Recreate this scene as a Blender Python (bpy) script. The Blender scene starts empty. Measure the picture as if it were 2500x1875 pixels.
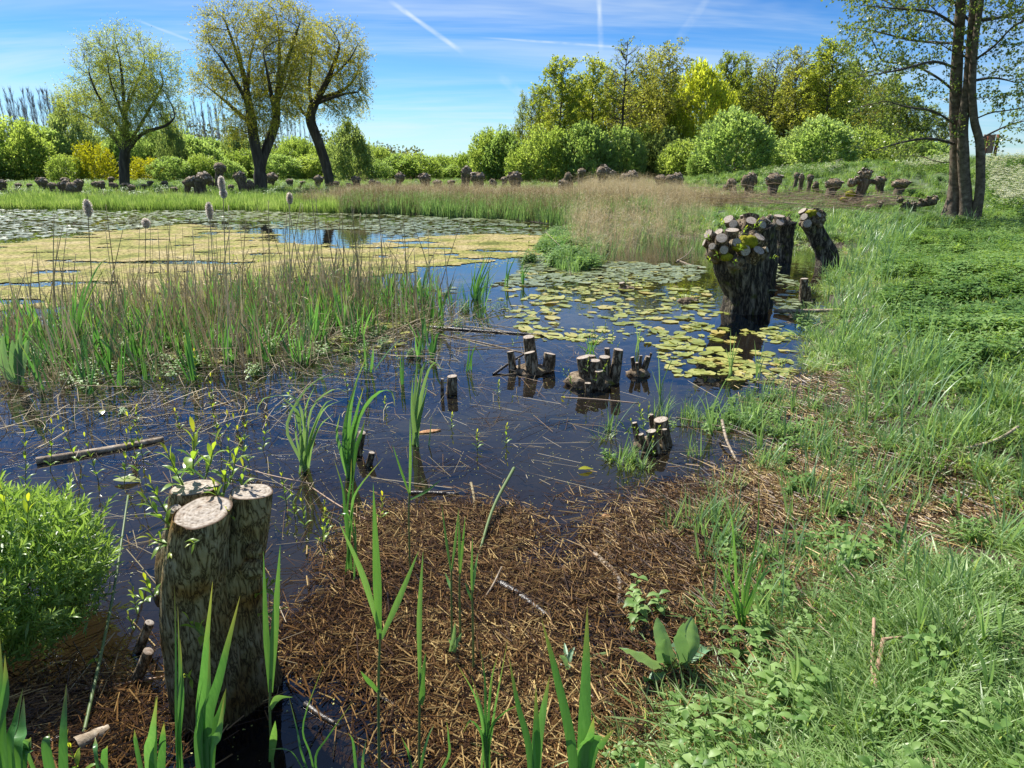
import bpy, math, random
import numpy as np
from mathutils import Vector, noise as mnoise

S = bpy.context.scene
rng = np.random.default_rng(7)
random.seed(7)
PI = math.pi

# ---------------------------------------------------------------- camera
CAM_Z, FPX, PITCH = 1.65, 1667.0, math.radians(17.4)
cam_data = bpy.data.cameras.new('camera'); cam = bpy.data.objects.new('camera', cam_data)
S.collection.objects.link(cam); S.camera = cam
cam_data.sensor_width = 36; cam_data.lens = 24.0
cam_data.clip_start = 0.05; cam_data.clip_end = 3000
cam.location = (0, 0, CAM_Z); cam.rotation_euler = (PI/2 - PITCH, 0, 0)

# ---------------------------------------------------------------- light
SUN_EL, SUN_AZ = math.radians(50), math.radians(-42)      # azimuth measured from +Y towards +X
sun_dir = Vector((math.sin(SUN_AZ)*math.cos(SUN_EL), math.cos(SUN_AZ)*math.cos(SUN_EL), math.sin(SUN_EL)))
sl = bpy.data.lights.new('sun', 'SUN'); so = bpy.data.objects.new('sun', sl); S.collection.objects.link(so)
sl.energy = 5.0; sl.angle = math.radians(0.53); sl.color = (1.0, 0.955, 0.88)
so.rotation_euler = (-sun_dir).to_track_quat('-Z', 'Y').to_euler()
so.location = (-20, 20, 40)

S.view_settings.view_transform = 'Standard'; S.view_settings.look = 'None'
S.view_settings.exposure = 0.85; S.view_settings.gamma = 1.0
S.view_settings.use_curve_mapping = False
S.render.engine = 'CYCLES'
S.cycles.max_bounces = 5; S.cycles.diffuse_bounces = 2; S.cycles.glossy_bounces = 2
S.cycles.transmission_bounces = 3; S.cycles.transparent_max_bounces = 8
S.cycles.caustics_reflective = False; S.cycles.caustics_refractive = False
S.cycles.use_denoising = True
S.cycles.sample_clamp_indirect = 4

FWD = np.array([0, math.cos(PITCH), -math.sin(PITCH)]); UPV = np.array([0, math.sin(PITCH), math.cos(PITCH)])
CAM = np.array([0, 0, CAM_Z])
def ray(px, py):
    return FWD + (px-1250)/FPX*np.array([1., 0, 0]) + (937.5-py)/FPX*UPV
def W(px, py, Y):                       # the point at depth Y seen there in the photograph
    d = ray(px, py); return CAM + d*(Y/d[1])

# ---------------------------------------------------------------- sky
def world_sky():
    w = bpy.data.worlds.new('World'); S.world = w; w.use_nodes = True
    nt = w.node_tree; N = nt.nodes; L = nt.links; N.clear()
    out = N.new('ShaderNodeOutputWorld'); bg = N.new('ShaderNodeBackground')
    sky = N.new('ShaderNodeTexSky'); sky.sky_type = 'NISHITA'; sky.sun_disc = False
    sky.sun_elevation = SUN_EL; sky.sun_rotation = SUN_AZ
    sky.altitude = 0; sky.air_density = 1.0; sky.dust_density = 0.25; sky.ozone_density = 3.0
    tc = N.new('ShaderNodeTexCoord')
    def math_(op, a, b=None, c=None, clamp=False):
        n = N.new('ShaderNodeMath'); n.operation = op; n.use_clamp = clamp
        for i, v in enumerate((a, b, c)):
            if v is None: continue
            if isinstance(v, (int, float)): n.inputs[i].default_value = v
            else: L.new(v, n.inputs[i])
        return n.outputs[0]
    def dot_(vec):
        n = N.new('ShaderNodeVectorMath'); n.operation = 'DOT_PRODUCT'
        L.new(tc.outputs['Generated'], n.inputs[0]); n.inputs[1].default_value = vec
        return n.outputs['Value']
    def sstep(v, a, b):
        n = N.new('ShaderNodeMapRange'); n.interpolation_type = 'SMOOTHSTEP'
        L.new(v, n.inputs['Value']); n.inputs['From Min'].default_value = a; n.inputs['From Max'].default_value = b
        return n.outputs['Result']
    sep = N.new('ShaderNodeSeparateXYZ'); L.new(tc.outputs['Generated'], sep.inputs[0])
    z = math_('MAXIMUM', sep.outputs['Z'], 0.0)
    # clear polarised spring air: deeper blue with height
    hs = N.new('ShaderNodeHueSaturation'); hs.inputs['Saturation'].default_value = 1.0
    L.new(sky.outputs[0], hs.inputs['Color'])
    grad = N.new('ShaderNodeValToRGB'); L.new(z, grad.inputs[0])
    e = grad.color_ramp.elements
    e[0].position = 0.0; e[0].color = (0.50, 0.70, 0.84, 1)
    e[1].position = 0.9; e[1].color = (0.17, 0.32, 0.55, 1)
    m1 = grad.color_ramp.elements.new(0.075); m1.color = (0.36, 0.62, 0.86, 1)
    m2 = grad.color_ramp.elements.new(0.2); m2.color = (0.16, 0.40, 0.70, 1)
    m3 = grad.color_ramp.elements.new(0.45); m3.color = (0.15, 0.34, 0.60, 1)
    mul = N.new('ShaderNodeMix'); mul.data_type = 'RGBA'; mul.blend_type = 'MULTIPLY'; mul.inputs['Factor'].default_value = 1
    L.new(hs.outputs[0], mul.inputs['A']); L.new(grad.outputs[0], mul.inputs['B'])
    # cirrus veils laid out on a high flat layer
    den = math_('ADD', z, 0.10)
    px = math_('DIVIDE', sep.outputs['X'], den); py = math_('DIVIDE', sep.outputs['Y'], den)
    cmb = N.new('ShaderNodeCombineXYZ'); L.new(px, cmb.inputs[0]); L.new(py, cmb.inputs[1])
    mp = N.new('ShaderNodeMapping'); L.new(cmb.outputs[0], mp.inputs[0])
    mp.inputs['Rotation'].default_value = (0, 0, math.radians(14)); mp.inputs['Scale'].default_value = (0.28, 1.1, 1)
    nz = N.new('ShaderNodeTexNoise'); L.new(mp.outputs[0], nz.inputs['Vector'])
    nz.inputs['Scale'].default_value = 0.9; nz.inputs['Detail'].default_value = 5; nz.inputs['Roughness'].default_value = 0.66
    nz.inputs['Distortion'].default_value = 0.6
    veil = math_('MULTIPLY', sstep(nz.outputs[0], 0.36, 0.78), 0.55)
    low = math_('MULTIPLY', math_('SUBTRACT', 1.0, sstep(z, 0.02, 0.16)), 0.20)
    nz2 = N.new('ShaderNodeTexNoise'); mp2 = N.new('ShaderNodeMapping')
    L.new(tc.outputs['Generated'], mp2.inputs[0]); mp2.inputs['Scale'].default_value = (2.0, 2.0, 26)
    L.new(mp2.outputs[0], nz2.inputs['Vector']); nz2.inputs['Scale'].default_value = 1.6; nz2.inputs['Detail'].default_value = 4
    low = math_('MULTIPLY', low, sstep(nz2.outputs[0], 0.35, 0.7))
    total = math_('ADD', veil, low)
    # condensation trails
    nf = N.new('ShaderNodeTexNoise'); L.new(tc.outputs['Generated'], nf.inputs['Vector'])
    nf.inputs['Scale'].default_value = 28; nf.inputs['Detail'].default_value = 3
    ragged = sstep(nf.outputs[0], 0.25, 0.65)
    for (x0, y0, x1, y1, w0, st) in [(935, -10, 1150, 142, .0042, .62), (1130, 88, 1690, 127, .0022, .45),
                                     (1461, -30, 1468, 135, .0050, .42), (1740, -20, 1640, 115, .0070, .22),
                                     (1210, 180, 1300, 250, .0075, .28), (310, 40, 500, 112, .0025, .28)]:
        d0 = ray(x0, y0); d0 /= np.linalg.norm(d0); d1 = ray(x1, y1); d1 /= np.linalg.norm(d1)
        n = np.cross(d0, d1); n /= np.linalg.norm(n); t = d1-d0; t /= np.linalg.norm(t)
        a, b = float(d0@t), float(d1@t); L_ = b-a
        across = math_('ABSOLUTE', dot_(tuple(n)))
        across = math_('ADD', across, math_('MULTIPLY', math_('SUBTRACT', nf.outputs[0], 0.5), w0*1.1))
        m = math_('SUBTRACT', 1.0, sstep(across, w0*0.1, w0))
        al = dot_(tuple(t))
        m = math_('MULTIPLY', m, sstep(al, a, a+L_*0.3)); m = math_('MULTIPLY', m, math_('SUBTRACT', 1.0, sstep(al, b-L_*0.25, b)))
        m = math_('MULTIPLY', m, math_('MULTIPLY', ragged, st))
        total = math_('ADD', total, m)
    total = math_('MINIMUM', total, 0.85)
    mix = N.new('ShaderNodeMix'); mix.data_type = 'RGBA'; L.new(total, mix.inputs['Factor'])
    L.new(mul.outputs['Result'], mix.inputs['A']); mix.inputs['B'].default_value = (4.6, 5.3, 5.8, 1)
    L.new(mix.outputs['Result'], bg.inputs[0]); bg.inputs[1].default_value = 0.10
    L.new(bg.outputs[0], out.inputs[0])
world_sky()

# ---------------------------------------------------------------- object helpers
COL = S.collection
def tag(o, label=None, cat=None, group=None, kind=None):
    if label: o['label'] = label
    if cat: o['category'] = cat
    if group: o['group'] = group
    if kind: o['kind'] = kind
    return o
def thing(name, label, cat, loc=(0, 0, 0), rz=0, group=None):
    o = bpy.data.objects.new(name, None); COL.objects.link(o)
    o.empty_display_size = 0.1
    o.location = tuple(float(v) for v in loc); o.rotation_euler = (0, 0, rz)
    return tag(o, label, cat, group)
def link(name, mesh, parent=None):
    o = bpy.data.objects.new(name, mesh); COL.objects.link(o)
    if parent is not None: o.parent = parent
    if name == 'twig': o['kind'] = 'stuff'
    return o
def kids(o): return [c for c in bpy.data.objects if c.parent == o]
TREE = {}
def note(o):                           # remember children once, copies are then cheap
    TREE[o.name] = [(c, note(c)) for c in o.children]
    return TREE[o.name]
def copy_thing(root, loc, rz=0, scale=1.0, label=None, group=None):
    if root.name not in TREE: note(root)
    def rec(o, lst, parent):
        c = o.copy(); COL.objects.link(c)
        if parent is not None: c.parent = parent
        for ch, sub in lst: rec(ch, sub, c)
        return c
    r = rec(root, TREE[root.name], None)
    r.location = tuple(float(v) for v in loc); r.rotation_euler = (0, 0, rz)
    r.scale = (scale,)*3 if isinstance(scale, (int, float)) else scale
    if label: r['label'] = label
    if group: r['group'] = group
    return r

class MB:
    """collects polygons; build() links them as one mesh object"""
    def __init__(s): s.v = []; s.f = []; s.n = 0; s.r = []; s.t = []; s.m = []
    def add(s, v, faces, rnd=0.0, t=None, mi=0):
        v = np.asarray(v, float).reshape(-1, 3); k = len(v)
        s.v.append(v)
        s.r.append(np.broadcast_to(np.asarray(rnd, float), (k,)))
        s.t.append(np.zeros(k) if t is None else np.broadcast_to(np.asarray(t, float), (k,)))
        for f in (faces if isinstance(faces, list) else [faces]):
            f = np.asarray(f, int); s.f.append(f + s.n); s.m.append(np.full(len(f), mi))
        s.n += k
    def mesh(s, name, mats, smooth=True):
        me = bpy.data.meshes.new(name)
        V = np.concatenate(s.v); me.vertices.add(len(V)); me.vertices.foreach_set('co', V.astype(np.float32).ravel())
        tot = np.concatenate([np.full(len(f), f.shape[1]) for f in s.f])
        idx = np.concatenate([f.ravel() for f in s.f])
        me.loops.add(len(idx)); me.loops.foreach_set('vertex_index', idx.astype(np.int32))
        me.polygons.add(len(tot)); st = np.concatenate([[0], np.cumsum(tot)[:-1]])
        me.polygons.foreach_set('loop_start', st.astype(np.int32))
        me.polygons.foreach_set('material_index', np.concatenate(s.m).astype(np.int32))
        me.polygons.foreach_set('use_smooth', np.full(len(tot), smooth))
        a = me.attributes.new('rnd', 'FLOAT', 'POINT'); a.data.foreach_set('value', np.concatenate(s.r).astype(np.float32))
        a = me.attributes.new('tt', 'FLOAT', 'POINT'); a.data.foreach_set('value', np.concatenate(s.t).astype(np.float32))
        me.update(calc_edges=True)
        for m in (mats if isinstance(mats, (list, tuple)) else [mats]): me.materials.append(m)
        return me
    def build(s, name, mats, parent=None, smooth=True):
        return link(name, s.mesh(name, mats, smooth), parent)

def nrm(v):
    v = np.asarray(v, float); return v/(np.linalg.norm(v, axis=-1, keepdims=True)+1e-12)
def catmull(pts, n):
    P = np.asarray(pts, float)
    if len(P) == 2: return P[0]+(P[1]-P[0])*np.linspace(0, 1, n)[:, None]
    Q = np.vstack([2*P[0]-P[1], P, 2*P[-1]-P[-2]]); m = len(P)-1
    u = np.linspace(0, m-1e-6, n); i = u.astype(int); t = (u-i)[:, None]
    a, b, c, d = Q[i], Q[i+1], Q[i+2], Q[i+3]
    return 0.5*((2*b)+(-a+c)*t+(2*a-5*b+4*c-d)*t*t+(-a+3*b-3*c+d)*t**3)
def frames(path):
    path = np.asarray(path, float); t = nrm(np.gradient(path, axis=0))
    ref = np.array([1., 0, 0]) if abs(t[0][0]) < 0.8 else np.array([0, 1., 0])
    out = np.zeros_like(path); r = ref
    for i in range(len(path)):
        r = r - t[i]*(r@t[i]); r = r/(np.linalg.norm(r)+1e-12); out[i] = r
    return t, out, np.cross(t, out)
def tube(mb, path, rad, k=6, rnd=0.0, cap=True, disp=None, mi=0, capmi=None):
    path = np.asarray(path, float); n = len(path); rad = np.broadcast_to(np.asarray(rad, float), (n,))
    t, a, b = frames(path)
    th = np.linspace(0, 2*PI, k, endpoint=False)
    R = rad[:, None]*np.ones(k)[None]
    if disp is not None: R = disp(R, th, np.linspace(0, 1, n), path)
    v = path[:, None]+R[..., None]*(np.cos(th)[None, :, None]*a[:, None]+np.sin(th)[None, :, None]*b[:, None])
    i = np.arange(n-1)[:, None]*k; j = np.arange(k)[None]; j2 = (j+1) % k
    f = np.stack([i+j, i+j2, i+k+j2, i+k+j], -1).reshape(-1, 4)
    tt = np.repeat(np.linspace(0, 1, n), k)
    mb.add(v.reshape(-1, 3), f, rnd, tt, mi)
    if cap and n > 1 and rad[-1] > 1e-4:
        base = mb.n-k
        c = path[-1]; mb.v.append(c[None]); mb.r.append(np.array([rnd if np.isscalar(rnd) else 0.])); mb.t.append(np.array([1.])); 
        ci = mb.n; mb.n += 1
        mb.f.append(np.stack([base+np.arange(k), base+(np.arange(k)+1) % k, np.full(k, ci)], -1))
        mb.m.append(np.full(k, mi if capmi is None else capmi))
    return v
def ribbon(mb, path, width, side=None, fold=0.15, rnd=0.0, mi=0):
    """a leaf blade: three vertices across, creased along its midrib"""
    path = np.asarray(path, float); n = len(path); t = nrm(np.gradient(path, axis=0))
    if side is None: side = np.array([random.gauss(0, 1), random.gauss(0, 1), 0])
    side = np.asarray(side, float); s = side[None]-t*(t@side)[:, None]; s = nrm(s); nn = np.cross(s, t)
    w = np.asarray(width, float)[:, None]*0.5
    v = np.stack([path-s*w+nn*w*fold, path, path+s*w+nn*w*fold], 1)
    i = np.arange(n-1)[:, None]*3; j = np.arange(2)[None]
    f = np.stack([i+j, i+j+1, i+3+j+1, i+3+j], -1).reshape(-1, 4)
    mb.add(v.reshape(-1, 3), f, rnd, np.repeat(np.linspace(0, 1, n), 3), mi)
def blade_width(n, w, base=0.55, peak=0.3):
    t = np.linspace(0, 1, n)
    return w*np.where(t < peak, base+(1-base)*(t/peak), np.clip(1-((t-peak)/(1-peak))**1.5, 0, 1))+0.0004
def rand_dir(n, zmin=-1, zmax=1, r=None):
    r = r or rng
    z = r.uniform(zmin, zmax, n); a = r.uniform(0, 2*PI, n); q = np.sqrt(np.clip(1-z*z, 0, 1))
    return np.stack([q*np.cos(a), q*np.sin(a), z], -1)
def quads_leaf(mb, c, axis, L, w, rnd, r=None, mi=0, up=None):
    """many small kite shaped leaves at once"""
    r = r or rng
    n = len(c); axis = nrm(axis); o = rand_dir(n, r=r) if up is None else nrm(up+0.5*rand_dir(n, r=r))
    b = nrm(np.cross(axis, o)); nn = np.cross(axis, b)
    L = np.broadcast_to(L, (n,))[:, None]; w = np.broadcast_to(w, (n,))[:, None]
    v = np.stack([c, c+axis*L*0.45+b*w*0.5+nn*w*0.12, c+axis*L, c+axis*L*0.45-b*w*0.5+nn*w*0.12], 1).reshape(-1, 3)
    f = np.arange(n*4).reshape(-1, 4)
    mb.add(v, f, np.repeat(np.broadcast_to(rnd, (n,)), 4), np.tile([0., .5, 1., .5], n), mi)

# ---------------------------------------------------------------- materials
def new_mat(name):
    m = bpy.data.materials.new(name); m.use_nodes = True; nt = m.node_tree
    for n in list(nt.nodes):
        if n.type != 'OUTPUT_MATERIAL': nt.nodes.remove(n)
    out = [n for n in nt.nodes if n.type == 'OUTPUT_MATERIAL'][0]
    return m, nt.nodes, nt.links, out
def ramp(N, cols, pos=None):
    r = N.new('ShaderNodeValToRGB'); e = r.color_ramp.elements; n = len(cols)
    pos = pos or [i/(n-1) for i in range(n)]
    e[0].position = pos[0]; e[0].color = (*cols[0], 1); e[1].position = pos[-1]; e[1].color = (*cols[-1], 1)
    for p, c in zip(pos[1:-1], cols[1:-1]): q = e.new(p); q.color = (*c, 1)
    return r
def leaf_mat(name, cols, trans=0.45, rough=0.45, spec=0.35, tcol=None, tip=None, objrand=0.35, big=0.0, vein=False):
    m, N, L, out = new_mat(name)
    at = N.new('ShaderNodeAttribute'); at.attribute_name = 'rnd'
    oi = N.new('ShaderNodeObjectInfo')
    mx = N.new('ShaderNodeMath'); mx.operation = 'MULTIPLY_ADD'; L.new(oi.outputs['Random'], mx.inputs[0]); mx.inputs[1].default_value = objrand
    m2 = N.new('ShaderNodeMath'); m2.operation = 'MULTIPLY'; L.new(at.outputs['Fac'], m2.inputs[0]); m2.inputs[1].default_value = 1-objrand
    L.new(m2.outputs[0], mx.inputs[2])
    fac = mx.outputs[0]
    if big:
        tc = N.new('ShaderNodeNewGeometry'); nz = N.new('ShaderNodeTexNoise'); nz.inputs['Scale'].default_value = big
        L.new(tc.outputs['Position'], nz.inputs['Vector']); nz.inputs['Detail'].default_value = 3
        a = N.new('ShaderNodeMath'); a.operation = 'MULTIPLY_ADD'; L.new(nz.outputs[0], a.inputs[0]); a.inputs[1].default_value = 1.2; a.inputs[2].default_value = -0.6
        b = N.new('ShaderNodeMath'); b.operation = 'ADD'; L.new(a.outputs[0], b.inputs[0]); L.new(fac, b.inputs[1]); fac = b.outputs[0]
    tv = N.new('ShaderNodeTexCoord'); mv = N.new('ShaderNodeMapping'); mv.inputs['Scale'].default_value = (220, 220, 14); L.new(tv.outputs['Object'], mv.inputs[0])
    nv = N.new('ShaderNodeTexNoise'); nv.inputs['Detail'].default_value = 2; nv.inputs['Scale'].default_value = 1; L.new(mv.outputs[0], nv.inputs['Vector'])
    av = N.new('ShaderNodeMath'); av.operation = 'MULTIPLY_ADD'; L.new(nv.outputs[0], av.inputs[0]); av.inputs[1].default_value = .7; av.inputs[2].default_value = -.35
    bv = N.new('ShaderNodeMath'); bv.operation = 'ADD'; L.new(av.outputs[0], bv.inputs[0]); L.new(fac, bv.inputs[1])
    if vein: fac = bv.outputs[0]
    r = ramp(N, cols); L.new(fac, r.inputs[0]); col = r.outputs[0]
    if tip:
        t = N.new('ShaderNodeAttribute'); t.attribute_name = 'tt'
        mr = N.new('ShaderNodeMapRange'); L.new(t.outputs['Fac'], mr.inputs['Value']); mr.inputs['From Min'].default_value = 0.72; mr.inputs['From Max'].default_value = 1.05
        mm = N.new('ShaderNodeMix'); mm.data_type = 'RGBA'; L.new(mr.outputs[0], mm.inputs['Factor']); L.new(col, mm.inputs['A']); mm.inputs['B'].default_value = (*tip, 1)
        col = mm.outputs['Result']
    p = N.new('ShaderNodeBsdfPrincipled'); L.new(col, p.inputs['Base Color']); p.inputs['Roughness'].default_value = rough
    p.inputs['Specular IOR Level'].default_value = spec
    tr = N.new('ShaderNodeBsdfTranslucent')
    g = N.new('ShaderNodeMix'); g.data_type = 'RGBA'; g.blend_type = 'MULTIPLY'; g.inputs['Factor'].default_value = 1
    L.new(col, g.inputs['A']); g.inputs['B'].default_value = (*(tcol or (1.6, 1.5, 0.75)), 1); L.new(g.outputs['Result'], tr.inputs[0])
    ms = N.new('ShaderNodeMixShader'); ms.inputs[0].default_value = trans
    L.new(p.outputs[0], ms.inputs[1]); L.new(tr.outputs[0], ms.inputs[2]); L.new(ms.outputs[0], out.inputs[0])
    return m
def rough_mat(name, cols, pos=None, scale=(12, 12, 3), detail=8, bump=0.6, dist=0.02, rough=0.85, moss=None, moss_amt=0.5, spec=0.25, coords='Object', rndmix=0.0, wet=False, ridge=False):
    m, N, L, out = new_mat(name)
    tc = N.new('ShaderNodeTexCoord'); mp = N.new('ShaderNodeMapping'); mp.inputs['Scale'].default_value = scale
    L.new(tc.outputs[coords], mp.inputs[0])
    nz = N.new('ShaderNodeTexNoise'); L.new(mp.outputs[0], nz.inputs['Vector']); nz.inputs['Scale'].default_value = 1.0
    nz.inputs['Detail'].default_value = detail; nz.inputs['Roughness'].default_value = 0.65; nz.inputs['Distortion'].default_value = 0.3
    f = nz.outputs[0]
    if ridge:                                  # thin dark cracks between plates
        s1 = N.new('ShaderNodeMath'); s1.operation = 'SUBTRACT'; L.new(f, s1.inputs[0]); s1.inputs[1].default_value = .5
        s2 = N.new('ShaderNodeMath'); s2.operation = 'ABSOLUTE'; L.new(s1.outputs[0], s2.inputs[0])
        s3 = N.new('ShaderNodeMath'); s3.operation = 'MULTIPLY_ADD'; L.new(s2.outputs[0], s3.inputs[0]); s3.inputs[1].default_value = 3.2; s3.inputs[2].default_value = .27; f = s3.outputs[0]
    mr = N.new('ShaderNodeMapRange'); L.new(f, mr.inputs['Value']); mr.inputs['From Min'].default_value = 0.3; mr.inputs['From Max'].default_value = 0.7
    f2 = mr.outputs[0]
    if rndmix:
        at = N.new('ShaderNodeAttribute'); at.attribute_name = 'rnd'
        mm = N.new('ShaderNodeMix'); mm.data_type = 'FLOAT'; mm.inputs['Factor'].default_value = rndmix
        L.new(f2, mm.inputs['A']); L.new(at.outputs['Fac'], mm.inputs['B']); f2 = mm.outputs['Result']
    r = ramp(N, cols, pos); L.new(f2, r.inputs[0]); col = r.outputs[0]
    if moss:
        n3 = N.new('ShaderNodeTexNoise'); L.new(tc.outputs['Object'], n3.inputs['Vector']); n3.inputs['Scale'].default_value = 7; n3.inputs['Detail'].default_value = 6
        m3 = N.new('ShaderNodeMapRange'); L.new(n3.outputs[0], m3.inputs['Value']); m3.inputs['From Min'].default_value = 1.0-moss_amt; m3.inputs['From Max'].default_value = 1.12-moss_amt
        mm = N.new('ShaderNodeMix'); mm.data_type = 'RGBA'; L.new(m3.outputs[0], mm.inputs['Factor']); L.new(col, mm.inputs['A']); mm.inputs['B'].default_value = (*moss, 1)
        col = mm.outputs['Result']
    p = N.new('ShaderNodeBsdfPrincipled'); L.new(col, p.inputs['Base Color']); p.inputs['Roughness'].default_value = rough
    p.inputs['Specular IOR Level'].default_value = spec
    if wet:
        n4 = N.new('ShaderNodeTexNoise'); L.new(tc.outputs['Object'], n4.inputs['Vector']); n4.inputs['Scale'].default_value = 3
        m4 = N.new('ShaderNodeMapRange'); L.new(n4.outputs[0], m4.inputs['Value']); m4.inputs['From Min'].default_value = .4; m4.inputs['From Max'].default_value = .6
        m4.inputs['To Min'].default_value = 0.15; m4.inputs['To Max'].default_value = rough; L.new(m4.outputs[0], p.inputs['Roughness'])
    if bump:
        bp = N.new('ShaderNodeBump'); bp.inputs['Strength'].default_value = bump; bp.inputs['Distance'].default_value = dist
        L.new(f, bp.inputs['Height']); L.new(bp.outputs[0], p.inputs['Normal'])
    L.new(p.outputs[0], out.inputs[0])
    return m
# ---------------------------------------------------------------- terrain
def W0(px, py, z=0.0):
    d = ray(px, py); t = (z-CAM_Z)/d[2]; p = CAM+d*t; return p
shore_px = [(1560, 2150), (1600, 1990), (1650, 1875), (1710, 1740), (1760, 1640), (1800, 1540), (1860, 1480), (1930, 1430), (2050, 1375), (2180, 1335),
            (2330, 1290), (2390, 1250), (2330, 1210), (2200, 1160), (2110, 1080), (2050, 990), (2020, 920), (1995, 850),
            (2000, 790), (2030, 745), (2010, 700), (2050, 665), (2090, 630), (2060, 605), (1960, 600), (1890, 620), (1800, 600),
            (1730, 590), (1600, 572), (1450, 556), (1330, 545), (1200, 530), (1000, 522), (800, 515), (600, 511), (300, 507), (0, 507), (-600, 509)]
SH = np.array([W0(x, y)[:2] for x, y in shore_px])
SH = np.vstack([SH, [(-40, 30), (-40, -3), (-14, -1.5), (-5, 0.5), (-2.2, 0.85), (-1.0, 0.95), (0.0, 0.95)]])
def sdist(P):                                           # >0 outside the pond
    P = np.asarray(P, float); A = SH; B = np.roll(SH, -1, 0)
    d = np.full(len(P), 1e9); ins = np.zeros(len(P), bool)
    for a, b in zip(A, B):
        ab = b-a; t = np.clip(((P-a)@ab)/(ab@ab), 0, 1); d = np.minimum(d, np.linalg.norm(P-a-t[:, None]*ab, axis=1))
        c = ((a[1] > P[:, 1]) != (b[1] > P[:, 1]))
        with np.errstate(divide='ignore', invalid='ignore'):
            xi = (b[0]-a[0])*(P[:, 1]-a[1])/(b[1]-a[1])+a[0]
        ins ^= c & (P[:, 0] < xi)
    return np.where(ins, -d, d)
DY = np.array([(60, -10.), (40, 8), (27, 28), (22, 45), (19, 75), (22, 130)]); DYH = np.array([1.9, 1.9, 1.8, 1.5, 0.5, 0.25])
def dyke(P):
    d = np.full(len(P), 1e9); hh = np.zeros(len(P)); side = np.zeros(len(P))
    for i in range(len(DY)-1):
        a, b = DY[i], DY[i+1]; ab = b-a; t = np.clip(((P-a)@ab)/(ab@ab), 0, 1)
        q = np.linalg.norm(P-a-t[:, None]*ab, axis=1); m = q < d
        d = np.where(m, q, d); hh = np.where(m, DYH[i]+(DYH[i+1]-DYH[i])*t, hh)
    s = np.clip(1-(d-1.2)/13.5, 0, 1); return hh*s*s*(3-2*s)
def wob(x, y):
    return (0.05*np.sin(x*1.3+y*0.7)+0.04*np.sin(-x*0.8+y*1.9+1)+0.03*np.sin(x*3.1-y*2.3+2)+0.015*np.sin(x*7+y*5.1)+0.012*np.sin(-x*6.1+y*8.3))
def height(P):
    P = np.atleast_2d(np.asarray(P, float))[:, :2]; d = sdist(P); x, y = P.T
    out = 0.015+0.16*(1-np.exp(-np.clip(d, 0, 99)/0.7))+0.22*(1-np.exp(-np.clip(d, 0, 99)/5.0))+dyke(P)*np.clip(d/4, 0, 1)
    out = out+wob(x, y)*np.clip(d/1.2, 0, 1)*0.8
    dd = -d
    shallow = np.clip((5.0-y)/2.2, 0, 1)*np.clip((x+1.6)/1.0, 0, 1)
    deep = -0.02-0.28*(1-np.exp(-dd/0.9))-0.25*(1-np.exp(-dd/4.0))
    bed = deep*(1-0.90*shallow)-0.035*shallow+wob(x*1.5, y*1.5)*0.22
    return np.where(d > 0, out, np.minimum(bed, 0.012))
def hz(x, y): return float(height([(x, y)])[0])
def P(px, py, minz=0.0):                                # where a pixel's ray meets ground or water
    d = ray(px, py); lo = None; t = 0.9
    ts = np.exp(np.linspace(math.log(0.8), math.log(220), 700)); pts = CAM+d[None]*ts[:, None]
    h = np.maximum(height(pts[:, :2]), minz); below = np.nonzero(pts[:, 2] <= h)[0]
    if len(below) == 0: return pts[-1]
    i = below[0]; 
    if i == 0: return pts[0]
    a, b = ts[i-1], ts[i]; fa = pts[i-1, 2]-h[i-1]; fb = pts[i, 2]-h[i]; t = a+(b-a)*fa/(fa-fb+1e-9)
    p = CAM+d*t; p[2] = max(hz(p[0], p[1]), minz); return p
def hv(pts): return np.maximum(height(pts), 0.0)

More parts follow.
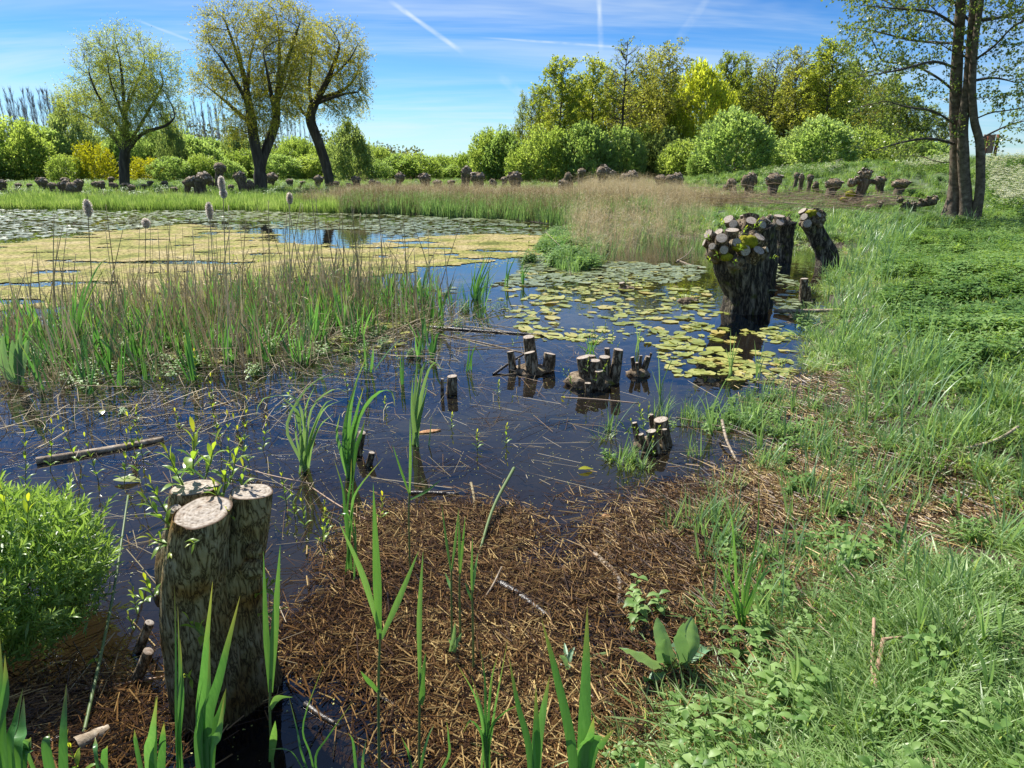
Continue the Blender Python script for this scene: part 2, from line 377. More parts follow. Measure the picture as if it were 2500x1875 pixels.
def make_ground():
    nr, na = 300, 420
    r = np.concatenate([[0.02], np.exp(np.linspace(math.log(0.35), math.log(2200), nr))]); nr = len(r)
    a = []
    # finer where the pond and bank lie ahead
    a = np.concatenate([np.linspace(-60, 60, 300, endpoint=False), np.linspace(60, 300, na-300, endpoint=False)])*PI/180
    X = r[:, None]*np.sin(a)[None]; Y = r[:, None]*np.cos(a)[None]
    xy = np.stack([X.ravel(), Y.ravel()], 1); z = height(xy)
    far = np.clip((np.linalg.norm(xy, axis=1)-150)/200, 0, 1); z = z*(1-far)+0.4*far
    i = np.arange(nr-1)[:, None]*na; j = np.arange(na)[None]; j2 = (j+1) % na
    f = np.stack([i+j, i+na+j, i+na+j2, i+j2], -1).reshape(-1, 4)
    mb = MB(); d = sdist(xy)
    mb.add(np.column_stack([xy, z]), f, np.clip(d/1.5+0.5, 0, 1), np.clip(-z*3, 0, 1))
    m, N, L, out = new_mat('earth')
    tc = N.new('ShaderNodeTexCoord')
    n1 = N.new('ShaderNodeTexNoise'); n1.inputs['Scale'].default_value = 14; n1.inputs['Detail'].default_value = 9; L.new(tc.outputs['Object'], n1.inputs['Vector'])
    n2 = N.new('ShaderNodeTexNoise'); n2.inputs['Scale'].default_value = 0.9; n2.inputs['Detail'].default_value = 5; L.new(tc.outputs['Object'], n2.inputs['Vector'])
    mud = ramp(N, [(.012, .008, .005), (.04, .026, .014), (.09, .065, .04)]); L.new(n1.outputs[0], mud.inputs[0])
    gr = ramp(N, [(.03, .05, .014), (.06, .10, .03), (.10, .13, .05)]); L.new(n1.outputs[0], gr.inputs[0])
    at = N.new('ShaderNodeAttribute'); at.attribute_name = 'rnd'
    ad = N.new('ShaderNodeMath'); ad.operation = 'ADD'; L.new(at.outputs['Fac'], ad.inputs[0]); L.new(n2.outputs[0], ad.inputs[1])
    mr = N.new('ShaderNodeMapRange'); L.new(ad.outputs[0], mr.inputs['Value']); mr.inputs['From Min'].default_value = 1.25; mr.inputs['From Max'].default_value = 1.5
    mx = N.new('ShaderNodeMix'); mx.data_type = 'RGBA'; L.new(mr.outputs[0], mx.inputs['Factor']); L.new(mud.outputs[0], mx.inputs['A']); L.new(gr.outputs[0], mx.inputs['B'])
    # bed silt painted darker with depth, standing in for light the water absorbs
    t = N.new('ShaderNodeAttribute'); t.attribute_name = 'tt'
    m2 = N.new('ShaderNodeMapRange'); L.new(t.outputs['Fac'], m2.inputs['Value']); m2.inputs['From Min'].default_value = 0.15; m2.inputs['From Max'].default_value = 0.7
    m3 = N.new('ShaderNodeMix'); m3.data_type = 'RGBA'; L.new(m2.outputs[0], m3.inputs['Factor']); L.new(mx.outputs['Result'], m3.inputs['A']); m3.inputs['B'].default_value = (.008, .009, .008, 1)
    p = N.new('ShaderNodeBsdfPrincipled'); L.new(m3.outputs['Result'], p.inputs['Base Color']); p.inputs['Roughness'].default_value = .8
    bp = N.new('ShaderNodeBump'); bp.inputs['Distance'].default_value = .03; bp.inputs['Strength'].default_value = .8; L.new(n1.outputs[0], bp.inputs['Height']); L.new(bp.outputs[0], p.inputs['Normal'])
    L.new(p.outputs[0], out.inputs[0])
    tag(mb.build('ground', m), kind='structure', label='muddy pond bed rising to the grassy bank and dyke')
make_ground()

def make_water():
    # one sheet reaching just under the banks
    c = SH; cen = np.array([-8., 10.])
    mb = MB(); xs = np.linspace(-60, 14, 60); ys = np.linspace(-4, 46, 60)
    X, Y = np.meshgrid(xs, ys, indexing='ij'); v = np.stack([X.ravel(), Y.ravel(), np.zeros(X.size)], 1)
    i = np.arange(59)[:, None]*60; j = np.arange(59)[None]
    f = np.stack([i+j, i+60+j, i+60+j+1, i+j+1], -1).reshape(-1, 4)
    fc = v[f].mean(1)[:, :2]; keep = sdist(fc) < 1.6
    mb.add(v, f[keep])
    m, N, L, out = new_mat('pond_water')
    fr = N.new('ShaderNodeFresnel'); fr.inputs['IOR'].default_value = 1.48
    gl = N.new('ShaderNodeBsdfGlossy'); gl.inputs['Roughness'].default_value = 0.015; gl.inputs['Color'].default_value = (1, 1, 1, 1)
    tr = N.new('ShaderNodeBsdfTransparent'); tr.inputs['Color'].default_value = (.80, .68, .46, 1)
    df = N.new('ShaderNodeBsdfDiffuse'); df.inputs['Color'].default_value = (.003, .007, .013, 1)
    m0 = N.new('ShaderNodeMixShader'); m0.inputs[0].default_value = 0.35; L.new(tr.outputs[0], m0.inputs[1]); L.new(df.outputs[0], m0.inputs[2])
    tc = N.new('ShaderNodeTexCoord'); nz = N.new('ShaderNodeTexNoise'); nz.inputs['Scale'].default_value = 3.0; nz.inputs['Detail'].default_value = 3
    mp = N.new('ShaderNodeMapping'); mp.inputs['Scale'].default_value = (1.6, 1, 1); L.new(tc.outputs['Object'], mp.inputs[0]); L.new(mp.outputs[0], nz.inputs['Vector'])
    bp = N.new('ShaderNodeBump'); bp.inputs['Strength'].default_value = 0.12; bp.inputs['Distance'].default_value = 0.02; L.new(nz.outputs[0], bp.inputs['Height'])
    L.new(bp.outputs[0], gl.inputs['Normal']); L.new(bp.outputs[0], fr.inputs['Normal'])
    ms = N.new('ShaderNodeMixShader'); L.new(fr.outputs[0], ms.inputs[0]); L.new(m0.outputs[0], ms.inputs[1]); L.new(gl.outputs[0], ms.inputs[2])
    L.new(ms.outputs[0], out.inputs[0])
    tag(mb.build('water', m), kind='structure', label='dark still pond water')
make_water()
# ---------------------------------------------------------------- materials in use
M_WILLOW = leaf_mat('willow_leaf', [(.22, .24, .03), (.38, .38, .05), (.54, .52, .08)], trans=.55)
M_WILLOW_PALE = leaf_mat('pale_willow_leaf', [(.17, .23, .06), (.28, .35, .09), (.41, .47, .15)], trans=.6)
M_BUSH = leaf_mat('bush_leaf', [(.15, .25, .08), (.27, .40, .15), (.40, .52, .25)], trans=.6, big=.35)
M_BUSH2 = leaf_mat('fresh_bush_leaf', [(.15, .24, .06), (.26, .37, .10), (.38, .48, .17)], trans=.6, big=.4)
M_YELLOW = leaf_mat('yellow_leaf', [(.22, .25, .015), (.36, .38, .02), (.50, .50, .04)], trans=.5)
M_LIME = leaf_mat('lime_leaf', [(.26, .34, .04), (.42, .50, .06), (.56, .62, .12)], trans=.6)
M_ALDER = leaf_mat('alder_leaf', [(.16, .22, .04), (.28, .35, .065), (.42, .47, .10)], trans=.6, big=.3)
M_OLIVE = leaf_mat('olive_leaf', [(.18, .20, .05), (.29, .32, .08), (.40, .42, .12)], trans=.55, big=.3)
M_TREE = leaf_mat('young_alder_leaf', [(.10, .15, .04), (.19, .26, .07), (.33, .40, .14)], trans=.5, rough=.35, spec=.5)
M_WEEP = leaf_mat('soft_leaf', [(.15, .22, .09), (.24, .33, .14), (.34, .42, .20)], trans=.6)
M_GRASS = leaf_mat('bank_grass', [(.06, .12, .03), (.16, .28, .075), (.29, .43, .15), (.42, .52, .26)], trans=.4, rough=.38, spec=.45, big=.8)
M_GLAUC = leaf_mat('glaucous_blade', [(.10, .20, .075), (.18, .32, .14), (.30, .44, .24)], trans=.4, rough=.35, spec=.5)
M_LIVE = leaf_mat('iris_blade', [(.05, .16, .045), (.095, .26, .07), (.16, .36, .12)], vein=True, trans=.4, rough=.32, spec=.5, tip=(.30, .28, .08), objrand=.6)
M_REEDLEAF = leaf_mat('reed_blade', [(.07, .20, .05), (.13, .29, .075), (.20, .38, .12)], vein=True, trans=.38, rough=.35, spec=.45, objrand=.6)
M_SPROUT = leaf_mat('sprout_leaf', [(.13, .27, .04), (.26, .40, .05), (.48, .48, .04)], trans=.5, rough=.35, spec=.45, objrand=.3)
M_SHRUB = leaf_mat('shrub_leaf', [(.13, .24, .06), (.23, .37, .10), (.36, .50, .18)], trans=.45, rough=.35, spec=.5)
M_NETTLE = leaf_mat('herb_leaf', [(.05, .12, .028), (.11, .22, .05), (.20, .33, .09), (.32, .45, .16)], trans=.4, rough=.45, big=.5)
M_DOCK = leaf_mat('dock_leaf', [(.10, .22, .10), (.16, .30, .15), (.26, .40, .23)], trans=.3, rough=.45, spec=.5)
M_FLOWER = leaf_mat('white_umbel', [(.45, .5, .38), (.65, .68, .58), (.8, .8, .75)], trans=.3)
M_DRY = leaf_mat('dry_reed', [(.26, .20, .10), (.45, .37, .21), (.60, .51, .33), (.72, .64, .47)], trans=.35, rough=.6, tcol=(1.1, 1, .8))
M_DRYRED = leaf_mat('rusty_dry_grass', [(.16, .12, .045), (.27, .20, .09), (.36, .30, .15)], trans=.2, rough=.6, tcol=(1.1, 1, .8))
M_LITTER = leaf_mat('wet_litter', [(.016, .008, .004), (.065, .028, .008), (.20, .105, .030), (.60, .44, .18)], trans=.05, rough=.42, spec=.35, tcol=(1, .9, .7), objrand=.15, big=.9)
M_STEM = leaf_mat('dead_stem', [(.22, .165, .085), (.44, .35, .20), (.66, .56, .36)], trans=.15, rough=.6, tcol=(1, 1, 1), objrand=.6)
M_GSTEM = leaf_mat('green_stem', [(.10, .16, .05), (.16, .22, .08)], trans=.1, rough=.5, tcol=(1, 1, 1))
M_TWIG = leaf_mat('brush_twig', [(.22, .13, .08), (.45, .31, .21), (.66, .52, .38)], trans=.0, rough=.6, tcol=(1, 1, 1))
M_PAD = leaf_mat('lily_pad', [(.16, .19, .035), (.28, .31, .06), (.42, .43, .12), (.48, .36, .11)], trans=.1, rough=.28, spec=.6, objrand=.8)
M_PADFAR = leaf_mat('pale_lily_pad', [(.14, .17, .07), (.22, .26, .12), (.33, .36, .20)], trans=.1, rough=.3, spec=.7)
M_BARK = rough_mat('willow_bark', [(.015, .012, .009), (.12, .10, .07), (.28, .24, .17)], ridge=True, scale=(13, 13, 2.6), bump=1.0, dist=.03, moss=(.10, .11, .02), moss_amt=.42)
M_BARKFAR = rough_mat('dark_bark', [(.03, .025, .02), (.07, .058, .045), (.14, .12, .09)], scale=(5, 5, 1.2), bump=.5, dist=.05)
M_GREYBARK = rough_mat('grey_stem', [(.16, .15, .17), (.27, .25, .28), (.38, .36, .39)], scale=(5, 5, 1.2), bump=.3)
M_POLL = rough_mat('pollard_bark', [(.035, .024, .016), (.12, .088, .058), (.30, .24, .17)], scale=(14, 14, 3.2), bump=1.0, dist=.05, moss=(.13, .13, .02), moss_amt=.38)
M_KNOB = rough_mat('knobbly_wood', [(.045, .03, .019), (.17, .125, .078), (.42, .34, .24)], scale=(16, 16, 16), bump=1.0, dist=.04, moss=(.20, .19, .02), moss_amt=.40)
M_STUB = rough_mat('stub_bark', [(.04, .03, .018), (.24, .18, .11), (.46, .38, .26)], ridge=True, scale=(26, 26, 9), bump=1.0, dist=.01)
M_MOSS = rough_mat('moss', [(.10, .12, .01), (.26, .25, .015), (.42, .36, .03)], scale=(40, 40, 40), bump=1.0, dist=.02, rough=.95)
M_DEADWOOD = rough_mat('bleached_wood', [(.10, .07, .045), (.30, .24, .17), (.52, .45, .36)], scale=(30, 30, 30), bump=.6, dist=.01)
M_DARKWOOD = rough_mat('wet_dark_wood', [(.012, .009, .008), (.04, .032, .026), (.11, .095, .085)], scale=(40, 40, 40), bump=.6, dist=.01, rough=.35, spec=.7)
M_ALBARK = rough_mat('alder_bark', [(.05, .035, .025), (.14, .105, .075), (.27, .215, .16)], scale=(7, 7, 9), bump=.5, dist=.02)
M_DARKLIMB = rough_mat('limb_bark', [(.03, .024, .019), (.075, .06, .05), (.14, .125, .105)], scale=(20, 20, 20), bump=.3, dist=.01)

def cut_mat():
    m, N, L, out = new_mat('cut_wood')
    at = N.new('ShaderNodeAttribute'); at.attribute_name = 'tt'      # 0 heart .. 1 bark edge
    tc = N.new('ShaderNodeTexCoord')
    n1 = N.new('ShaderNodeTexNoise'); n1.inputs['Scale'].default_value = 18; n1.inputs['Detail'].default_value = 10; n1.inputs['Roughness'].default_value = .75
    L.new(tc.outputs['Object'], n1.inputs['Vector'])
    n2 = N.new('ShaderNodeTexNoise'); n2.inputs['Scale'].default_value = 90; n2.inputs['Detail'].default_value = 4; L.new(tc.outputs['Object'], n2.inputs['Vector'])
    a = N.new('ShaderNodeMath'); a.operation = 'MULTIPLY_ADD'; L.new(at.outputs['Fac'], a.inputs[0]); a.inputs[1].default_value = 48
    b = N.new('ShaderNodeMath'); b.operation = 'MULTIPLY'; L.new(n1.outputs[0], b.inputs[0]); b.inputs[1].default_value = 9; L.new(b.outputs[0], a.inputs[2])
    s = N.new('ShaderNodeMath'); s.operation = 'SINE'; L.new(a.outputs[0], s.inputs[0])
    c = N.new('ShaderNodeMath'); c.operation = 'MULTIPLY_ADD'; L.new(s.outputs[0], c.inputs[0]); c.inputs[1].default_value = .045; L.new(n2.outputs[0], c.inputs[2])
    r = ramp(N, [(.10, .08, .06), (.27, .23, .185), (.40, .355, .30), (.50, .455, .40)], [.26, .40, .55, .75]); L.new(c.outputs[0], r.inputs[0])
    # reddish stained patches and the dark bark rim
    st = ramp(N, [(1, 1, 1), (1, .98, .95), (.72, .5, .36)], [0, .52, .72]); L.new(n1.outputs[0], st.inputs[0])
    mu = N.new('ShaderNodeMix'); mu.data_type = 'RGBA'; mu.blend_type = 'MULTIPLY'; mu.inputs['Factor'].default_value = 1; L.new(r.outputs[0], mu.inputs['A']); L.new(st.outputs[0], mu.inputs['B'])
    rim = ramp(N, [(0, 0, 0), (0, 0, 0), (1, 1, 1)], [0, .90, .96]); L.new(at.outputs['Fac'], rim.inputs[0])
    mx = N.new('ShaderNodeMix'); mx.data_type = 'RGBA'; L.new(rim.outputs[0], mx.inputs['Factor']); L.new(mu.outputs['Result'], mx.inputs['A']); mx.inputs['B'].default_value = (.10, .065, .04, 1)
    p = N.new('ShaderNodeBsdfPrincipled'); L.new(mx.outputs['Result'], p.inputs['Base Color']); p.inputs['Roughness'].default_value = .8; p.inputs['Specular IOR Level'].default_value = .2
    bp = N.new('ShaderNodeBump'); bp.inputs['Strength'].default_value = .5; bp.inputs['Distance'].default_value = .004; L.new(c.outputs[0], bp.inputs['Height']); L.new(bp.outputs[0], p.inputs['Normal'])
    L.new(p.outputs[0], out.inputs[0]); return m
M_CUT = cut_mat()
M_OLTWIG = rough_mat('olive_twig', [(.10, .09, .04), (.17, .15, .07), (.22, .2, .1)], bump=0)
# ---------------------------------------------------------------- growing trees towards light
def colonize(attr, seeds, step, infl, kill, iters=120, up=0.0, rr=None):
    """seeds: list of paths (N,3). Returns pos, parent."""
    pos = []; par = []
    for path, link_to in seeds:
        start = len(pos)
        for i, p in enumerate(path):
            pos.append(p); par.append(link_to if i == 0 else start+i-1)
    n = len(pos); cap = n+30000; PA = np.zeros((cap, 3)); PA[:n] = pos; par = par+[0]*(cap-n); childn = np.zeros(cap, int)
    A = attr.copy(); dm = np.full(len(A), 1e9); im = np.zeros(len(A), int)
    def upd(lo, hi):
        nonlocal dm, im
        for s in range(lo, hi, 400):
            e = min(s+400, hi); D = np.linalg.norm(A[:, None]-PA[None, s:e], axis=2); j = D.argmin(1); d = D[np.arange(len(A)), j]
            m = d < dm; dm = np.where(m, d, dm); im = np.where(m, j+s, im)
    upd(0, n)
    for it in range(iters):
        if len(A) < 3: break
        act = dm < infl
        if not act.any(): act = dm < dm.min()*1.1
        idx = im[act]; dirs = nrm(A[act]-PA[idx])
        uq, inv = np.unique(idx, return_inverse=True); acc = np.zeros((len(uq), 3)); np.add.at(acc, inv, dirs)
        acc = nrm(acc); acc[:, 2] += up; acc = nrm(acc+rr.normal(0, .12, acc.shape))
        new = PA[uq]+acc*step; ok = childn[uq] < 3; uq = uq[ok]; new = new[ok]
        if len(uq) == 0 or n+len(uq) >= cap: break
        childn[uq] += 1; PA[n:n+len(uq)] = new
        for k, u in enumerate(uq): par[n+k] = int(u)
        lo = n; n += len(uq); upd(lo, n)
        keep = dm > kill; A = A[keep]; dm = dm[keep]; im = im[keep]
    return PA[:n].copy(), np.array(par[:n])
def skeleton_mesh(mb, pos, par, tip, power=2.3, rmax=None, k1=9, minr=0.0, trunk_r=None, smooth_it=1):
    n = len(pos); ch = [[] for _ in range(n)]
    for i in range(n):
        if par[i] >= 0: ch[par[i]].append(i)
    R = np.zeros(n); a = np.zeros(n)
    for i in range(n-1, -1, -1):
        if a[i] == 0: a[i] = tip**power
        if par[i] >= 0: a[par[i]] += a[i]
    R = a**(1/power)
    if rmax: R = np.minimum(R*(rmax/R.max()), rmax) if R.max() > rmax else R*(1+(rmax/R.max()-1)*np.clip(R/R.max()*2.2, 0, 1)**.9)
    R = np.maximum(R, minr)
    Q = pos.copy()
    for _ in range(smooth_it):
        for i in range(n):
            if par[i] >= 0 and ch[i]:
                b = max(ch[i], key=lambda c: R[c]); Q[i] = .5*pos[i]+.25*(pos[par[i]]+pos[b])
    starts = [i for i in range(n) if par[i] < 0]
    stack = [(s, None) for s in starts]
    while stack:
        s, p0 = stack.pop(); chain = [s]; c = s
        while ch[c]:
            b = max(ch[c], key=lambda q: R[q])
            for o in ch[c]:
                if o != b: stack.append((o, c))
            c = b; chain.append(c)
        pts = Q[chain]; rr = R[chain]
        if p0 is not None: pts = np.vstack([Q[p0], pts]); rr = np.concatenate([[rr[0]*1.05], rr])
        if len(pts) < 2: continue
        r0 = rr[0]; k = k1 if r0 > .12 else (6 if r0 > .05 else (4 if r0 > .02 else 3))
        rr = rr.copy(); rr[-1] *= .4
        tube(mb, pts, rr, k, rnd=random.random(), cap=False)
    return Q, R, ch
def in_lobes(lobes, n, rr, gap=None):
    """random points inside a union of ellipsoids (x,y,z,rx,ry,rz)"""
    vol = np.array([l[3]*l[4]*l[5] for l in lobes]); pick = rr.choice(len(lobes), n, p=vol**.8/(vol**.8).sum()); l = np.array(lobes)[pick]
    d = rand_dir(n, r=rr)*(rr.uniform(0, 1, n)**(1/2.3))[:, None]; return l[:, :3]+d*l[:, 3:6]
def leafy(mbl, mbt, pos, R, par, ch, rr, thr, per, spray, nleaf, LL, lw, droop=0.0, upb=0.2, twr=.006, outward=None, zr=None):
    """fine twigs carrying leaves, springing from the thin ends of the skeleton"""
    thr = max(thr, 1.3*R.min())
    ids = np.array([i for i in range(len(pos)) if R[i] < thr and par[i] >= 0])
    if len(ids) == 0: return
    ids = np.repeat(ids, per); n = len(ids)
    d0 = nrm(pos[ids]-pos[par[ids]]); d = nrm(d0+0.85*rand_dir(n, r=rr)+np.array([0, 0, upb]))
    Ls = spray*rr.uniform(.5, 1.3, n)
    base = pos[ids]+rr.normal(0, spray*.1, (n, 3))
    mid = base+d*(Ls*.55)[:, None]; end = mid+(nrm(d+np.array([0, 0, -droop])))*(Ls*.5)[:, None]
    b = nrm(np.cross(d, rand_dir(n, r=rr)))*twr
    v = np.stack([base-b, base+b, mid+b*.6, mid-b*.6, end], 1).reshape(-1, 3); o = np.arange(n)[:, None]*5
    mbt.add(v, [o+np.array([0, 1, 2, 3]), o+np.array([3, 2, 4])], rr.uniform(0, 1))
    t = rr.uniform(.12, 1.05, (n, nleaf)); tt = t[..., None]
    c = np.where(tt < .55, base[:, None]+(mid-base)[:, None]*tt/.55, mid[:, None]+(end-mid)[:, None]*(tt-.55)/.45)
    c = c.reshape(-1, 3)+rr.normal(0, spray*.045, (n*nleaf, 3))
    ax = np.repeat(d, nleaf, 0)+.9*rand_dir(n*nleaf, r=rr)+np.array([0, 0, -droop*.6])
    tone = np.repeat(rr.uniform(0, 1, n), nleaf)*.5+rr.uniform(0, .5, n*nleaf)
    quads_leaf(mbl, c, ax, LL*rr.uniform(.6, 1.3, n*nleaf), lw*rr.uniform(.7, 1.3, n*nleaf), tone, r=rr)

def big_tree(name, label, cat, base, seeds, lobes, step=.32, nattr=1400, tip=.005, rmax=.40, spray=.7, nleaf=7, per=6, LL=.14, lw=.06, leafm=None, seed=1, up=.08, droop=.25, group=None, infl=2.4, kill=.42, thr=.03, bark=None, twr=.006):
    rr = np.random.default_rng(seed); random.seed(seed)
    A = in_lobes(lobes, nattr, rr)
    pos, par = colonize(A, seeds, step, infl, kill, up=up, rr=rr)
    mt, ml, mw = MB(), MB(), MB()
    Q, R, ch = skeleton_mesh(mt, pos, par, tip, rmax=rmax, power=2.15, minr=.012)
    leafy(ml, mw, Q, R, par, ch, rr, thr, per, spray, nleaf, LL, lw, droop=droop, twr=twr)
    print('TREE', len(pos), R.min(), ml.n//4)
    t = thing(name, label, cat, base, group=group)
    mt.build('trunk', bark or M_BARKFAR, t)
    c = ml.build('crown', leafm, t); mw.build('twig', bark or M_OLTWIG, c, smooth=False)
    return t
def L2(base, px, py, dy=0.0):              # pixel to a point local to the tree's base, dy metres deeper
    return W(px, py, base[1]+dy)-base

def willow_lone():
    b = P(305, 462); Z = lambda x, y, d=0: L2(b, x, y, d)
    tr = catmull([Z(305, 470), Z(303, 400), Z(308, 345), Z(303, 265), Z(299, 200), Z(292, 140)], 26)
    limbs = []
    def limb(i, pts, n): limbs.append((catmull(np.vstack([tr[i], pts]), n)[1:], i))
    limb(8, [Z(345, 300, .5), Z(380, 240, 1), Z(400, 200, 1.2)], 12); limb(11, [Z(262, 270, -.5), Z(230, 215, -1), Z(215, 170, -1)], 12)
    limb(7, [Z(270, 325, .6), Z(225, 290, 1.5), Z(180, 270, 2)], 10); limb(7, [Z(345, 325, -.5), Z(400, 310, -1), Z(430, 285, -1)], 10)
    limb(14, [Z(335, 200, 1.5), Z(355, 150, 1.5)], 8); limb(10, [Z(310, 250, 2), Z(330, 190, 3)], 9); limb(13, [Z(270, 200, -1.5), Z(262, 150, -2)], 8)
    def lb(px, py, rx, rz, ry=None, dy=0):
        c = Z(px, py, dy); s = b[1]/FPX*1.03; return (c[0], c[1], c[2], rx*s, (ry or rx)*s, rz*s)
    lobes = [lb(287, 125, 42, 52), lb(345, 130, 30, 42, dy=1), lb(232, 150, 38, 42, dy=-1), lb(395, 185, 46, 52), lb(300, 200, 65, 60, dy=1.5), lb(215, 205, 32, 45),
             lb(365, 245, 60, 45, dy=-1), lb(240, 265, 60, 45, dy=1), lb(175, 255, 42, 36, dy=2), lb(420, 275, 32, 30), lb(300, 300, 70, 40, dy=-1), lb(385, 140, 22, 28)]
    return big_tree('willow_tree', 'lone spreading willow with a fan of dark limbs, left of the other tall willows', 'tree', b,
                    [(tr, -1)]+limbs, lobes, nattr=3600, rmax=.33, leafm=M_WILLOW_PALE, seed=3, spray=.85, nleaf=8, LL=.11, lw=.045)
def willow_double():
    b = P(640, 470); Z = lambda x, y, d=0: L2(b, x, y, d)
    tr = catmull([Z(638, 478), Z(634, 410), Z(622, 350), Z(612, 280), Z(598, 200), Z(585, 130), Z(575, 90)], 26)
    t2 = catmull([Z(634, 412), Z(655, 350, .6), Z(674, 295, 1), Z(676, 230, 1), Z(682, 150, 1), Z(680, 60, 1)], 26)[1:]
    limbs = []
    n0 = len(tr); allp = np.vstack([tr, t2])
    def limb(i, pts, n): limbs.append((catmull(np.vstack([allp[i], pts]), n)[1:], i))
    limb(13, [Z(590, 225, -.8), Z(545, 150, -1.5), Z(515, 110, -2)], 14); limb(11, [Z(560, 255, .8), Z(510, 215, 1.5), Z(485, 200, 2)], 10)
    limb(15, [Z(612, 130, 1.5), Z(640, 60, 2)], 12); limb(18, [Z(560, 80, 0), Z(545, 40, 0)], 8)
    limb(n0+12, [Z(715, 170, 1), Z(740, 110, 2)], 10); limb(n0+9, [Z(655, 190, -1.5), Z(640, 120, -2)], 10); limb(n0+14, [Z(720, 90, 0), Z(735, 50, 0)], 8)
    def lb(px, py, rx, rz, dy=0):
        c = Z(px, py, dy); s = b[1]/FPX*1.03; return (c[0], c[1], c[2], rx*s, rx*s, rz*s)
    lobes = [lb(590, 75, 40, 68), lb(535, 65, 38, 45), lb(525, 125, 32, 48, -1), lb(680, 60, 48, 55), lb(730, 65, 28, 48, 1), lb(640, 110, 48, 60, 1), lb(700, 150, 48, 60, -1), lb(505, 205, 42, 32, 1),
             lb(560, 175, 50, 50, -1), lb(625, 190, 60, 50, 1), lb(690, 230, 55, 50), lb(575, 245, 50, 40, 1), lb(650, 270, 60, 40, -1), lb(740, 120, 28, 40), lb(600, 310, 45, 35)]
    return big_tree('willow_tree', 'tallest willow, forked low into two dark leaning trunks with golden green crown', 'tree', b,
                    [(tr, -1), (t2, 3)]+limbs, lobes, nattr=4800, rmax=.40, leafm=M_WILLOW, seed=5, spray=.85, nleaf=8, LL=.11, lw=.045)
def willow_right():
    b = P(805, 462); Z = lambda x, y, d=0: L2(b, x, y, d)
    tr = catmull([Z(808, 470), Z(798, 410), Z(775, 340), Z(757, 290), Z(770, 250), Z(795, 205), Z(818, 150), Z(830, 110)], 28)
    limbs = []
    def limb(i, pts, n): limbs.append((catmull(np.vstack([tr[i], pts]), n)[1:], i))
    limb(12, [Z(735, 270, .5), Z(715, 215, 1), Z(700, 170, 1)], 12); limb(14, [Z(755, 215, -1), Z(760, 150, -1.5), Z(770, 100, -2)], 14)
    limb(16, [Z(830, 225, 1), Z(868, 190, 1.5), Z(880, 140, 2)], 12); limb(15, [Z(820, 235, -1), Z(868, 225, -1.5), Z(885, 245, -2)], 10)
    limb(20, [Z(850, 150, -1), Z(872, 110, -1)], 8)
    def lb(px, py, rx, rz, dy=0):
        c = Z(px, py, dy); s = b[1]/FPX*1.03; return (c[0], c[1], c[2], rx*s, rx*s, rz*s)
    lobes = [lb(825, 90, 32, 36), lb(775, 95, 40, 42, 1), lb(862, 130, 36, 42), lb(735, 140, 38, 45, -1), lb(800, 150, 55, 50, 1), lb(715, 200, 42, 45), lb(860, 200, 42, 45, -1),
             lb(780, 225, 55, 45, 1), lb(880, 240, 22, 40, 1), lb(730, 260, 38, 36), lb(835, 260, 40, 36)]
    return big_tree('willow_tree', 'rightmost of the tall willows, crooked trunk bending left under a golden drooping crown', 'tree', b,
                    [(tr, -1)]+limbs, lobes, nattr=3600, rmax=.34, leafm=M_WILLOW, seed=9, spray=.7, nleaf=8, LL=.11, lw=.045, droop=.5)

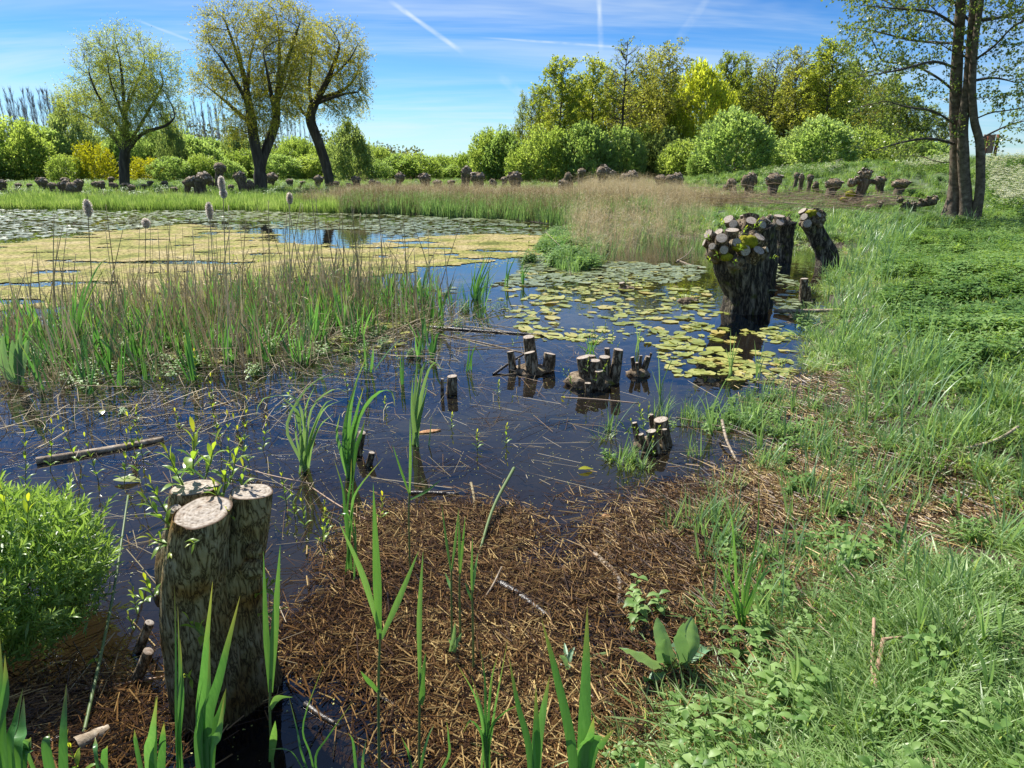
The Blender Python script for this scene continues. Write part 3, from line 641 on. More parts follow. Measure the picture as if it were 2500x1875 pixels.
def dome_bush(rx, ry, h, n, nleaf, LL, lw, leafm, seed, spray=.5, stems=16, stemr=.03, profile='dome', barkm=None, bare=0.02, up=.7, inner=.35, droop=0.):
    """shrub: arching stems from one stool, leafy sprays through an uneven crown; returns meshes"""
    rr = np.random.default_rng(seed); random.seed(seed)
    d = rand_dir(n, -.8, 1, r=rr); rad = rr.uniform(inner, 1, n)**.6
    # lobes push the outline in and out
    k = rand_dir(9, -.2, 1, r=rr); amp = rr.uniform(-.15, .22, 9)
    lob = 1+sum(a*np.clip((d@q-.55)/.45, 0, 1) for a, q in zip(amp, k))
    z = d[:, 2]*rad*lob
    w = np.ones(n)
    if profile == 'cone': w = np.clip(1.15-np.clip(z, 0, 1)*.75, .15, 1)
    if profile == 'egg': w = np.clip(1.05-np.clip(z, 0, 1)**2*.5, .2, 1)
    c = np.stack([d[:, 0]*rad*lob*rx*w, d[:, 1]*rad*lob*ry*w, h*(.40+.58*z)], 1)
    gp = np.array([mnoise.noise(Vector((q[0]*2.2/rx, q[1]*2.2/ry, q[2]*4.4/h+seed))) for q in c]); c = c[(c[:, 2] > bare*h) & (gp > -.16)]; n = len(c)
    outd = nrm(c-np.array([0, 0, h*.25]))
    dd = nrm(outd*.6+np.array([0, 0, up])+.5*rand_dir(n, r=rr)); Ls = spray*rr.uniform(.5, 1.3, n)
    end = c+dd*Ls[:, None]-np.array([0, 0, droop])*Ls[:, None]
    ml, mw, mt = MB(), MB(), MB()
    b = nrm(np.cross(dd, rand_dir(n, r=rr)))*.008
    v = np.stack([c-b, c+b, end], 1).reshape(-1, 3); mw.add(v, np.arange(n*3).reshape(-1, 3))
    t = rr.uniform(0, 1, (n, nleaf, 1)); q = (c[:, None]+(end-c)[:, None]*t).reshape(-1, 3)+rr.normal(0, spray*.05, (n*nleaf, 3))
    tone = np.repeat(rr.uniform(0, .6, n), nleaf)+rr.uniform(0, .4, n*nleaf)
    quads_leaf(ml, q, np.repeat(dd, nleaf, 0)+.8*rand_dir(n*nleaf, r=rr)-np.array([0, 0, droop]), LL*rr.uniform(.6, 1.3, n*nleaf), lw*rr.uniform(.7, 1.3, n*nleaf), tone, r=rr)
    for i in range(stems):
        j = rr.integers(n); e = c[j]; s = np.array([rr.normal(0, .06*rx), rr.normal(0, .06*ry), 0])
        tube(mt, catmull([s, s*.6+e*[.45, .45, .6], e], 7), stemr*np.linspace(1, .25, 7), 4, rnd=random.random(), cap=False)
    return mt.mesh('trunk', barkm or M_BARKFAR), ml.mesh('crown', leafm), mw.mesh('twig', barkm or M_BARKFAR, smooth=False)
def plant_tree(name, label, cat, meshes, loc, scale, rz=0, group=None):
    t = thing(name, label, cat, loc, rz, group); t.scale = scale if not isinstance(scale, (int, float)) else (scale,)*3
    link('trunk', meshes[0], t); c = link('crown', meshes[1], t); link('twig', meshes[2], c); return t

def alder_mesh(seed, h=12., leafm=None, nwhorl=34, spread=.22, leaf=1.0, low=.25, barkm=None, LL=.2, twig=.7, cone=1.0):
    rr = np.random.default_rng(seed); random.seed(seed); mt, ml, mw = MB(), MB(), MB()
    tr = np.stack([rr.normal(0, .05, 14).cumsum()*.8, rr.normal(0, .05, 14).cumsum()*.8, np.linspace(0, h, 14)], 1); tr = catmull(tr, 30)
    tube(mt, tr, .16*h/12*np.linspace(1, .08, 30), 7, cap=False, rnd=.5)
    nb = nwhorl*2; P0, D0, LN = [], [], []
    for i in range(nb):
        s = low+(1-low)*(i+rr.uniform(0, .9))/nb; p = tr[min(29, int(s*29))]; a = rr.uniform(0, 2*PI)
        ln = h*spread*((1-s)**.6*cone+.12)*rr.uniform(.55, 1.25)*(0.6+.9*min(1, (s-low)*5))
        el = rr.uniform(.05, .5)+s*.5; d = np.array([math.cos(a)*math.cos(el), math.sin(a)*math.cos(el), math.sin(el)])
        e = p+d*ln+np.array([0, 0, ln*.06]); mid = p+d*ln*.5-np.array([0, 0, ln*.05])
        path = catmull([p, mid, e], 6); tube(mt, path, .035*h/12*np.linspace(1, .2, 6), 3, cap=False, rnd=random.random())
        for q in range(max(3, int(ln*5))):
            u = rr.uniform(.25, 1.); pp = path[int(u*5)]; P0.append(pp); D0.append(nrm(d+.8*rand_dir(1, r=rr)[0]+[0, 0, .15])); LN.append(twig*rr.uniform(.4, 1.2))
    P0, D0, LN = np.array(P0), np.array(D0), np.array(LN); n = len(P0); E = P0+D0*LN[:, None]
    b = nrm(np.cross(D0, rand_dir(n, r=rr)))*.012; mw.add(np.stack([P0-b, P0+b, E], 1).reshape(-1, 3), np.arange(n*3).reshape(-1, 3))
    # sub twigs
    k = 3; t = rr.uniform(.2, 1, (n, k, 1)); B = (P0[:, None]+(E-P0)[:, None]*t).reshape(-1, 3); dd = nrm(np.repeat(D0, k, 0)+.9*rand_dir(n*k, r=rr)); l2 = twig*.55*rr.uniform(.4, 1.1, n*k)
    E2 = B+dd*l2[:, None]; b = nrm(np.cross(dd, rand_dir(n*k, r=rr)))*.008; mw.add(np.stack([B-b, B+b, E2], 1).reshape(-1, 3), np.arange(n*k*3).reshape(-1, 3))
    nl = max(1, int(3*leaf)); keep = rr.uniform(0, 1, n*k) < leaf
    B, E2, dd = B[keep], E2[keep], dd[keep]; m = len(B)
    t = rr.uniform(.1, 1, (m, nl, 1)); q = (B[:, None]+(E2-B)[:, None]*t).reshape(-1, 3)+rr.normal(0, .06, (m*nl, 3))
    # leaves in clumps, tone by clump
    tone = np.repeat(rr.uniform(0, .7, m), nl)+rr.uniform(0, .3, m*nl)
    quads_leaf(ml, q, np.repeat(dd, nl, 0)+rand_dir(m*nl, r=rr), LL*rr.uniform(.5, 1.2, m*nl), LL*.65*rr.uniform(.6, 1.2, m*nl), tone, r=rr)
    return mt.mesh('trunk', barkm or M_BARKFAR), ml.mesh('crown', leafm or M_ALDER), mw.mesh('twig', barkm or M_BARKFAR, smooth=False)
def bare_mesh(seed, h=14., barkm=None, dens=1.15, leafm=None):
    """slim leafless poplar: straight stem, steep fine branches"""
    rr = np.random.default_rng(seed); random.seed(seed); mt, mw = MB(), MB()
    tr = catmull(np.stack([rr.normal(0, .08, 8).cumsum(), rr.normal(0, .08, 8).cumsum(), np.linspace(0, h, 8)], 1), 20)
    tube(mt, tr, .13*np.linspace(1, .12, 20), 5, cap=False, rnd=.5)
    P0, D0, LN = [], [], []
    for i in range(int(46*dens)):
        s = .3+.7*rr.uniform(0, 1)**.8; p = tr[min(19, int(s*19))]; a = rr.uniform(0, 2*PI); el = rr.uniform(1.0, 1.38); ln = h*.19*(1.25-s)*rr.uniform(.6, 1.3)
        d = np.array([math.cos(a)*math.cos(el), math.sin(a)*math.cos(el), math.sin(el)]); e = p+d*ln
        tube(mt, catmull([p, p+d*ln*.5+[0, 0, -.03*ln], e+[0, 0, .1*ln]], 4), .035*np.linspace(1, .25, 4), 3, cap=False)
        for q in range(9):
            u = rr.uniform(.2, 1); P0.append(p+(e-p)*u); D0.append(nrm(d+.45*rand_dir(1, r=rr)[0]+[0, 0, .3])); LN.append(ln*.4*rr.uniform(.4, 1.2))
    P0, D0, LN = np.array(P0), np.array(D0), np.array(LN); n = len(P0); E = P0+D0*LN[:, None]; b = nrm(np.cross(D0, rand_dir(n, r=rr)))*.014
    mw.add(np.stack([P0-b, P0+b, E], 1).reshape(-1, 3), np.arange(n*3).reshape(-1, 3))
    k = 3; t = rr.uniform(.2, 1, (n, k, 1)); B = (P0[:, None]+(E-P0)[:, None]*t).reshape(-1, 3); dd = nrm(np.repeat(D0, k, 0)+.5*rand_dir(n*k, r=rr)+[0, 0, .2])
    E2 = B+dd*rr.uniform(.25, .7, (n*k, 1)); b = nrm(np.cross(dd, rand_dir(n*k, r=rr)))*.006; mw.add(np.stack([B-b, B+b, E2], 1).reshape(-1, 3), np.arange(n*k*3).reshape(-1, 3))
    return mt.mesh('trunk', barkm or M_GREYBARK), mw.mesh('crown', barkm or M_GREYBARK, smooth=False)
# ---------------------------------------------------------------- far shore: trees
willow_lone(); willow_double(); willow_right()

def at(px, Y):                                     # ground point under that column at depth Y
    d = ray(px, 415); x = d[0]*Y/d[1]; return np.array([x, Y, max(hz(x, Y), 0)])
def top_h(py, Y, z0): return float(W(1250, py, Y)[2]-z0)

# bare poplar rows behind everything on the left
bare = [bare_mesh(40+i) for i in range(5)]
poplar_proto = []
rr = np.random.default_rng(11)
def poplar(px, Y, topy, i, label, group):
    b = at(px, Y); h = top_h(topy, Y, b[2])
    t = thing('poplar_tree', label, 'tree', b, rr.uniform(0, 6), group); s = h/14.; t.scale = (s*rr.uniform(.5, .8),)*2+(s,)
    link('trunk', bare[i % 5][0], t); link('crown', bare[i % 5][1], t)
xs = list(np.arange(-60, 200, 7.5)); k = 0
for x in xs: poplar(x+rr.uniform(-4, 4), 98+rr.uniform(-8, 8), 225+rr.uniform(-10, 22)+max(0, x-120)*.15, k, 'slim leafless poplar in the row at the far left', 'bare poplars at the far left'); k += 1
for x in np.arange(330, 560, 7.5): poplar(x+rr.uniform(-3, 3), 104+rr.uniform(-8, 8), 255+rr.uniform(-10, 22), k, 'slim leafless poplar in the row between the lone and the forked willow', 'bare poplars between the willows'); k += 1
for x in np.arange(565, 780, 11): poplar(x+rr.uniform(-4, 4), 118+rr.uniform(-8, 8), 280+rr.uniform(-12, 22), k, 'leafless poplar seen behind the forked willow', 'bare poplars behind the tall willows'); k += 1
for x in np.arange(785, 1010, 10): poplar(x+rr.uniform(-4, 4), 125+rr.uniform(-8, 10), 325+(x-785)*.20+rr.uniform(-8, 14), k, 'small leafless poplar in the distant line right of the tall willows', 'distant bare poplars right of the willows'); k += 1

# leafy shrubs and small trees under them
B_ = {}
def bushp(key, **kw):
    if key not in B_: B_[key] = dome_bush(**kw)
    return B_[key]
bushp('g1', rx=1, ry=1, h=2, n=2500, nleaf=7, LL=.10, lw=.045, leafm=M_BUSH2, seed=21, spray=.22, stems=20, stemr=.012)
bushp('g2', rx=1, ry=1, h=2, n=2500, nleaf=7, LL=.10, lw=.045, leafm=M_BUSH, seed=22, spray=.22, stems=20, stemr=.012, profile='egg')
bushp('g3', rx=1, ry=1, h=2.2, n=1900, nleaf=7, LL=.10, lw=.05, leafm=M_WEEP, seed=23, spray=.26, stems=20, stemr=.012, profile='cone')
bushp('y1', rx=1, ry=1, h=2, n=1100, nleaf=6, LL=.10, lw=.05, leafm=M_YELLOW, seed=24, spray=.26, stems=14, stemr=.014, inner=.2)
bushp('l1', rx=1, ry=1, h=2.4, n=1900, nleaf=7, LL=.10, lw=.045, leafm=M_LIME, seed=25, spray=.24, stems=14, stemr=.014, profile='egg')
bushp('o1', rx=1, ry=1, h=2.2, n=700, nleaf=5, LL=.10, lw=.05, leafm=M_OLIVE, seed=26, spray=.3, stems=26, stemr=.012, profile='egg')
def bush(px, Y, topy, wpx, key, label, name='shrub', cat='shrub', group=None, sink=.1):
    b = at(px, Y); b[2] -= sink; h = top_h(topy, Y, b[2]); rx = wpx/2/FPX*Y*1.02
    hh = {'g3': 2.2, 'l1': 2.4, 'o1': 2.2}.get(key, 2.0)
    plant_tree(name, label, cat, B_[key], b, (rx*.97, rx*.9, h/hh*.9), rr.uniform(0, 6), group)
for px, Y, ty, w, key, lab in [
    (45, 74, 275, 175, 'g1', 'big light green bush at the left edge of the far shore'),
    (-25, 72, 330, 150, 'g2', 'green bush cut by the left edge of the picture'),
    (130, 80, 300, 110, 'g2', 'darker green bush beside the big one at far left'),
    (185, 84, 225, 120, 'g3', 'pale green tree behind and left of the lone willow'),
    (165, 70, 375, 90, 'g1', 'low green bush behind the leftmost dark stumps'),
    (235, 71, 338, 95, 'y1', 'bright yellow green bush left of the lone willow trunk'),
    (365, 73, 378, 95, 'y1', 'smaller yellow green bush right of the lone willow trunk'),
    (300, 82, 345, 90, 'g2', 'green bush directly behind the lone willow trunk'),
    (430, 78, 255, 60, 'g3', 'soft green young tree right behind the lone willow'),
    (425, 72, 378, 95, 'g2', 'green bush right of the smaller yellow bush'),
    (490, 74, 372, 80, 'g1', 'green bush before the bare poplars'),
    (560, 74, 385, 70, 'g2', 'dark green bush left of the forked willow trunk'),
    (590, 88, 300, 80, 'g3', 'tall soft green tree behind the forked willow'),
    (690, 78, 372, 105, 'g2', 'round green bush between the forked and the crooked willow'),
    (735, 86, 330, 90, 'g1', 'green tree behind the crooked willow trunk'),
    (860, 70, 275, 100, 'g3', 'weeping blue green tree at the foot of the crooked willow'),
    (840, 74, 360, 90, 'g2', 'green bush right of the crooked willow trunk'),
    (925, 82, 350, 70, 'g1', 'small green tree right of the weeping tree'),
    (905, 76, 385, 80, 'g2', 'low green bush right of the weeping tree'),
    (975, 88, 372, 70, 'g1', 'small light green tree in the gap between both woods'),
    (1000, 86, 395, 90, 'g2', 'low green bush under the open sky gap'),
    (1050, 104, 388, 60, 'l1', 'small yellow green tree under the open sky gap'),
    (1095, 100, 378, 60, 'g1', 'small green tree under the open sky gap'),
    (1140, 92, 395, 80, 'g2', 'green bush left of the big green willow shrubs')]:
    bush(px, Y, ty, w, key, lab, name='small_tree' if 'tree' in lab else 'shrub', cat='tree' if 'tree' in lab else 'shrub')
# right wood: coppiced willows in front of alders
R_ = [(1235, 66, 312, 110, 'g2', 'dark green willow shrub at the left end of the right wood'),
      (1190, 70, 345, 90, 'g1', 'ragged pale shrub left of the right wood'),
      (1290, 62, 350, 100, 'g1', 'light green coppice shrub in front of the first alders'),
      (1350, 61, 300, 120, 'g1', 'tall light green coppice shrub under the two leftmost alders'),
      (1435, 60, 285, 125, 'g2', 'green coppice shrub in the middle of the row'),
      (1520, 62, 300, 120, 'g2', 'green coppice shrub under the thin bare topped alder'),
      (1590, 66, 330, 90, 'g1', 'darker gap filling shrub left of the lime green willow'),
      (1665, 60, 335, 125, 'g1', 'green coppice shrub under the lime green willow'),
      (1790, 53, 250, 170, 'g2', 'large rounded silvery green willow bush'),
      (1715, 56, 360, 80, 'g2', 'low shrub left of the large rounded willow bush'),
      (2000, 52, 272, 155, 'g2', 'cone shaped green willow bush left of the alder trunks'),
      (1900, 58, 330, 90, 'g2', 'shaded shrub between the two large willow bushes'),
      (2090, 56, 300, 120, 'g1', 'green bush right of the cone shaped willow bush'),
      (2170, 54, 318, 130, 'g1', 'long green bush running behind the alder branches'),
      (2250, 52, 335, 140, 'g2', 'green bush seen just left of the alder trunks'),
      (2310, 54, 352, 90, 'g1', 'last green bush before the dyke, behind the alder trunks')]
for px, Y, ty, w, key, lab in R_: bush(px, Y, ty, w, key, lab)
for px, Y, ty, w in [(1330, 74, 265, 80), (1480, 76, 225, 95), (1590, 76, 230, 90), (1880, 74, 235, 100), (1980, 78, 215, 110), (2090, 76, 235, 110), (1420, 78, 260, 80), (2170, 74, 285, 110), (1260, 80, 300, 60), (1830, 80, 200, 80)]:
    bush(px, Y, ty, w, 'o1', 'olive brown young tree filling the alder wood', name='small_tree', cat='tree', group='olive young trees among the alders')
bush(1700, 68, 112, 150, 'l1', 'tall lime green willow standing out of the dark alders', name='willow_tree', cat='tree')
bush(1640, 67, 235, 90, 'l1', 'lower left shoulder tree of the lime green willow', name='willow_tree', cat='tree')
AL = [alder_mesh(60, leaf=1.7, spread=.23, nwhorl=44), alder_mesh(61, leaf=1.7, spread=.19, nwhorl=44), alder_mesh(62, leaf=1.0, spread=.19, cone=.95, nwhorl=40), alder_mesh(63, leaf=1.3, spread=.21, leafm=M_OLIVE, nwhorl=44), alder_mesh(64, leaf=.6, spread=.18, nwhorl=42)]
for px, Y, ty, v, sw, lab in [
    (1368, 64, 160, 0, 1.15, 'layered flat topped alder at the left of the wood'),
    (1440, 66, 165, 1, 1.1, 'dense narrow alder, second tall one from the left'),
    (1515, 66, 112, 4, 1.2, 'tall alder with a thin, almost bare top'),
    (1555, 70, 148, 3, 1.0, 'brownish alder right of the thin topped one'),
    (1612, 66, 125, 3, 1.2, 'pointed dark alder left of the lime green willow'),
    (1298, 66, 245, 4, .8, 'small sparse alder at the left end of the wood'),
    (1278, 74, 248, 2, .7, 'sparse young alder leaning over the shrubs at left'),
    (1310, 70, 232, 1, .7, 'young alder left of the layered one'),
    (1400, 76, 215, 3, 1.0, 'olive alder in the second rank behind the layered one'),
    (1480, 78, 190, 2, 1.0, 'thin alder in the second rank'),
    (1765, 72, 150, 0, .9, 'alder touching the right flank of the lime green willow'),
    (1800, 70, 158, 2, 1.0, 'sparse alder right of the lime green willow'),
    (1868, 68, 138, 4, 1.2, 'reddish open topped alder in the middle of the right row'),
    (1838, 76, 175, 3, 1.0, 'olive alder behind the reddish one'),
    (1930, 66, 140, 3, 1.1, 'tall alder above the large rounded bush'),
    (1905, 72, 190, 2, .9, 'slim alder trunk between two taller ones'),
    (1970, 72, 175, 0, 1.0, 'leafy alder left of the highest right one'),
    (2003, 64, 118, 0, 1.15, 'highest alder above the cone shaped bush'),
    (2045, 70, 165, 2, 1.0, 'sparse alder right of the highest one'),
    (2085, 74, 195, 3, 1.0, 'olive alder half hidden by the near branches'),
    (2130, 76, 225, 1, .9, 'last leafy alder behind the near branches')]:
    b = at(px, Y); h = top_h(ty-14, Y, b[2]); m = AL[v]
    plant_tree('alder_tree', lab, 'tree', m, b, (h/12*sw, h/12*sw, h/12), rr.uniform(0, 6))
for px in np.linspace(1540, 2130, 16):               # slim stems showing between the shrubs
    Y = 72+rr.uniform(-4, 10); b = at(px+rr.uniform(-14, 14), Y); h = top_h(190+rr.uniform(0, 60), Y, b[2])
    m = AL[[2, 4, 3][int(rr.integers(3))]]
    plant_tree('alder_tree', 'slim dark alder stem inside the right wood', 'tree', m, b, (h/12*.8, h/12*.8, h/12), rr.uniform(0, 6), group='slim alders inside the wood')

for i, px in enumerate(np.linspace(-60, 1150, 30)):
    Y = 86+rr.uniform(-6, 8); ty = 352+rr.uniform(-26, 24)-(25 if px < 560 else 0)+max(0, px-900)*.14
    bush(px+rr.uniform(-12, 12), Y, ty, rr.uniform(85, 130), ['g1', 'g2', 'g3', 'g1'][int(rr.integers(4))], 'ragged green undergrowth shrub in the second rank behind the far shore', group='second rank of green shrubs on the left')
for i, px in enumerate(list(np.linspace(1200, 1720, 11))+list(np.linspace(1860, 2270, 8))):
    Y = 66+rr.uniform(-2, 8); bush(px+rr.uniform(-12, 12), Y, 318+rr.uniform(-28, 22), rr.uniform(80, 125), ['g1', 'g2', 'g3', 'g1'][int(rr.integers(4))], 'ragged green shrub filling gaps in the second rank of the right wood', group='second rank of green shrubs on the right')
for px, ty, v in ((2165, 215, 3), (2200, 240, 1), (2245, 262, 0), (2290, 285, 3), (2150, 190, 2), (1335, 215, 3), (1345, 262, 1), (1420, 205, 1), (1500, 180, 3), (1575, 195, 1), (1640, 185, 0), (1775, 190, 3), (1850, 190, 1), (1955, 190, 1), (2030, 185, 3), (2065, 200, 1), (1735, 230, 0), (1890, 220, 0), (1545, 230, 0)):
    Y = 75+rr.uniform(-4, 6); b = at(px, Y); h = top_h(ty, Y, b[2]); plant_tree('alder_tree', 'fresh green alder in the rear rank of the right wood', 'tree', AL[v], b, (h/12*1.1, h/12*1.1, h/12), rr.uniform(0, 6), group='rear rank alders of the right wood')
# far woodland reading as one mass
def distant_wood():
    r2 = np.random.default_rng(77); ml, mt = MB(), MB()
    n = 430; px = r2.uniform(-700, 3300, n); Y = r2.uniform(112, 175, n)
    for x, y in zip(px, Y):
        b = at(x, y)*np.array([1, 1, 0])+[0, 0, .3]
        if (b[0] > 16 and b[1] < 95) or x > 2180: continue
        gap = 1-.45*math.exp(-((x-1080)/110)**2)
        h = r2.uniform(5.5, 9.5)*gap*(.75 if 880 < x < 1400 else 1); w = r2.uniform(2, 3.6)
        tube(mt, [b, b+[0, 0, h*.8]], [.16, .04], 4, cap=False, rnd=.5)
        m = 260; d = rand_dir(m, -1, 1, r=r2)*(r2.uniform(.2, 1, m)**.6)[:, None]
        c = b+np.stack([d[:, 0]*w, d[:, 1]*w, h*.55+d[:, 2]*h*.45], 1)
        quads_leaf(ml, c, rand_dir(m, r=r2)+[0, 0, .5], .55, .30, np.clip(r2.uniform(0, 1)*.7+r2.uniform(0, .3, m), 0, 1), r=r2)
    o = tag(ml.build('distant_woodland', leaf_mat('far_leaf', [(.05, .08, .03), (.11, .16, .05), (.17, .18, .06), (.22, .26, .07)], trans=.4, objrand=0)), 'far line of mixed green trees closing the view', 'woodland', kind='stuff')
    mt.build('trunk', M_GREYBARK, o)
distant_wood()

# ---------------------------------------------------------------- near alder with three trunks
def near_alder():
    b = P(2362, 538); Yb = b[1]; Z = lambda x, y, d=0: L2(b, x, y, d)
    rr = np.random.default_rng(5); random.seed(5)
    t = thing('alder_tree', 'near alder with three smooth trunks side by side and airy fresh leaves, on the right', 'tree', b)
    T1 = catmull([Z(2322, 535, .35), Z(2332, 480, .35), Z(2336, 380, .35), Z(2333, 250, .35), Z(2340, 100, .35), Z(2346, 0, .35), Z(2352, -120, .4), Z(2350, -260, .4), Z(2350, -420, .4)], 44)
    T2 = catmull([Z(2362, 545), Z(2358, 480), Z(2352, 380), Z(2352, 300), Z(2364, 200), Z(2372, 80), Z(2378, -20), Z(2384, -150), Z(2390, -330)], 44)
    T3 = catmull([Z(2376, 545, -.1), Z(2388, 500, -.15), Z(2394, 430, -.2), Z(2392, 350, -.2), Z(2378, 290, -.2), Z(2374, 200, -.2), Z(2384, 80, -.2), Z(2400, -30, -.2), Z(2420, -180, 0), Z(2440, -300, 0)], 44)
    s = Yb/FPX
    def dsp(R, th, u, path):
        out = R.copy()
        for i in range(R.shape[0]):
            for j in range(R.shape[1]):
                p = path[i]; out[i, j] *= 1+.13*mnoise.noise(Vector((math.cos(th[j])*1.3+p[0], math.sin(th[j])*1.3, p[2]*1.7)))+.35*math.exp(-max(0, u[i])*40)*abs(math.sin(th[j]*2.5+p[0]))
        return out
    mt = MB()
    tube(mt, T1, np.concatenate([np.linspace(24, 16, 8), np.linspace(15, 5, 36)])*s, 18, disp=dsp); tube(mt, T2, np.concatenate([np.linspace(18, 13.5, 6), np.linspace(13, 5, 38)])*s, 18, disp=dsp)
    tube(mt, T3, np.concatenate([np.linspace(14, 11, 6), np.linspace(10.5, 4, 38)])*s, 16, disp=dsp)
    link('trunk', mt.mesh('trunk', M_ALBARK), t)
    limbs = []                                     # explicit limbs seen in the photograph
    def limb(T, y, pts):
        k = int(np.argmin([abs((T[i]-Z(2360, y))[2]) for i in range(len(T))])); limbs.append((T, k, pts))
    limb(T1, 305, [Z(2280, 272, -.6), Z(2220, 262, -1.2), Z(2160, 245, -1.5)]); limb(T1, 340, [Z(2270, 338, -.4), Z(2200, 348, -.8), Z(2120, 372, -1.2)])
    limb(T1, 215, [Z(2290, 190, .5), Z(2230, 160, 1), Z(2150, 150, 1.2)]); limb(T2, 150, [Z(2300, 110, -1), Z(2230, 40, -1.8), Z(2180, -10, -2)])
    limb(T2, 130, [Z(2320, 105, .6), Z(2240, 100, 1.4), Z(2110, 70, 2)]); limb(T1, 165, [Z(2280, 150, -.8), Z(2200, 170, -1.6), Z(2090, 190, -2)])
    limb(T3, 290, [Z(2420, 275, -.5), Z(2470, 268, -.9), Z(2540, 255, -1.2)]); limb(T3, 340, [Z(2430, 320, .4), Z(2480, 300, .6), Z(2560, 285, .8)])
    limb(T3, 200, [Z(2430, 190, .5), Z(2490, 205, .9), Z(2560, 230, 1.2)]); limb(T3, 150, [Z(2430, 110, -.7), Z(2480, 60, -1.2), Z(2560, 30, -1.5)])
    limb(T2, 60, [Z(2330, 10, .8), Z(2270, -60, 1.4), Z(2200, -120, 1.8)]); limb(T3, 60, [Z(2450, 40, .8), Z(2540, 0, 1.4), Z(2620, -60, 1.8)])
    limb(T1, 250, [Z(2290, 235, .8), Z(2240, 215, 1.4), Z(2180, 215, 1.8)]); limb(T1, 60, [Z(2280, 30, -.8), Z(2180, 20, -1.4), Z(2080, 10, -1.8)])
    limb(T1, 395, [Z(2290, 395, .5), Z(2240, 380, 1.0), Z(2190, 385, 1.3)]); limb(T3, 240, [Z(2440, 235, -1), Z(2500, 220, -1.6)])
    limb(T1, 0, [Z(2240, -40, .8), Z(2140, -60, 1.2), Z(2060, -90, 1.5)]); limb(T2, -60, [Z(2300, -130, -1), Z(2200, -200, -1.5)]); limb(T3, -40, [Z(2480, -80, 1), Z(2600, -150, 1.4)])
    mtl, ml, mw = MB(), MB(), MB()
    seeds = []; base = 0
    for T in (T1, T2, T3): pass
    S_ = []
    for (T, k, pts) in limbs:
        path = catmull(np.vstack([T[k], pts]), 16)
        S_.append((path, -1))
    lob = []
    def lb(px, py, rx, rz, dy=0, ry=None):
        c = Z(px, py, dy); lob.append((c[0], c[1], c[2], rx*s, (ry or rx)*s*.9, rz*s))
    for a in [(2140, 60, 100, 70, 1), (2220, 30, 120, 80, 0), (2110, 150, 75, 55, -1), (2180, 200, 90, 60, 0), (2130, 265, 70, 40, -1), (2200, 285, 85, 45, 0), (2130, 365, 60, 28, -1), (2210, 370, 70, 24, 0), (2290, 120, 90, 110, 0),
              (2450, 90, 90, 110, 0), (2480, 210, 80, 70, 0), (2540, 280, 60, 50, 0), (2400, -40, 170, 110, 0), (2250, -80, 150, 110, 0), (2120, -60, 100, 80, 0), (2560, 0, 110, 150, 0), (2440, 340, 50, 35, 0), (2290, 330, 60, 50, 0)]: lb(*a)
    A = in_lobes(lob, 2600, rr)
    pos, par = colonize(A, S_, .16, 1.2, .26, up=.05, rr=rr, iters=90)
    Q, R, ch = skeleton_mesh(mtl, pos, par, .0032, power=2.2, rmax=.055, k1=8)
    leafy(ml, mw, Q, R, par, ch, rr, .012, 3, .26, 5, .062, .05, droop=.1, twr=.0022)
    c = mtl.build('limb', M_DARKLIMB, t)
    cr = ml.build('crown', M_TREE, t); mw.build('twig', M_DARKLIMB, cr, smooth=False)
near_alder()

def sign_board():
    Y = 37.; b = at(2418, Y); z = W(2400, 380, Y)[2]; s = Y/FPX
    t = thing('sign_board', 'plain brown notice board on two rusty posts at the top of the dyke', 'sign', b)
    for px, w in ((2399, 3), (2424, 3.6)):
        p = W(px, 400, Y)-b; mb = MB(); x = p[0]; w_ = w*s
        zt = W(px, 328, Y)[2]-b[2]; tube(mb, [(x, 0, -.3), (x, 0, zt)], w_, 8); mb.build('post', rough_mat('rusty_post', [(.10, .03, .015), (.22, .08, .04), (.3, .14, .08)]), t)
    mb = MB(); x0, x1 = (W(2402, 350, Y)-b)[0], (W(2430, 350, Y)-b)[0]; z0, z1 = W(0, 374, Y)[2]-b[2], W(0, 328, Y)[2]-b[2]
    v = np.array([(x, y, z) for x in (x0, x1) for y in (.06, .12) for z in (z0, z1)]); mb.add(v, np.array([(0, 4, 5, 1), (2, 3, 7, 6), (0, 1, 3, 2), (4, 6, 7, 5), (1, 5, 7, 3), (0, 2, 6, 4)]))
    mb.build('panel', rough_mat('board_paint', [(.30, .17, .12), (.36, .22, .16), (.40, .26, .2)], bump=.1, rough=.6), t, smooth=False)
sign_board()
# ---------------------------------------------------------------- pollard willows
def disc(mb, c, nrm_, rx, k=14, rings=4, ref=None, ry=None, mi=0, wob_=0.08, seed=0):
    """a sawn face: rings of vertices, 'tt' runs from heart to bark edge"""
    n = nrm(nrm_); a = np.cross([0, 0, 1.], n) if ref is None else np.asarray(ref, float)
    if np.linalg.norm(a) < 1e-3: a = np.array([1., 0, 0])
    a = nrm(a-n*(a@n)); b = np.cross(n, a); th = np.linspace(0, 2*PI, k, endpoint=False)
    w = 1+wob_*np.sin(th*2+seed)+wob_*.5*np.sin(th*3+seed*2.1)
    v = [np.asarray(c, float)[None]]; t = [0.]
    for r in range(1, rings+1):
        f = r/rings; v.append(c+a[None]*(np.cos(th)*w*rx*f)[:, None]+b[None]*(np.sin(th)*w*(ry or rx)*f)[:, None]+n[None]*rx*.03*(1-f)); t += [f]*k
    v = np.vstack(v); fs = [np.stack([np.zeros(k, int), 1+np.arange(k), 1+(np.arange(k)+1) % k], -1)]
    for r in range(rings-1):
        o = 1+r*k; j = np.arange(k); fs.append(np.stack([o+j, o+k+j, o+k+(j+1) % k, o+(j+1) % k], -1))
    mb.add(v, fs, .5, np.array(t), mi)
    return a, b, w, th
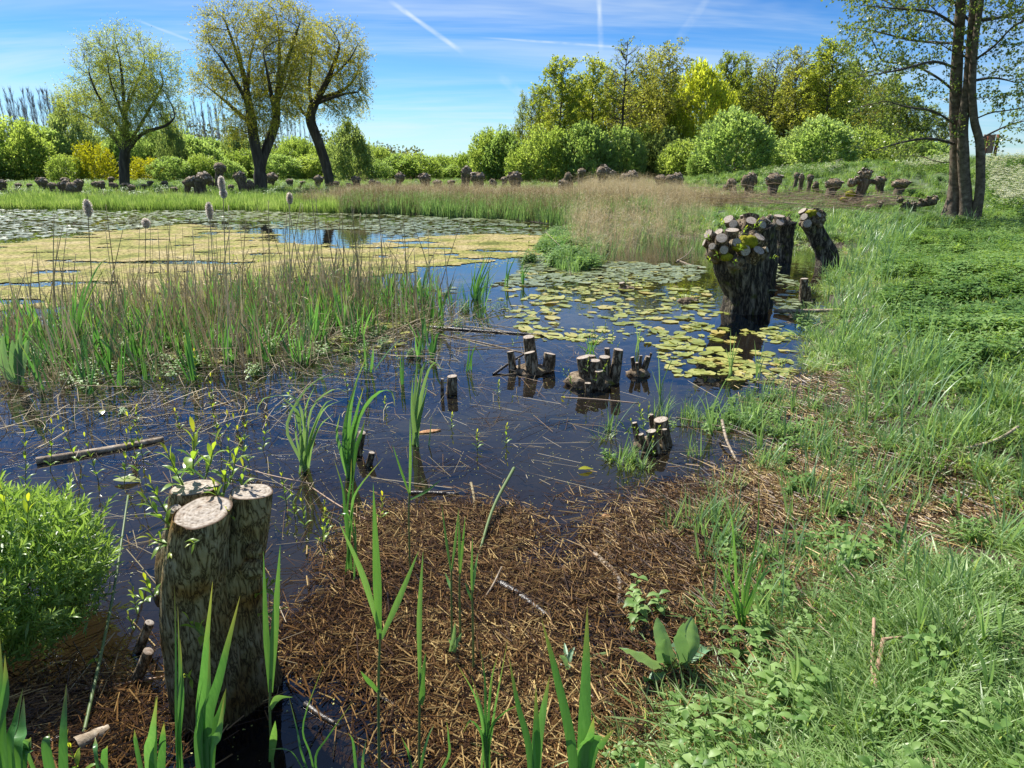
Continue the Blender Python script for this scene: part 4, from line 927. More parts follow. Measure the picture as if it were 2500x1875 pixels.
def bark_disp(amp, fr, seed=0, ridge=1.0):
    def f(R, th, u, path):
        out = R.copy(); L_ = np.concatenate([[0], np.cumsum(np.linalg.norm(np.diff(path, axis=0), axis=1))])
        for i in range(R.shape[0]):
            for j in range(R.shape[1]):
                cx, sy = math.cos(th[j]), math.sin(th[j]); r = R[i, j]
                big = mnoise.noise(Vector((cx*1.2+seed, sy*1.2, L_[i]*2.2)))
                q = Vector((cx*fr*1.7+seed*3, sy*fr*1.7, L_[i]*fr*.75)); rd = 1-abs(mnoise.noise(q))*2; 
                fine = mnoise.noise(q*2.3)
                out[i, j] = r*(1+amp*1.2*big+amp*ridge*(rd-.5)+amp*.35*fine)
        return out
    return f
def stub_part(parent, base, d, L_, r, name='stub', mat=None, k=12, tilt=.25, seed=0, n=5, face=True, split=False, into=None):
    """a lopped branch end with its own sawn face"""
    d = nrm(d); e = base+d*L_; path = catmull([base, base+d*L_*.5+rand_dir(1)[0]*r*.15, e], n)
    fn = nrm(d+rand_dir(1)[0]*tilt)
    mb = into if into is not None else MB()
    rad = r*np.concatenate([[1.25], np.linspace(1.12, 1.0, n-1)])
    V = tube(mb, path, rad, k, rnd=random.random(), cap=False, disp=bark_disp(.05, 2.5, seed) if k > 8 else None)
    # shear the last ring onto the tilted saw cut
    ring = mb.v[-1][-k:]; off = -((ring-e)@fn)/(d@fn); ring2 = ring+d[None]*off[:, None]; mb.v[-1] = np.vstack([mb.v[-1][:-k], ring2])
    c = ring2.mean(0)
    def face_into(m2, mi=0):
        rings = 4 if k > 8 else 1; v = [c[None]+fn*0.0015]; t = [0.]
        for q in range(1, rings+1):
            f = q/rings; v.append(c+(ring2-c)*f*1.0+fn*0.0015*(q < rings)); t += [f]*k
        v = np.vstack(v); j = np.arange(k); fs = [np.stack([np.zeros(k, int), 1+j, 1+(j+1) % k], -1)]
        for q in range(rings-1): o = 1+q*k; fs.append(np.stack([o+j, o+k+j, o+k+(j+1) % k, o+(j+1) % k], -1))
        m2.add(v, fs, .5, np.array(t), mi)
    if into is not None:
        face_into(mb, 1); return None
    o = mb.build(name, mat or M_POLL, parent); m2 = MB(); face_into(m2); m2.build('cut_face', M_CUT, o)
    return o
def lump(mb, c, r, seed=0, sub=14, amp=.35, fr=3.0):
    th = np.linspace(0, 2*PI, sub*2, endpoint=False); ph = np.linspace(0.02, PI-.02, sub); v = []
    for p in ph:
        for t in th:
            d = Vector((math.sin(p)*math.cos(t), math.sin(p)*math.sin(t), math.cos(p)))
            k = 1+amp*(1-2*abs(mnoise.noise(d*fr*.5+Vector((seed, 0, 0)))))*.6+amp*.5*mnoise.noise(d*fr*1.7+Vector((0, seed, 0)))
            v.append((c[0]+d.x*r[0]*k, c[1]+d.y*r[1]*k, c[2]+d.z*r[2]*k))
    n = sub*2; i = np.arange(sub-1)[:, None]*n; j = np.arange(n)[None]; j2 = (j+1) % n
    mb.add(v, np.stack([i+j, i+n+j, i+n+j2, i+j2], -1).reshape(-1, 4), .5)

def pollard_meshes(seed, h=1.2, r=.16, hr=.30, lean=(0, 0), n=16, k=14, bits=(1,)):
    """far version: trunk and knobbly head with sawn knobs"""
    random.seed(seed); rr = np.random.default_rng(seed)
    mt, mh = MB(), MB(); top = np.array([lean[0], lean[1], h*.78])
    path = catmull([(0, 0, -.15), (lean[0]*.25, lean[1]*.25, h*.3), top], 12)
    tube(mt, path, r*np.interp(np.linspace(0, 1, 12), [0, .15, .6, 1], [1.5, 1.2, 1.1, 1.35]), k, disp=bark_disp(.12, 3, seed))
    hs = [(top+[0, 0, h*.06], hr)]
    if len(bits) > 1: hs = [(top+np.array(b[:3]), hr*b[3]) for b in bits]
    for c, q in hs:
        lump(mh, c, (q*.78, q*.78, q*.80), seed, 9, .5)
        for i in range(n):
            d = rand_dir(1, -.25, 1, r=rr)[0]; d = nrm(d*[1, 1, .8]+[0, 0, .12]); b = c+d*[q*.5, q*.5, q*.55]
            stub_part(None, b, d+[0, 0, .25], q*rr.uniform(.3, .62), q*rr.uniform(.13, .26), k=6, n=3, into=mh, tilt=.5)
        for i in range(8):                            # torn slivers
            d = rand_dir(1, -.5, .6, r=rr)[0]; b = c+d*q*.6; tube(mh, [b, b+(d+[0, 0, .3])*q*.4], [q*.08, .004], 3, cap=False, rnd=.3)
    return mt.mesh('trunk', M_POLL), mh.mesh('head', [M_KNOB, M_CUT])
PM = [pollard_meshes(100, 1.2, .17, .30), pollard_meshes(101, 1.2, .15, .34, (.12, .05), 20), pollard_meshes(102, 1.2, .20, .36, (-.1, 0), 22),
      pollard_meshes(103, 1.2, .13, .26, (.2, .1), 14), pollard_meshes(104, 1.0, .22, .34, (0, 0), 18, bits=((-.28, 0, 0, .8), (.22, .1, .1, 1.), (.02, -.1, .05, .7))),
      pollard_meshes(105, .55, .26, .36, (.1, 0), 22), pollard_meshes(106, 1.2, .16, .28, (-.22, .05), 16, bits=((0, 0, 0, 1), (-.25, 0, -.2, .6)))]
PH = [1.2, 1.2, 1.2, 1.2, 1.0, .62, 1.2]; PWD = [.62, .70, .78, .56, 1.05, .85, .8]
rp = np.random.default_rng(31)
def pollard(px, ytop, ybase, wpx, v, label, group=None, Y=None, rz=None):
    if Y is None: b = P(px, ybase)
    else: b = at(px, Y)
    h = W(px, ytop, b[1])[2]-b[2]; wd = wpx/FPX*b[1]
    t = thing('pollard_willow', label, 'pollard', b, rp.uniform(-.5, .5) if rz is None else rz, group)
    sx = wd/PWD[v]; t.scale = (sx, sx, h/PH[v]*.97); t.rotation_euler.x = rp.normal(0, .09); t.rotation_euler.y = rp.normal(0, .09)
    link('trunk', PM[v][0], t); link('head', PM[v][1], t); return t
far_l = 'dark knobbly pollard among the crowd of cut willows on the far shore, left half'
GL = 'cut willows crowded on the left far shore'
def crowd(px):
    return ('knobbly cut willow at the extreme left of the far shore' if px < 90 else 'knobbly cut willow in the dense cluster left of the lone willow' if px < 225 else 'knobbly cut willow around the foot of the lone willow' if px < 350 else
            'knobbly cut willow between the lone and the forked willow' if px < 590 else 'knobbly cut willow between the forked and the crooked willow' if px < 800 else 'small knobbly cut willow in rusty grass right of the crooked willow')
for px, yt, yb, w, v in [(8, 441, 472, 34, 2), (-25, 440, 470, 40, 4), (40, 446, 470, 18, 3), (112, 437, 472, 30, 2), (131, 447, 474, 22, 0), (160, 445, 478, 34, 4), (176, 452, 482, 30, 5), (196, 441, 478, 26, 1), (240, 444, 472, 24, 0),
                         (256, 441, 474, 26, 6), (277, 450, 470, 24, 5), (300, 447, 468, 24, 3), (322, 452, 474, 20, 0), (150, 432, 465, 22, 3), (345, 449, 468, 18, 3), (430, 455, 478, 28, 6), (585, 440, 463, 16, 3),
                         (565, 452, 476, 16, 0), (710, 438, 462, 20, 0), (735, 442, 462, 16, 3), (610, 446, 472, 22, 5), (270, 432, 462, 16, 3), (70, 448, 470, 14, 3), (465, 443, 472, 22, 1), (520, 441, 470, 20, 2), (822, 443, 465, 18, 0), (845, 446, 466, 16, 3), (905, 440, 466, 18, 1), (925, 444, 468, 16, 0)]:
    pollard(px, yt, yb, w, v, crowd(px), GL)
for px, yt, yb, w, v, lab in [
    (365, 442, 465, 17, 3, 'short straight pollard standing alone right of the lone willow'),
    (408, 441, 466, 24, 6, 'pollard leaning left between the lone and the forked willow'),
    (457, 440, 476, 28, 1, 'squat pollard left of the widest cut stump on the far shore'),
    (492, 430, 480, 58, 4, 'widest many headed cut stump on the far shore, before the forked willow'),
    (533, 398, 470, 30, 3, 'tallest pollard on the left shore with a spiky tuft of shoots'),
    (597, 423, 475, 34, 2, 'stout pollard just left of the forked willow foot'),
    (658, 425, 463, 32, 1, 'pollard directly right of the forked willow foot'),
    (774, 431, 466, 26, 1, 'pollard left of the crooked willow foot'),
    (872, 432, 466, 26, 0, 'pollard in dry reed right of the crooked willow'),
    (968, 424, 468, 26, 1, 'pollard standing alone in dry reed under the clouds gap'),
    (1041, 427, 471, 34, 2, 'dark pollard, first of the three left of the tall slim one'),
    (1069, 441, 471, 26, 0, 'smaller middle pollard left of the tall slim one'),
    (1096, 440, 468, 22, 3, 'thin pollard touching the tall slim one from the left'),
    (1133, 408, 473, 30, 0, 'tall slim pollard, highest of the group at mid shore'),
    (1170, 425, 473, 40, 2, 'thick pollard right of the tall slim one'),
    (1200, 442, 466, 22, 5, 'low cut stump between two thick pollards at mid shore'),
    (1229, 431, 464, 22, 3, 'narrow pollard left of the broad grooved one'),
    (1262, 424, 482, 40, 2, 'broad grooved pollard at the edge of the pale reeds'),
    (1396, 418, 470, 26, 6, 'dark pollard leaning left inside the pale reeds'),
    (1416, 412, 460, 22, 3, 'slim pollard behind the leaning one in the pale reeds'),
    (1464, 409, 470, 36, 1, 'mossy topped pollard in the middle of the pale reeds'),
    (1492, 418, 455, 24, 0, 'small pollard right of the mossy topped one'),
    (1532, 424, 465, 50, 4, 'low wide pollard half hidden by the pale reeds'),
    (1372, 446, 476, 34, 5, 'squat stump low in the pale reeds'),
    (1605, 430, 470, 34, 1, 'pollard at the right edge of the pale reeds, left one'),
    (1640, 428, 470, 44, 4, 'wide mossy pollard at the right edge of the pale reeds'),
    (1660, 432, 462, 22, 0, 'small pollard behind the wide mossy one'),
    (1793, 432, 492, 36, 6, 'pale trunked pollard leaning left, left of the arched one'),
    (1826, 428, 488, 44, 4, 'gnarled arched pollard between two upright ones'),
    (1883, 428, 490, 44, 1, 'vase shaped pollard right of the arched one'),
    (1938, 421, 468, 16, 3, 'left of three small pollards on the grass'),
    (1952, 427, 474, 15, 0, 'middle of three small pollards on the grass'),
    (1972, 426, 474, 18, 3, 'right of three small pollards on the grass'),
    (1995, 441, 476, 20, 6, 'small pollard head bending left before the mossy one'),
    (2022, 440, 490, 44, 1, 'yellow mossed pollard with a drooping second head'),
    (2147, 434, 474, 30, 2, 'pollard right of the big leaning mossy trunk'),
    (2190, 441, 484, 44, 1, 'top shaped pollard standing apart on the green slope'),
    (2120, 502, 516, 30, 5, 'very low cut stool in the grass'),
    (2144, 490, 514, 20, 3, 'small dark cut stool with upright stubs')]:
    pollard(px, yt, yb, w, v, lab)

def leaning_pollard():                                   # the big mossy leaning one
    b = P(2085, 502); Y = b[1]; Z = lambda x, y, d=0: W(x, y, Y+d)-b
    t = thing('pollard_willow', 'big leaning pollard with two arms and bright yellow moss on its trunk', 'pollard', b)
    s = Y/FPX; mt = MB()
    tube(mt, catmull([Z(2068, 508), Z(2090, 485), Z(2105, 460), Z(2112, 436)], 14), np.array([15, 14, 13, 12, 12, 12, 11, 11, 11, 12, 12, 13, 13, 12])*s, 14, disp=bark_disp(.14, 3, 4))
    tube(mt, catmull([Z(2058, 498), Z(2066, 480, .2), Z(2085, 468, .1)], 8), 8*s, 10, disp=bark_disp(.14, 3, 5))
    tube(mt, catmull([Z(2112, 446), Z(2130, 442), Z(2138, 446)], 6), 5*s, 8, disp=bark_disp(.14, 3, 6))
    mt.build('trunk', M_POLL, t); mh = MB(); random.seed(4); r2 = np.random.default_rng(4)
    for (x, y, q, n) in ((2112, 428, 15, 16), (2080, 446, 11, 12), (2095, 440, 10, 8)):
        c = Z(x, y); q *= s; lump(mh, c, (q*.8,)*3, x, 8, .5)
        for i in range(n):
            d = rand_dir(1, -.2, 1, r=r2)[0]; stub_part(None, c+d*q*.5, d+[0, 0, .2], q*r2.uniform(.4, .8), q*r2.uniform(.15, .28), k=6, n=3, into=mh)
    mh.build('head', [M_KNOB, M_CUT], t)
    mm = MB(); lump(mm, Z(2076, 474, -.12), (11*s, 7*s, 7*s), 3, 8, .4); lump(mm, Z(2060, 487, -.1), (8*s, 6*s, 5*s), 5, 8, .4); mm.build('moss', M_MOSS, t)
leaning_pollard()
def fallen_row():                                      # low wide knobbly log on the slope
    b = P(2225, 512); Y = b[1]; Z = lambda x, y, d=0: W(x, y, Y+d)-b; s = Y/FPX
    t = thing('fallen_pollard', 'long low knobbly cut trunk lying in the grass left of the alder', 'log', b); mt, mh = MB(), MB(); r2 = np.random.default_rng(8)
    tube(mt, catmull([Z(2200, 508), Z(2225, 505), Z(2255, 498), Z(2285, 492)], 12), 7*s, 10, disp=bark_disp(.2, 3, 9)); mt.build('trunk', M_POLL, t)
    for (x, y, q) in ((2198, 488, 9), (2214, 500, 10), (2232, 500, 9), (2250, 495, 9), (2266, 489, 9), (2284, 486, 8)):
        c = Z(x, y); q *= s; lump(mh, c, (q*.7,)*3, x, 7, .5)
        for i in range(10):
            d = rand_dir(1, -.3, 1, r=r2)[0]; stub_part(None, c+d*q*.5, d+[0, 0, .2], q*r2.uniform(.4, .8), q*r2.uniform(.15, .28), k=6, n=3, into=mh)
    mh.build('head', [M_KNOB, M_CUT], t)
fallen_row()

# ---- sprouts
def sprout(parent, base, d, L_, nleaf, leafL, seed, name='sprout', mat=None, w=.28, stemr=.0025):
    r2 = np.random.default_rng(seed); d = nrm(d); side = nrm(np.cross(d, rand_dir(1, r=r2)[0]))
    path = catmull([base, base+d*L_*.5+side*L_*.05, base+d*L_+side*L_*.1+[0, 0, L_*.1]], 6)
    mb = MB(); tube(mb, path, np.linspace(stemr, stemr*.5, 6), 4, rnd=.5, cap=False); o = mb.build(name, M_GSTEM, parent)
    lm = []
    for i in range(nleaf):
        u = (i+.6)/nleaf; p = path[min(5, int(u*5.5))]; a = i*2.4+r2.uniform(-.4, .4); q = nrm(np.cross(d, [.3, .2, .9])); q2 = np.cross(d, q)
        out = nrm(q*math.cos(a)+q2*math.sin(a)); ld = nrm(out*(1.1-.7*u)+d*(.4+.9*u)); l = leafL*(1.05-.45*u)*r2.uniform(.8, 1.2)
        pt = catmull([p, p+ld*l*.5+[0, 0, l*.06], p+ld*l-[0, 0, l*(.18-.1*u)]], 6)
        m2 = MB(); ribbon(m2, pt, blade_width(6, l*w, .3, .45), side=np.cross(ld, [0, 0, 1.])+1e-3, fold=.25, rnd=min(1, .1+.85*u*u+r2.uniform(0, .1)))
        m2.build('leaf', mat or M_SPROUT, o, smooth=True)
    return o
def moss_pad(parent, c, r, seed):
    mb = MB(); lump(mb, c, r, seed, 10, .5, 5); mb.build('moss', M_MOSS, parent)

# ---- the four near pollards
def near_pollard(base, top, prof, hc, hrad, stubs, label, seed, sprouts=(), moss=(), k=72, n=64, amp=.075, slivers=16):
    """stubs: (px, py, dy, length m, radius px, dirx, diry, dirz) seated by where they show in the picture"""
    b = base; Y = b[1]; s = Y/FPX; random.seed(seed)
    t = thing('pollard_willow', label, 'pollard', b)
    mt = MB(); path = catmull([np.array([0, 0, -.25])]+[p-b for p in top], n)
    tube(mt, path, np.interp(np.linspace(0, 1, n), np.linspace(0, 1, len(prof)), prof)*s, k, disp=bark_disp(amp, 4.2, seed, 1.2))
    mt.build('trunk', M_BARK, t)
    mh = MB(); lump(mh, hc-b, hrad, seed, 26, .35, 4); 
    r2 = np.random.default_rng(seed)
    for i in range(slivers):
        d = rand_dir(1, -.5, .9, r=r2)[0]; p = hc-b+d*np.array(hrad)*.9
        tube(mh, [p, p+(d+[0, 0, .5])*r2.uniform(.03, .10)], [r2.uniform(.008, .02), .003], 4, cap=False, rnd=.3)
    for i in range(slivers):                      # burrs under the rim
        a = i*2*PI/slivers+r2.uniform(-.2, .2); q = np.array([math.cos(a)*hrad[0]*r2.uniform(.85, 1.15), math.sin(a)*hrad[1]*r2.uniform(.85, 1.15), -hrad[2]*r2.uniform(.1, 1.2)]); u = r2.uniform(.20, .36)*hrad[0]
        lump(mh, hc-b+q, (u, u, u*r2.uniform(.8, 1.5)), seed+i*3.7, 9, .55, 5)
    mh.build('head', M_KNOB, t)
    for i, (px, py, dy, L_, r, dx, dyy, dz) in enumerate(stubs):
        e = W(px, py, Y+dy)-b; d = nrm([dx, dyy, dz]); stub_part(t, e-d*(L_+.02), d, L_, r*s*.85, mat=M_STUB, k=16, n=6, tilt=.18, seed=seed+i)
    for i, (px, py, dy, L_, dx, dyy, dz) in enumerate(sprouts): sprout(t, W(px, py, Y+dy)-b, np.array([dx, dyy, dz]), L_, 7, .07, seed*31+i)
    for (px, py, dy, rx, rz) in moss: moss_pad(t, W(px, py, Y+dy)-b, (rx*s, rx*s*.6, rz*s), px)
    return t
b1 = W0(1836, 772, 0)+np.array([0, .33, 0]); Y1 = b1[1]
near_pollard(b1, [W(1822, 720, Y1), W(1805, 665, Y1), W(1795, 615, Y1)], [66, 54, 51, 52, 57, 50], W(1795, 604, Y1+.02), (.27, .23, .12),
    [(1726, 568, -.12, .20, 14, -.8, -.4, .6), (1752, 563, -.05, .20, 14, -.5, -.3, .9), (1762, 578, -.30, .20, 16, -.3, -.8, .7), (1788, 557, -.12, .22, 19, -.05, -.25, 1), (1858, 575, -.22, .18, 16, .45, -.5, .8),
     (1855, 608, -.34, .24, 16, .15, -.75, .75), (1872, 586, .0, .18, 13, .8, -.2, .7), (1737, 600, -.32, .14, 10, -.6, -.8, .3), (1815, 562, .10, .18, 14, .1, .4, 1), (1842, 563, .12, .18, 13, .3, .4, 1), (1878, 608, -.15, .12, 9, .9, -.5, .3), (1715, 590, .05, .14, 10, -1, .1, .5),
     (1800, 590, -.36, .10, 12, 0, -1, .35), (1768, 610, -.36, .10, 12, -.2, -1, .1), (1822, 612, -.38, .12, 15, .1, -1, .0)],
    'nearest big pollard in the pond with a crown of pale sawn stubs and mossy bark', 201,
    sprouts=[(1735, 640, -.36, .10, -.4, -.6, .5), (1752, 625, -.36, .10, -.3, -.8, .4), (1735, 585, -.3, .08, -.8, -.4, .8), (1805, 610, -.40, .10, 0, -.8, .5), (1812, 575, -.3, .10, .2, -.4, 1), (1838, 560, -.1, .10, .3, -.2, 1), (1762, 553, .0, .09, -.2, 0, 1), (1880, 632, -.2, .08, .5, -.5, .3), (1790, 640, -.40, .08, 0, -.9, .2), (1722, 548, .0, .08, -.5, 0, 1)],
    moss=[(1826, 590, -.28, 20, 13), (1808, 602, -.32, 16, 10), (1775, 628, -.33, 12, 8)])
b2 = W0(1858, 712, 0)+np.array([0, .35, 0]); Y2 = b2[1]
near_pollard(b2, [W(1858, 660, Y2), W(1856, 600, Y2), W(1845, 560, Y2)], [50, 38, 34, 36, 46], W(1828, 552, Y2), (.20, .19, .10),
    [(1776, 532, -.1, .22, 15, -.7, -.3, .8), (1812, 522, .1, .22, 8, -.3, .1, 1), (1822, 518, .05, .2, 9, -.05, .1, 1), (1840, 519, .05, .2, 17, .1, .0, 1), (1836, 535, -.3, .2, 15, .1, -.5, .9), (1876, 532, -.1, .2, 15, .6, -.2, .8), (1864, 545, -.32, .18, 14, .4, -.7, .6), (1888, 525, .15, .16, 9, .8, .1, .8), (1790, 545, -.3, .14, 12, -.4, -.8, .5)],
    'second big pollard directly behind the nearest one, with cracked flat top', 202, sprouts=[(1770, 550, -.3, .08, -.6, -.4, .8), (1850, 555, -.36, .08, .2, -.6, .8)], k=40, n=30)
b3 = W0(1912, 640, 0)+np.array([0, .2, 0.0]); Y3 = b3[1]
near_pollard(b3, [W(1912, 600, Y3), W(1914, 565, Y3), W(1914, 545, Y3)], [30, 23, 22, 25, 30], W(1913, 541, Y3), (.13, .13, .07),
    [(1903, 524, -.05, .16, 15, -.1, -.1, 1), (1932, 538, -.1, .14, 13, .6, -.3, .6), (1890, 528, .05, .14, 9, -.6, 0, .9), (1918, 528, .05, .14, 12, .2, .2, 1), (1905, 540, -.2, .12, 12, -.2, -.8, .7)],
    'straight upright pollard with flat sawn top, right of the two big ones', 203, k=30, n=26)
b4 = P(2032, 655)+np.array([0, .1, -.02]); Y4 = b4[1]
near_pollard(b4, [W(2020, 625, Y4), W(2000, 585, Y4), W(1985, 555, Y4), W(1978, 540, Y4)], [36, 26, 22, 21, 22, 24], W(1984, 534, Y4), (.16, .15, .09),
    [(1957, 512, 0, .16, 12, -.7, -.1, .7), (1974, 510, -.05, .18, 11, -.3, -.2, 1), (1992, 506, 0, .18, 11, .1, 0, 1), (2012, 515, 0, .16, 12, .5, 0, .8), (1972, 545, -.26, .14, 12, -.3, -.9, .2), (2002, 522, -.2, .14, 9, .3, -.7, .6), (2018, 530, -.05, .12, 10, .9, -.2, .3), (1962, 528, -.18, .12, 10, -.7, -.6, .3)],
    'crooked pollard leaning left with grey furrowed trunk at the edge of the bank', 204, moss=[(1982, 522, -.12, 14, 8)], k=34, n=34)
# ---------------------------------------------------------------- scattering of what nobody could count
def gn_scatter(name, protos, pts, rot, scl, idx, label, cat):
    pts = np.asarray(pts, np.float32); n = len(pts)
    me = bpy.data.meshes.new(name); me.vertices.add(n); me.vertices.foreach_set('co', pts.ravel())
    def att(nm, ty, dat, key):
        a = me.attributes.new(nm, ty, 'POINT'); a.data.foreach_set(key, np.asarray(dat).ravel())
    att('rot', 'FLOAT_VECTOR', np.asarray(rot, np.float32), 'vector'); scl = np.asarray(scl, np.float32)
    if scl.ndim == 1: scl = np.repeat(scl[:, None], 3, 1)
    att('scl', 'FLOAT_VECTOR', scl, 'vector'); att('pick', 'INT', np.asarray(idx, np.int32), 'value')
    col = bpy.data.collections.new(name+'_kinds')
    for i, m in enumerate(protos):
        o = bpy.data.objects.new(f'{name}_kind_{i:02d}', m); col.objects.link(o)
    ng = bpy.data.node_groups.new(name, 'GeometryNodeTree')
    ng.interface.new_socket('Geometry', in_out='INPUT', socket_type='NodeSocketGeometry'); ng.interface.new_socket('Geometry', in_out='OUTPUT', socket_type='NodeSocketGeometry')
    N, L = ng.nodes, ng.links; gi, go = N.new('NodeGroupInput'), N.new('NodeGroupOutput')
    ip = N.new('GeometryNodeInstanceOnPoints'); ci = N.new('GeometryNodeCollectionInfo'); ci.inputs['Collection'].default_value = col
    ci.inputs['Separate Children'].default_value = True; ci.inputs['Reset Children'].default_value = True
    def na(nm, ty):
        q = N.new('GeometryNodeInputNamedAttribute'); q.data_type = ty; q.inputs['Name'].default_value = nm; return q.outputs['Attribute']
    er = N.new('FunctionNodeEulerToRotation'); L.new(na('rot', 'FLOAT_VECTOR'), er.inputs[0])
    L.new(gi.outputs[0], ip.inputs['Points']); L.new(ci.outputs[0], ip.inputs['Instance']); ip.inputs['Pick Instance'].default_value = True
    L.new(na('pick', 'INT'), ip.inputs['Instance Index']); L.new(er.outputs[0], ip.inputs['Rotation']); L.new(na('scl', 'FLOAT_VECTOR'), ip.inputs['Scale'])
    L.new(ip.outputs[0], go.inputs[0])
    o = link(name, me); md = o.modifiers.new('scatter', 'NODES'); md.node_group = ng
    return tag(o, label, cat, kind='stuff')
R3 = np.random.default_rng(101)
def tuft(nb, h, w, spread, mat, seed, bend=.5, stiff=.5, seg=4, hvar=.5, fold=.15, flat=0.):
    random.seed(seed); r2 = np.random.default_rng(seed); mb = MB()
    for i in range(nb):
        a = r2.uniform(0, 2*PI); rad = spread*math.sqrt(r2.uniform()); b = np.array([math.cos(a)*rad, math.sin(a)*rad, -.01])
        l = h*r2.uniform(1-hvar, 1.1); a2 = a+r2.normal(0, .9); ln = r2.uniform(.05, .35)+flat; o = np.array([math.cos(a2), math.sin(a2), 0])
        bd = bend*r2.uniform(.1, 1.2)
        u = np.linspace(0, 1, seg+1)[:, None]; ang = (ln+bd*u**1.4*1.3); step = np.concatenate([[0], np.full(seg, l/seg)])[:, None]
        path = b+np.cumsum(step*(o*np.sin(ang)+np.array([0, 0, 1.])*np.cos(ang)), 0)
        ribbon(mb, path, blade_width(seg+1, w*r2.uniform(.6, 1.3), .7, .3), side=np.cross(o, [0, 0, 1.])+.4*rand_dir(1, r=r2)[0], fold=fold, rnd=r2.uniform())
    return mb.mesh('tuft', mat)
def herb(nst, h, leaf, mat, seed, spread=.08):
    random.seed(seed); r2 = np.random.default_rng(seed); mb = MB()
    for i in range(nst):
        a = r2.uniform(0, 6.3); b = np.array([math.cos(a), math.sin(a), 0])*spread*r2.uniform(0, 1); hh = h*r2.uniform(.5, 1.1); top = b+[r2.normal(0, .2)*hh, r2.normal(0, .2)*hh, hh]
        tube(mb, [b, top], [.002, .001], 3, cap=False, rnd=.2)
        m = 5
        for q in range(m):
            p = b+(top-b)*(q+1)/m
            for s in (0, PI):
                an = q*PI/2+s+a; o = np.array([math.cos(an), math.sin(an), -.05+.3*(q/m)]); l = leaf*r2.uniform(.6, 1.2)*(1.1-.4*q/m)
                ribbon(mb, catmull([p, p+o*l*.5+[0, 0, .1*l], p+o*l-[0, 0, .15*l]], 4), np.array([.15, .9, .7, .04])*l*.6, side=np.cross(o, [0, 0, 1.]), fold=.2, rnd=r2.uniform())
    return mb.mesh('herb', mat)
def umbel(h, seed):
    r2 = np.random.default_rng(seed); random.seed(seed); mb = MB()
    for i in range(3):
        top = np.array([r2.normal(0, .12), r2.normal(0, .12), h*r2.uniform(.7, 1.05)]); tube(mb, [(0, 0, 0), top], [.004, .002], 3, cap=False)
        for q in range(26):
            a = r2.uniform(0, 6.3); rr_ = .055*math.sqrt(r2.uniform()); c = top+[math.cos(a)*rr_, math.sin(a)*rr_, r2.normal(0, .006)]
            quads_leaf(mb, np.array([c]), rand_dir(1, -.2, .2, r=r2), .022, .02, r2.uniform(), r=r2, mi=1, up=np.array([[0, 0, 1.]]))
    n = 26; c = np.stack([r2.normal(0, .10, n), r2.normal(0, .10, n), r2.uniform(.05, h*.6, n)], 1); quads_leaf(mb, c, rand_dir(n, -.2, .5, r=r2), .07, .035, r2.uniform(0, 1, n), r=r2)
    return mb.mesh('umbel', [M_NETTLE, M_FLOWER])

GR = [tuft(26, .13, .0055, .05, M_GRASS, 300+i, bend=.9, flat=.25) for i in range(4)]            # 0-3 lawn like, tousled
GR += [tuft(14, .18, .0075, .07, M_GRASS, 310+i, bend=1.2, flat=.85) for i in range(3)]            # 4-6 flattened broad blades
GR += [tuft(7, .30, .009, .035, M_GLAUC, 320+i, bend=.45) for i in range(4)]                      # 7-10 young reed
GR += [herb(4, .11, .05, M_NETTLE, 330+i) for i in range(4)]                                      # 11-14 nettles, herbs
GR += [tuft(12, .12, .004, .07, M_DRY, 340+i, bend=1.2, flat=.9) for i in range(3)]               # 15-17 dead straw
GR += [tuft(22, .34, .010, .12, M_GLAUC, 350+i, bend=.5) for i in range(3)]                       # 18-20 dense reed patch
GR += [umbel(.75, 360+i) for i in range(3)]                                                      # 21-23 cow parsley
GR += [tuft(40, .28, .012, .22, M_GRASS, 370+i, bend=.6) for i in range(3)]                       # 24-26 meadow grass for the slope
GR += [herb(12, .22, .10, M_NETTLE, 380+i, .2) for i in range(3)]                                  # 27-29 bigger herb patch

# patches of different growth across the bank, described in ground coordinates
def region(px_pts): return np.array([P(x, y)[:2] for x, y in px_pts])
def inside(poly, Q):
    ins = np.zeros(len(Q), bool); B = np.roll(poly, -1, 0)
    for a, b in zip(poly, B):
        c = (a[1] > Q[:, 1]) != (b[1] > Q[:, 1])
        with np.errstate(divide='ignore', invalid='ignore'): ins ^= c & (Q[:, 0] < (b[0]-a[0])*(Q[:, 1]-a[1])/(b[1]-a[1])+a[0])
    return ins
nettle_field = region([(2200, 530), (2330, 545), (2560, 500), (2700, 620), (2700, 900), (2300, 900), (2150, 720), (2150, 600)])
reed_meadow = region([(2000, 560), (2250, 510), (2400, 545), (2200, 600), (2120, 700), (2250, 900), (2250, 1150), (2100, 1130), (2000, 900), (1940, 760), (1900, 640)])
white_slope = region([(2400, 412), (2700, 412), (2800, 560), (2520, 560), (2400, 470)])
crest_white = region([(1850, 440), (1950, 428), (2200, 415), (2330, 412), (2330, 424), (2100, 430), (1950, 440)])
HOL = P(2400, 1275)[:2]
